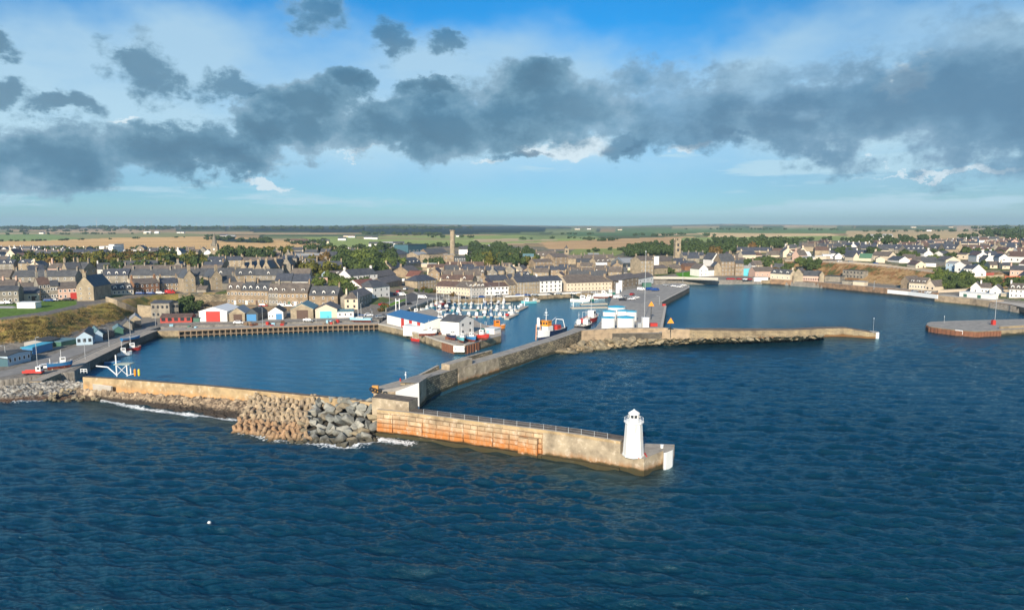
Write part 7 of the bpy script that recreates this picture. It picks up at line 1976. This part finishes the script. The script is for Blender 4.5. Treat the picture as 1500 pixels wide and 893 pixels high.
for i, (dx, cname, cc) in enumerate([(4.1, 'orange', m_orange_p), (5.2, 'yellow', plain('yellow_plastic', (.60, .52, .06), .5))]):
    mb = MB(); mb.lathe([(0, 0), (.25, .1), (.32, .4), (.32, 1.6), (.25, 2.0), (0, 2.1)], 12)
    tag(mb.build('float', cc, None, (q.x+dx, q.y+1.5, 3.6)), cname+' plastic float standing on the wall beside the white gantry', 'float')

# ================================================================ vehicles
def carmesh(L=4.3, W=1.8, van=False):
    mb = MB()
    if van: prof = [(-L/2, .35), (L/2, .35), (L/2, .95), (L/2-.5, 1.15), (L/2-1.1, 2.0), (-L/2+.1, 2.05), (-L/2, 1.9)]
    else: prof = [(-L/2, .35), (L/2, .35), (L/2, .75), (L/2-.9, .92), (L/2-1.6, 1.42), (-L/2+.9, 1.45), (-L/2+.15, 1.0), (-L/2, .9)]
    for i in range(len(prof)):
        a, b_ = prof[i], prof[(i+1) % len(prof)]
        k0 = .82 if a[1] > 1.2 else 1; k1 = .82 if b_[1] > 1.2 else 1
        if van: k0 = k1 = .96
        mb.face([(a[0], -W/2*k0, a[1]), (b_[0], -W/2*k1, b_[1]), (b_[0], W/2*k1, b_[1]), (a[0], W/2*k0, a[1])][::-1])
    for sg in (-1, 1):
        pts = [(p[0], sg*W/2*(.96 if van else .82 if p[1] > 1.2 else 1), p[1]) for p in prof]
        mb.face(pts if sg < 0 else pts[::-1])
    return mb.mesh('body')
CARB = {False: carmesh(), True: carmesh(5.2, 1.95, True)}
def glassm(van):
    mb = MB()
    if van: mb.face([(2.12, -.85, 1.2), (2.12, .85, 1.2), (1.56, .85, 1.95), (1.56, -.85, 1.95)]); 
    else:
        mb.face([(1.27, -.78, .97), (1.27, .78, .97), (.62, .70, 1.42), (.62, -.70, 1.42)]); mb.face([(-1.98, .8, 1.02), (-1.98, -.8, 1.02), (-1.3, -.7, 1.42), (-1.3, .7, 1.42)])
    for sg in (-1, 1):
        x0, x1 = (.3, 1.5) if van else (-1.5, 1.0)
        q = [(x0, sg*.95 if van else sg*.89, 1.0 if not van else 1.15), (x1, sg*.95 if van else sg*.87, 1.0 if not van else 1.15), (x1-.45, sg*.97 if van else sg*.77, 1.38 if not van else 1.8), (x0+.3, sg*.97 if van else sg*.77, 1.38 if not van else 1.8)]
        mb.face(q if sg < 0 else q[::-1])
    m = mb.mesh('windows'); m.materials.append(m_glassd); return m
CARG = {False: glassm(False), True: glassm(True)}
mb = MB(); mb.tube((0, -.11, 0), (0, .11, 0), .33, n=12); WHEEL = mb.mesh('wheel'); WHEEL.materials.append(m_black)
CARC = {'w': (plain('white_car_paint', (.75, .76, .77), .25, .04), 'white'), 'r': (plain('red_car_paint', (.40, .02, .02), .25, .04), 'red'), 'b': (plain('blue_car_paint', (.02, .07, .25), .25, .04), 'blue'), 's': (plain('silver_car_paint', (.40, .42, .44), .25, .04, metal=.4), 'silver'), 'k': (plain('black_car_paint', (.02, .02, .025), .2, .04), 'black')}
_cb = {}
CREG = []
def car(px, py, col, hd=0, van=False, z=None, label=None):
    q = hit(px, py) if z is None else at(px, py, z)
    if z is None and ground(q.x, q.y) < 3.06: q.z = 3.06
    e = empty('parked_van' if van else 'parked_car', q, R(hd))
    if (van, col) not in _cb:
        m = CARB[van].copy(); m.name = 'body'; m.materials.append(CARC[col][0]); _cb[(van, col)] = m
    link('body', _cb[(van, col)], None, e); link('windows', CARG[van], None, e)
    l = 1.7 if van else 1.35
    for sx in (-1, 1):
        for sy in (-1, 1): link('wheel', WHEEL, None, e, (sx*l, sy*.85, .33))
    if label: tag(e, label, 'van' if van else 'car')
    else: CREG.append((e, CARC[col][1]+(' van' if van else ' car'), 'van' if van else 'car', px, py, 'parked vehicles'))
CM = [('on the upper left street', 60, 441), ('on the street above the stone ruin', 220, 431), ('in front of the stone terrace', 410, 449), ('on the left quay', 70, 538), ('in the street by the white warehouse', 590, 430), ('on the marina road', 620, 440), ('on the central quay', 600, 465),
      ('in front of the marina houses', 720, 436), ('on the far warehouse quay', 800, 433), ('on the tank quay', 920, 430), ('near the tank quay bend', 1000, 419), ('on the far shore', 1085, 408), ('on the bank top', 1250, 384), ('by the right shore houses', 1440, 430), ('on the wharf road', 420, 472), ('at the right jetty', 1420, 478)]
for c_ in [(3, 446, 's', 10), (12, 445.5, 's', 10), (72, 441.5, 'b', 5), (80, 441, 's', 5), (100, 440.5, 'k', 5), (206, 431, 'b', 4), (221, 431, 'b', 4), (235, 430.5, 'w', 4), (250, 430, 'r', 4, True), (386, 449, 'r', 5), (415, 450, 'w', 3, True), (425, 450, 'w', 3),
           (68, 540, 'w', 20), (580, 432, 'r', 70), (584, 428, 'r', 80), (588, 433, 'w', 15, True), (594, 424, 'w', 80), (598, 418, 'b', 80), (604, 415, 'k', 80), (592, 412, 'w', 85, True), (600, 409, 's', 80), (619, 437, 'w', 10, True), (560, 447, 'r', 60), (598, 446, 'k', 50), (540, 463, 'w', 10), (557, 466, 's', 30),
           (680, 437, 'k', 5), (695, 436.5, 's', 5), (706, 436, 'b', 5), (730, 435, 'k', 0), (760, 433.5, 'b', 0), (772, 433.5, 'b', 0), (783, 433, 's', 0), (806, 431.5, 'k', 0), (818, 431, 's', 0), (905, 437, 'w', 30, True), (912, 440, 'k', 10), (918, 436, 's', 40), (925, 439, 'w', 20), (932, 437, 'w', 30), (926, 432, 'r', 60), (939, 425, 'w', 0, True), (952, 425, 'b', 20, True), (960, 426, 'b', 20, True), (987, 420, 'w', 10), (995, 421, 'w', 15), (1001, 419, 'w', 15), (975, 419, 's', 0),
           (1068, 409.5, 'r', 3), (1073, 409.5, 'r', 3), (1083, 409.5, 'r', 3), (1092, 410, 'w', 3), (1098, 410, 'r', 3), (1450, 428.5, 's', 0), (1468, 430, 'k', 0), (1230, 384, 'w', 5), (1246, 384.5, 's', 5), (1210, 382.5, 'k', 5), (1283, 387, 'b', 5), (350, 474, 'w', 0), (452, 471, 's', 0), (560, 405, 's', 10), (840, 431, 'w', 0), (870, 430, 's', 0), (1340, 428, 's', 10), (1360, 429.5, 'w', 10)]:
    on_tq = 900 < c_[0] < 1002 and c_[1] > 418
    car(c_[0], c_[1], c_[2], c_[3], len(c_) > 4, z=3.22 if on_tq else None)
q = at(49, 548, 3.06); e = empty('flatbed_truck', q, R(8)); e.scale = (.8, .8, .8); tag(e, 'red flatbed truck with a white cab at the end of the left quay', 'truck')
mb = MB(); mb.box(-3.2, 1.2, -1.05, 1.05, .6, 1.15); mb.box(-3.2, 1.2, -1.05, -.98, 1.15, 1.5); mb.box(-3.2, 1.2, .98, 1.05, 1.15, 1.5); mb.box(1.2, 3.2, -1.05, 1.05, .5, 1.2); mb.build('flatbed', m_red, e)
mb = MB(); mb.prism([(1.3, -1.0), (2.9, -1.0), (2.9, 1.0), (1.3, 1.0)], 1.2, 2.9); mb.build('cab', m_white, e)
mb = MB(); mb.box(2.9, 2.93, -.85, .85, 1.9, 2.7); mb.box(1.7, 2.6, -1.03, -1.0, 1.9, 2.6); mb.build('windows', m_glassd, e)
for sx in (-2.2, 2.3):
    for sy in (-1, 1): o = link('wheel', WHEEL, None, e, (sx, sy*.9, .45)); o.scale = (1.4, 1.3, 1.4)

# ================================================================ posts, beacons, buoys
PREG = []
def lamp(px, yb, yt, z=None, arm=True, r_=.08, label=None, name='street_lamp'):
    q = hit(px, yb) if z is None else at(px, yb, z)
    if q.z < 3.06 and z is None: q.z = 3.06
    h_ = zat(px, yt, q.y)-q.z
    e = empty(name, q, random.uniform(0, 6)); mb = MB(); mb.tube((0, 0, 0), (0, 0, h_), r_*1.15, r_*.8, n=6); mb.build('pole', m_steel if r_ < .12 else m_wsteel, e)
    if arm:
        mb = MB(); mb.tube((0, 0, h_-.05), (1.1, 0, h_+.15), .05, n=5); mb.box(.8, 1.7, -.16, .16, h_+.1, h_+.24); mb.build('lamp_head', m_steel, e)
    else:
        mb = MB(); rh = .22 if h_ > 8 else .1; mb.lathe([(0, h_), (rh, h_+.02), (rh, h_+.4), (0, h_+.5)], 8); mb.build('lamp_head', m_wsteel, e)
    if label: tag(e, label, 'pole')
    else: PREG.append((e, 'slender pale lamp post', 'lamp post', px, yb, 'lamp posts round the harbour'))
for a_ in [(9, 533, 506), (55, 537, 494), (125, 526, 498), (160, 508, 480), (191, 491, 469), (228, 477, 458), (385, 478, 450), (463, 471, 455), (571, 455, 434), (595, 448, 430), (612, 444, 430), (545, 466, 453), (529, 463, 444), (640, 441, 425), (690, 438, 421), (719, 436.5, 418), (800, 433, 417), (1000, 413, 398), (966, 446, 434), (1110, 412, 398), (1280, 424, 412), (1350, 430, 416), (1476, 434, 420), (560, 430, 414), (480, 452, 437), (345, 449, 436), (1425, 432, 420)]:
    on = 930 < a_[0] < 1002 and a_[1] > 418
    lamp(*a_, z=3.22 if on else None, r_=.11 if a_[1] < 470 else .08)
lamp(944, 466, 369, z=3.22, arm=False, r_=.10, label='very tall floodlight mast on the tank quay', name='floodlight_mast')
lamp(1457, 474, 430, z=2.25, arm=False, r_=.10, label='tall pale mast with a red base on the right jetty', name='floodlight_mast')
q = at(1455, 475.5, 2.21); mb = MB(); mb.box(-.7, .7, -.6, .6, 0, 1.8); mb.box(-.55, .55, -.5, .5, 1.8, 2.1); tag(mb.build('plant_box', m_red, None, q), 'small red box at the foot of the jetty mast', 'box')
lamp(1383, 473, 464, z=2.21, arm=False, r_=.07, label='short thin light pole near the rounded jetty end', name='light_pole')
lamp(1279, 488, 467, z=2.7, arm=False, r_=.045, label='thin white light pole at the tip of the low breakwater', name='light_pole')
def beacon(px, yt, yb, label, z):
    q = at(px, yb, z); h_ = zat(px, yt, q.y)-z; e = empty('day_beacon', q); tag(e, label, 'beacon')
    mb = MB(); mb.tube((0, 0, 0), (0, 0, h_-1), .14, n=6); mb.build('pole', m_black, e)
    mb = MB(); s_ = 1.35; mb.prism([(-s_, 0), (s_, 0), (s_, .12), (-s_, .12)], 0, 0.01)
    mb = MB(); f_ = [(-s_, -.16, h_-2.2), (s_, -.16, h_-2.2), (0, -.16, h_)]; g_ = [(p[0], -.02, p[2]) for p in f_]
    mb.face(f_); mb.face(g_[::-1])
    for i in range(3): mb.face([f_[i], g_[i], g_[(i+1) % 3], f_[(i+1) % 3]])
    mb.build('triangle_board', m_orange_p, e)
beacon(953.5, 441, 468, 'orange triangular beacon on a pole, on the tank quay', 3.2)
beacon(982, 465, 486, 'orange triangular beacon on a pole, on the low breakwater', 4.6)
for px, py, lab in [(697, 514, 'white mooring buoy off the central quay corner'), (594, 549, 'small white buoy inside the inner pier head'), (306.5, 766, 'tiny white float drifting in the dark foreground sea'), (838, 436.5, 'small white mooring buoy left of the boatyard'), (838, 447, 'white round marker at the pontoon tip')]:
    q = at(px, py, 0); mb = MB(); mb.lathe([(0, -.2), (.25, -.05), (.28, .12), (.17, .32), (0, .38)], 10); tag(mb.build('buoy', m_white, None, q), lab, 'buoy')
# tank quay clutter
for px, py, w_, d_, h_, m_, nm, lab in [(946, 482, 2.6, 2.2, 4.6, m_white, 'cabin', 'white tall cabin right of the fuel tanks'), (937, 482, 1.6, 1.6, 2.4, m_steel, 'pump_house', 'small grey pump house between tanks and white cabin'), (905, 430, 2, 2, 6.5, m_white, 'silo', 'thin white silo at the boatyard, left of two'), (909, 427, 2, 2, 7, m_white, 'silo', 'thin white silo at the boatyard, right of two'), (958, 478, 3, 2, 1.2, m_red, 'skip', 'low red skip at the corner of the tank quay'), (973, 448, 1.6, 1.4, .9, m_red, 'skip', 'small red box at the bend of the tank quay edge'), (948, 421, 6, 3, 3, WALL['gn'][0], 'container', 'green container near the white cottage on the tank quay')]:
    c = at(px, py, 3.22); mb = MB(); mb.box(-w_/2, w_/2, 0, d_, 0, h_); mb.box(-w_/2-.1, w_/2+.1, -.1, d_+.1, h_+.002, h_+.15); mb.box(-w_*.2, w_*.15, -.04, 0, .1, min(h_*.8, 2)); tag(mb.build(nm, m_, None, c, .1), lab, nm.replace('_', ' '))
for i in range(9):
    c = at(850+i*5.2, 441-i*.9+random.uniform(-1.5, 1.5), 0 if i < 6 else 3.2)
    boat(random.choice(['motor', 'fish', 'motor']), c.x, c.y, 0 if i < 6 else 4.0, random.uniform(-.3, .3)+(3.14 if i % 2 else 0), random.choice([8.5, 9.5, 12]), random.choice('wwwgw'), group='boats in the small boatyard', ashore=i >= 6)
# wharf clutter
CL = []
for i in range(26):
    px = random.choice([random.uniform(236, 300), random.uniform(355, 375), random.uniform(390, 418), random.uniform(475, 500)]); py = 479.5-(px-236)*.022+random.uniform(-1.6, 1.2)
    c = at(px, py, 3.06); mb = MB(); k = random.choice([1, 2, 3])
    for j in range(k): mb.box(-.7, .7, -.45, .45, j*.45, j*.45+.41)
    o = mb.build('creel_stack', random.choice([m_rust, HC['g'][0], m_timb, m_red, HC['l'][0]]), None, c, random.uniform(0, 3)); PREG.append((o, 'low stack of creels and boxes', 'creels', px, py+40, 'creel stacks on the timber wharf'))
PM = [('on the left quay', 100, 510), ('at the timber wharf', 400, 475), ('along the marina road', 600, 448), ('on the far quays', 760, 430), ('on the far shore', 1250, 420), ('at the left end of the wharf', 265, 518), ('in the middle of the wharf', 390, 514), ('at the right end of the wharf', 490, 512)]
for nm, px, py, lab in [('mooring_pile', 118, 546, 'rusty mooring fender at the left quay corner')]:
    c = at(px, py, 3.06); mb = MB()
    for x in (0, .9, 1.8): mb.box(x, x+.12, 0, .12, 0, 1.2)
    mb.box(0, 1.92, -.05, 0, 1.0, 1.2); mb.box(0, 1.92, -.05, 0, .45, .6); tag(mb.build('barrier', m_wsteel, None, c), 'white barrier rail at the left quay corner', 'barrier')
# ================================================================ labels that single things out
MARK = [('near the lawn pavilion', 40, 440), ('at the grassy bank top', 125, 425), ('before the long tree belt', 130, 398), ('behind the long tree belt', 90, 372), ('near the white school', 170, 368),
 ('at the far left edge', 5, 400), ('near the church spire', 314, 374), ('around the gabled slate rows', 375, 400), ('above the retaining wall', 300, 420), ('above the stone terrace', 430, 408),
 ('near the clock tower', 440, 385), ('near the long white house', 535, 405), ('near the grass verge', 560, 425), ('near the teal tower', 611, 370), ('near the tall brick chimney', 663, 372), ('behind the marina terrace', 670, 412),
 ('behind the marina warehouses', 770, 410), ('around the church tower', 815, 380), ('behind the long cream warehouse', 865, 405), ('near the modern hall', 915, 392), ('near the square tower', 992, 372), ('near the low bridge', 1015, 400),
 ('behind the tall stone block', 1060, 388), ('near the pink shore house', 1115, 395), ('above the reddish sea wall', 1190, 405), ('on the bank top left', 1170, 376), ('on the bank top road', 1240, 376), ('behind the bank top road', 1230, 366),
 ('above the brown bank', 1310, 380), ('among the slate rows', 1345, 368), ('on the right hillside', 1420, 392), ('at the right hillside top', 1440, 372), ('at the far right edge', 1490, 385), ('by the right shore', 1430, 428), ('far right of town', 1480, 358), ('beyond the north town', 1100, 366)]
ORD = {1: 'first', 2: 'second', 3: 'third', 4: 'fourth', 5: 'fifth', 6: 'sixth', 7: 'seventh', 8: 'eighth', 9: 'ninth', 10: 'tenth'}
def ordn(i):
    return ORD.get(i) or str(i)+('th' if 10 < i % 100 < 14 else {1: 'st', 2: 'nd', 3: 'rd'}.get(i % 10, 'th'))
def resolve(reg, marks):
    from collections import defaultdict
    g = defaultdict(list)
    for r in reg:
        mk = min(marks, key=lambda m: (m[1]-r[3])**2+(3*(m[2]-r[4]))**2)
        g[(r[1], mk[0])].append(r)
    for (look, mk), l in g.items():
        l.sort(key=lambda r: r[3])
        for i, r in enumerate(l):
            if len(l) == 1: lab = look+' '+mk
            else: lab = look+', '+ordn(i+1)+' from left '+mk
            tag(r[0], lab, r[2], r[5])
resolve(REG, MARK)
if 'FREG' in globals(): resolve(FREG, FMARK)
if 'TREG' in globals(): resolve(TREG, MARK)
resolve(BREG, BM); resolve(CREG, CM); resolve(PREG, PM)
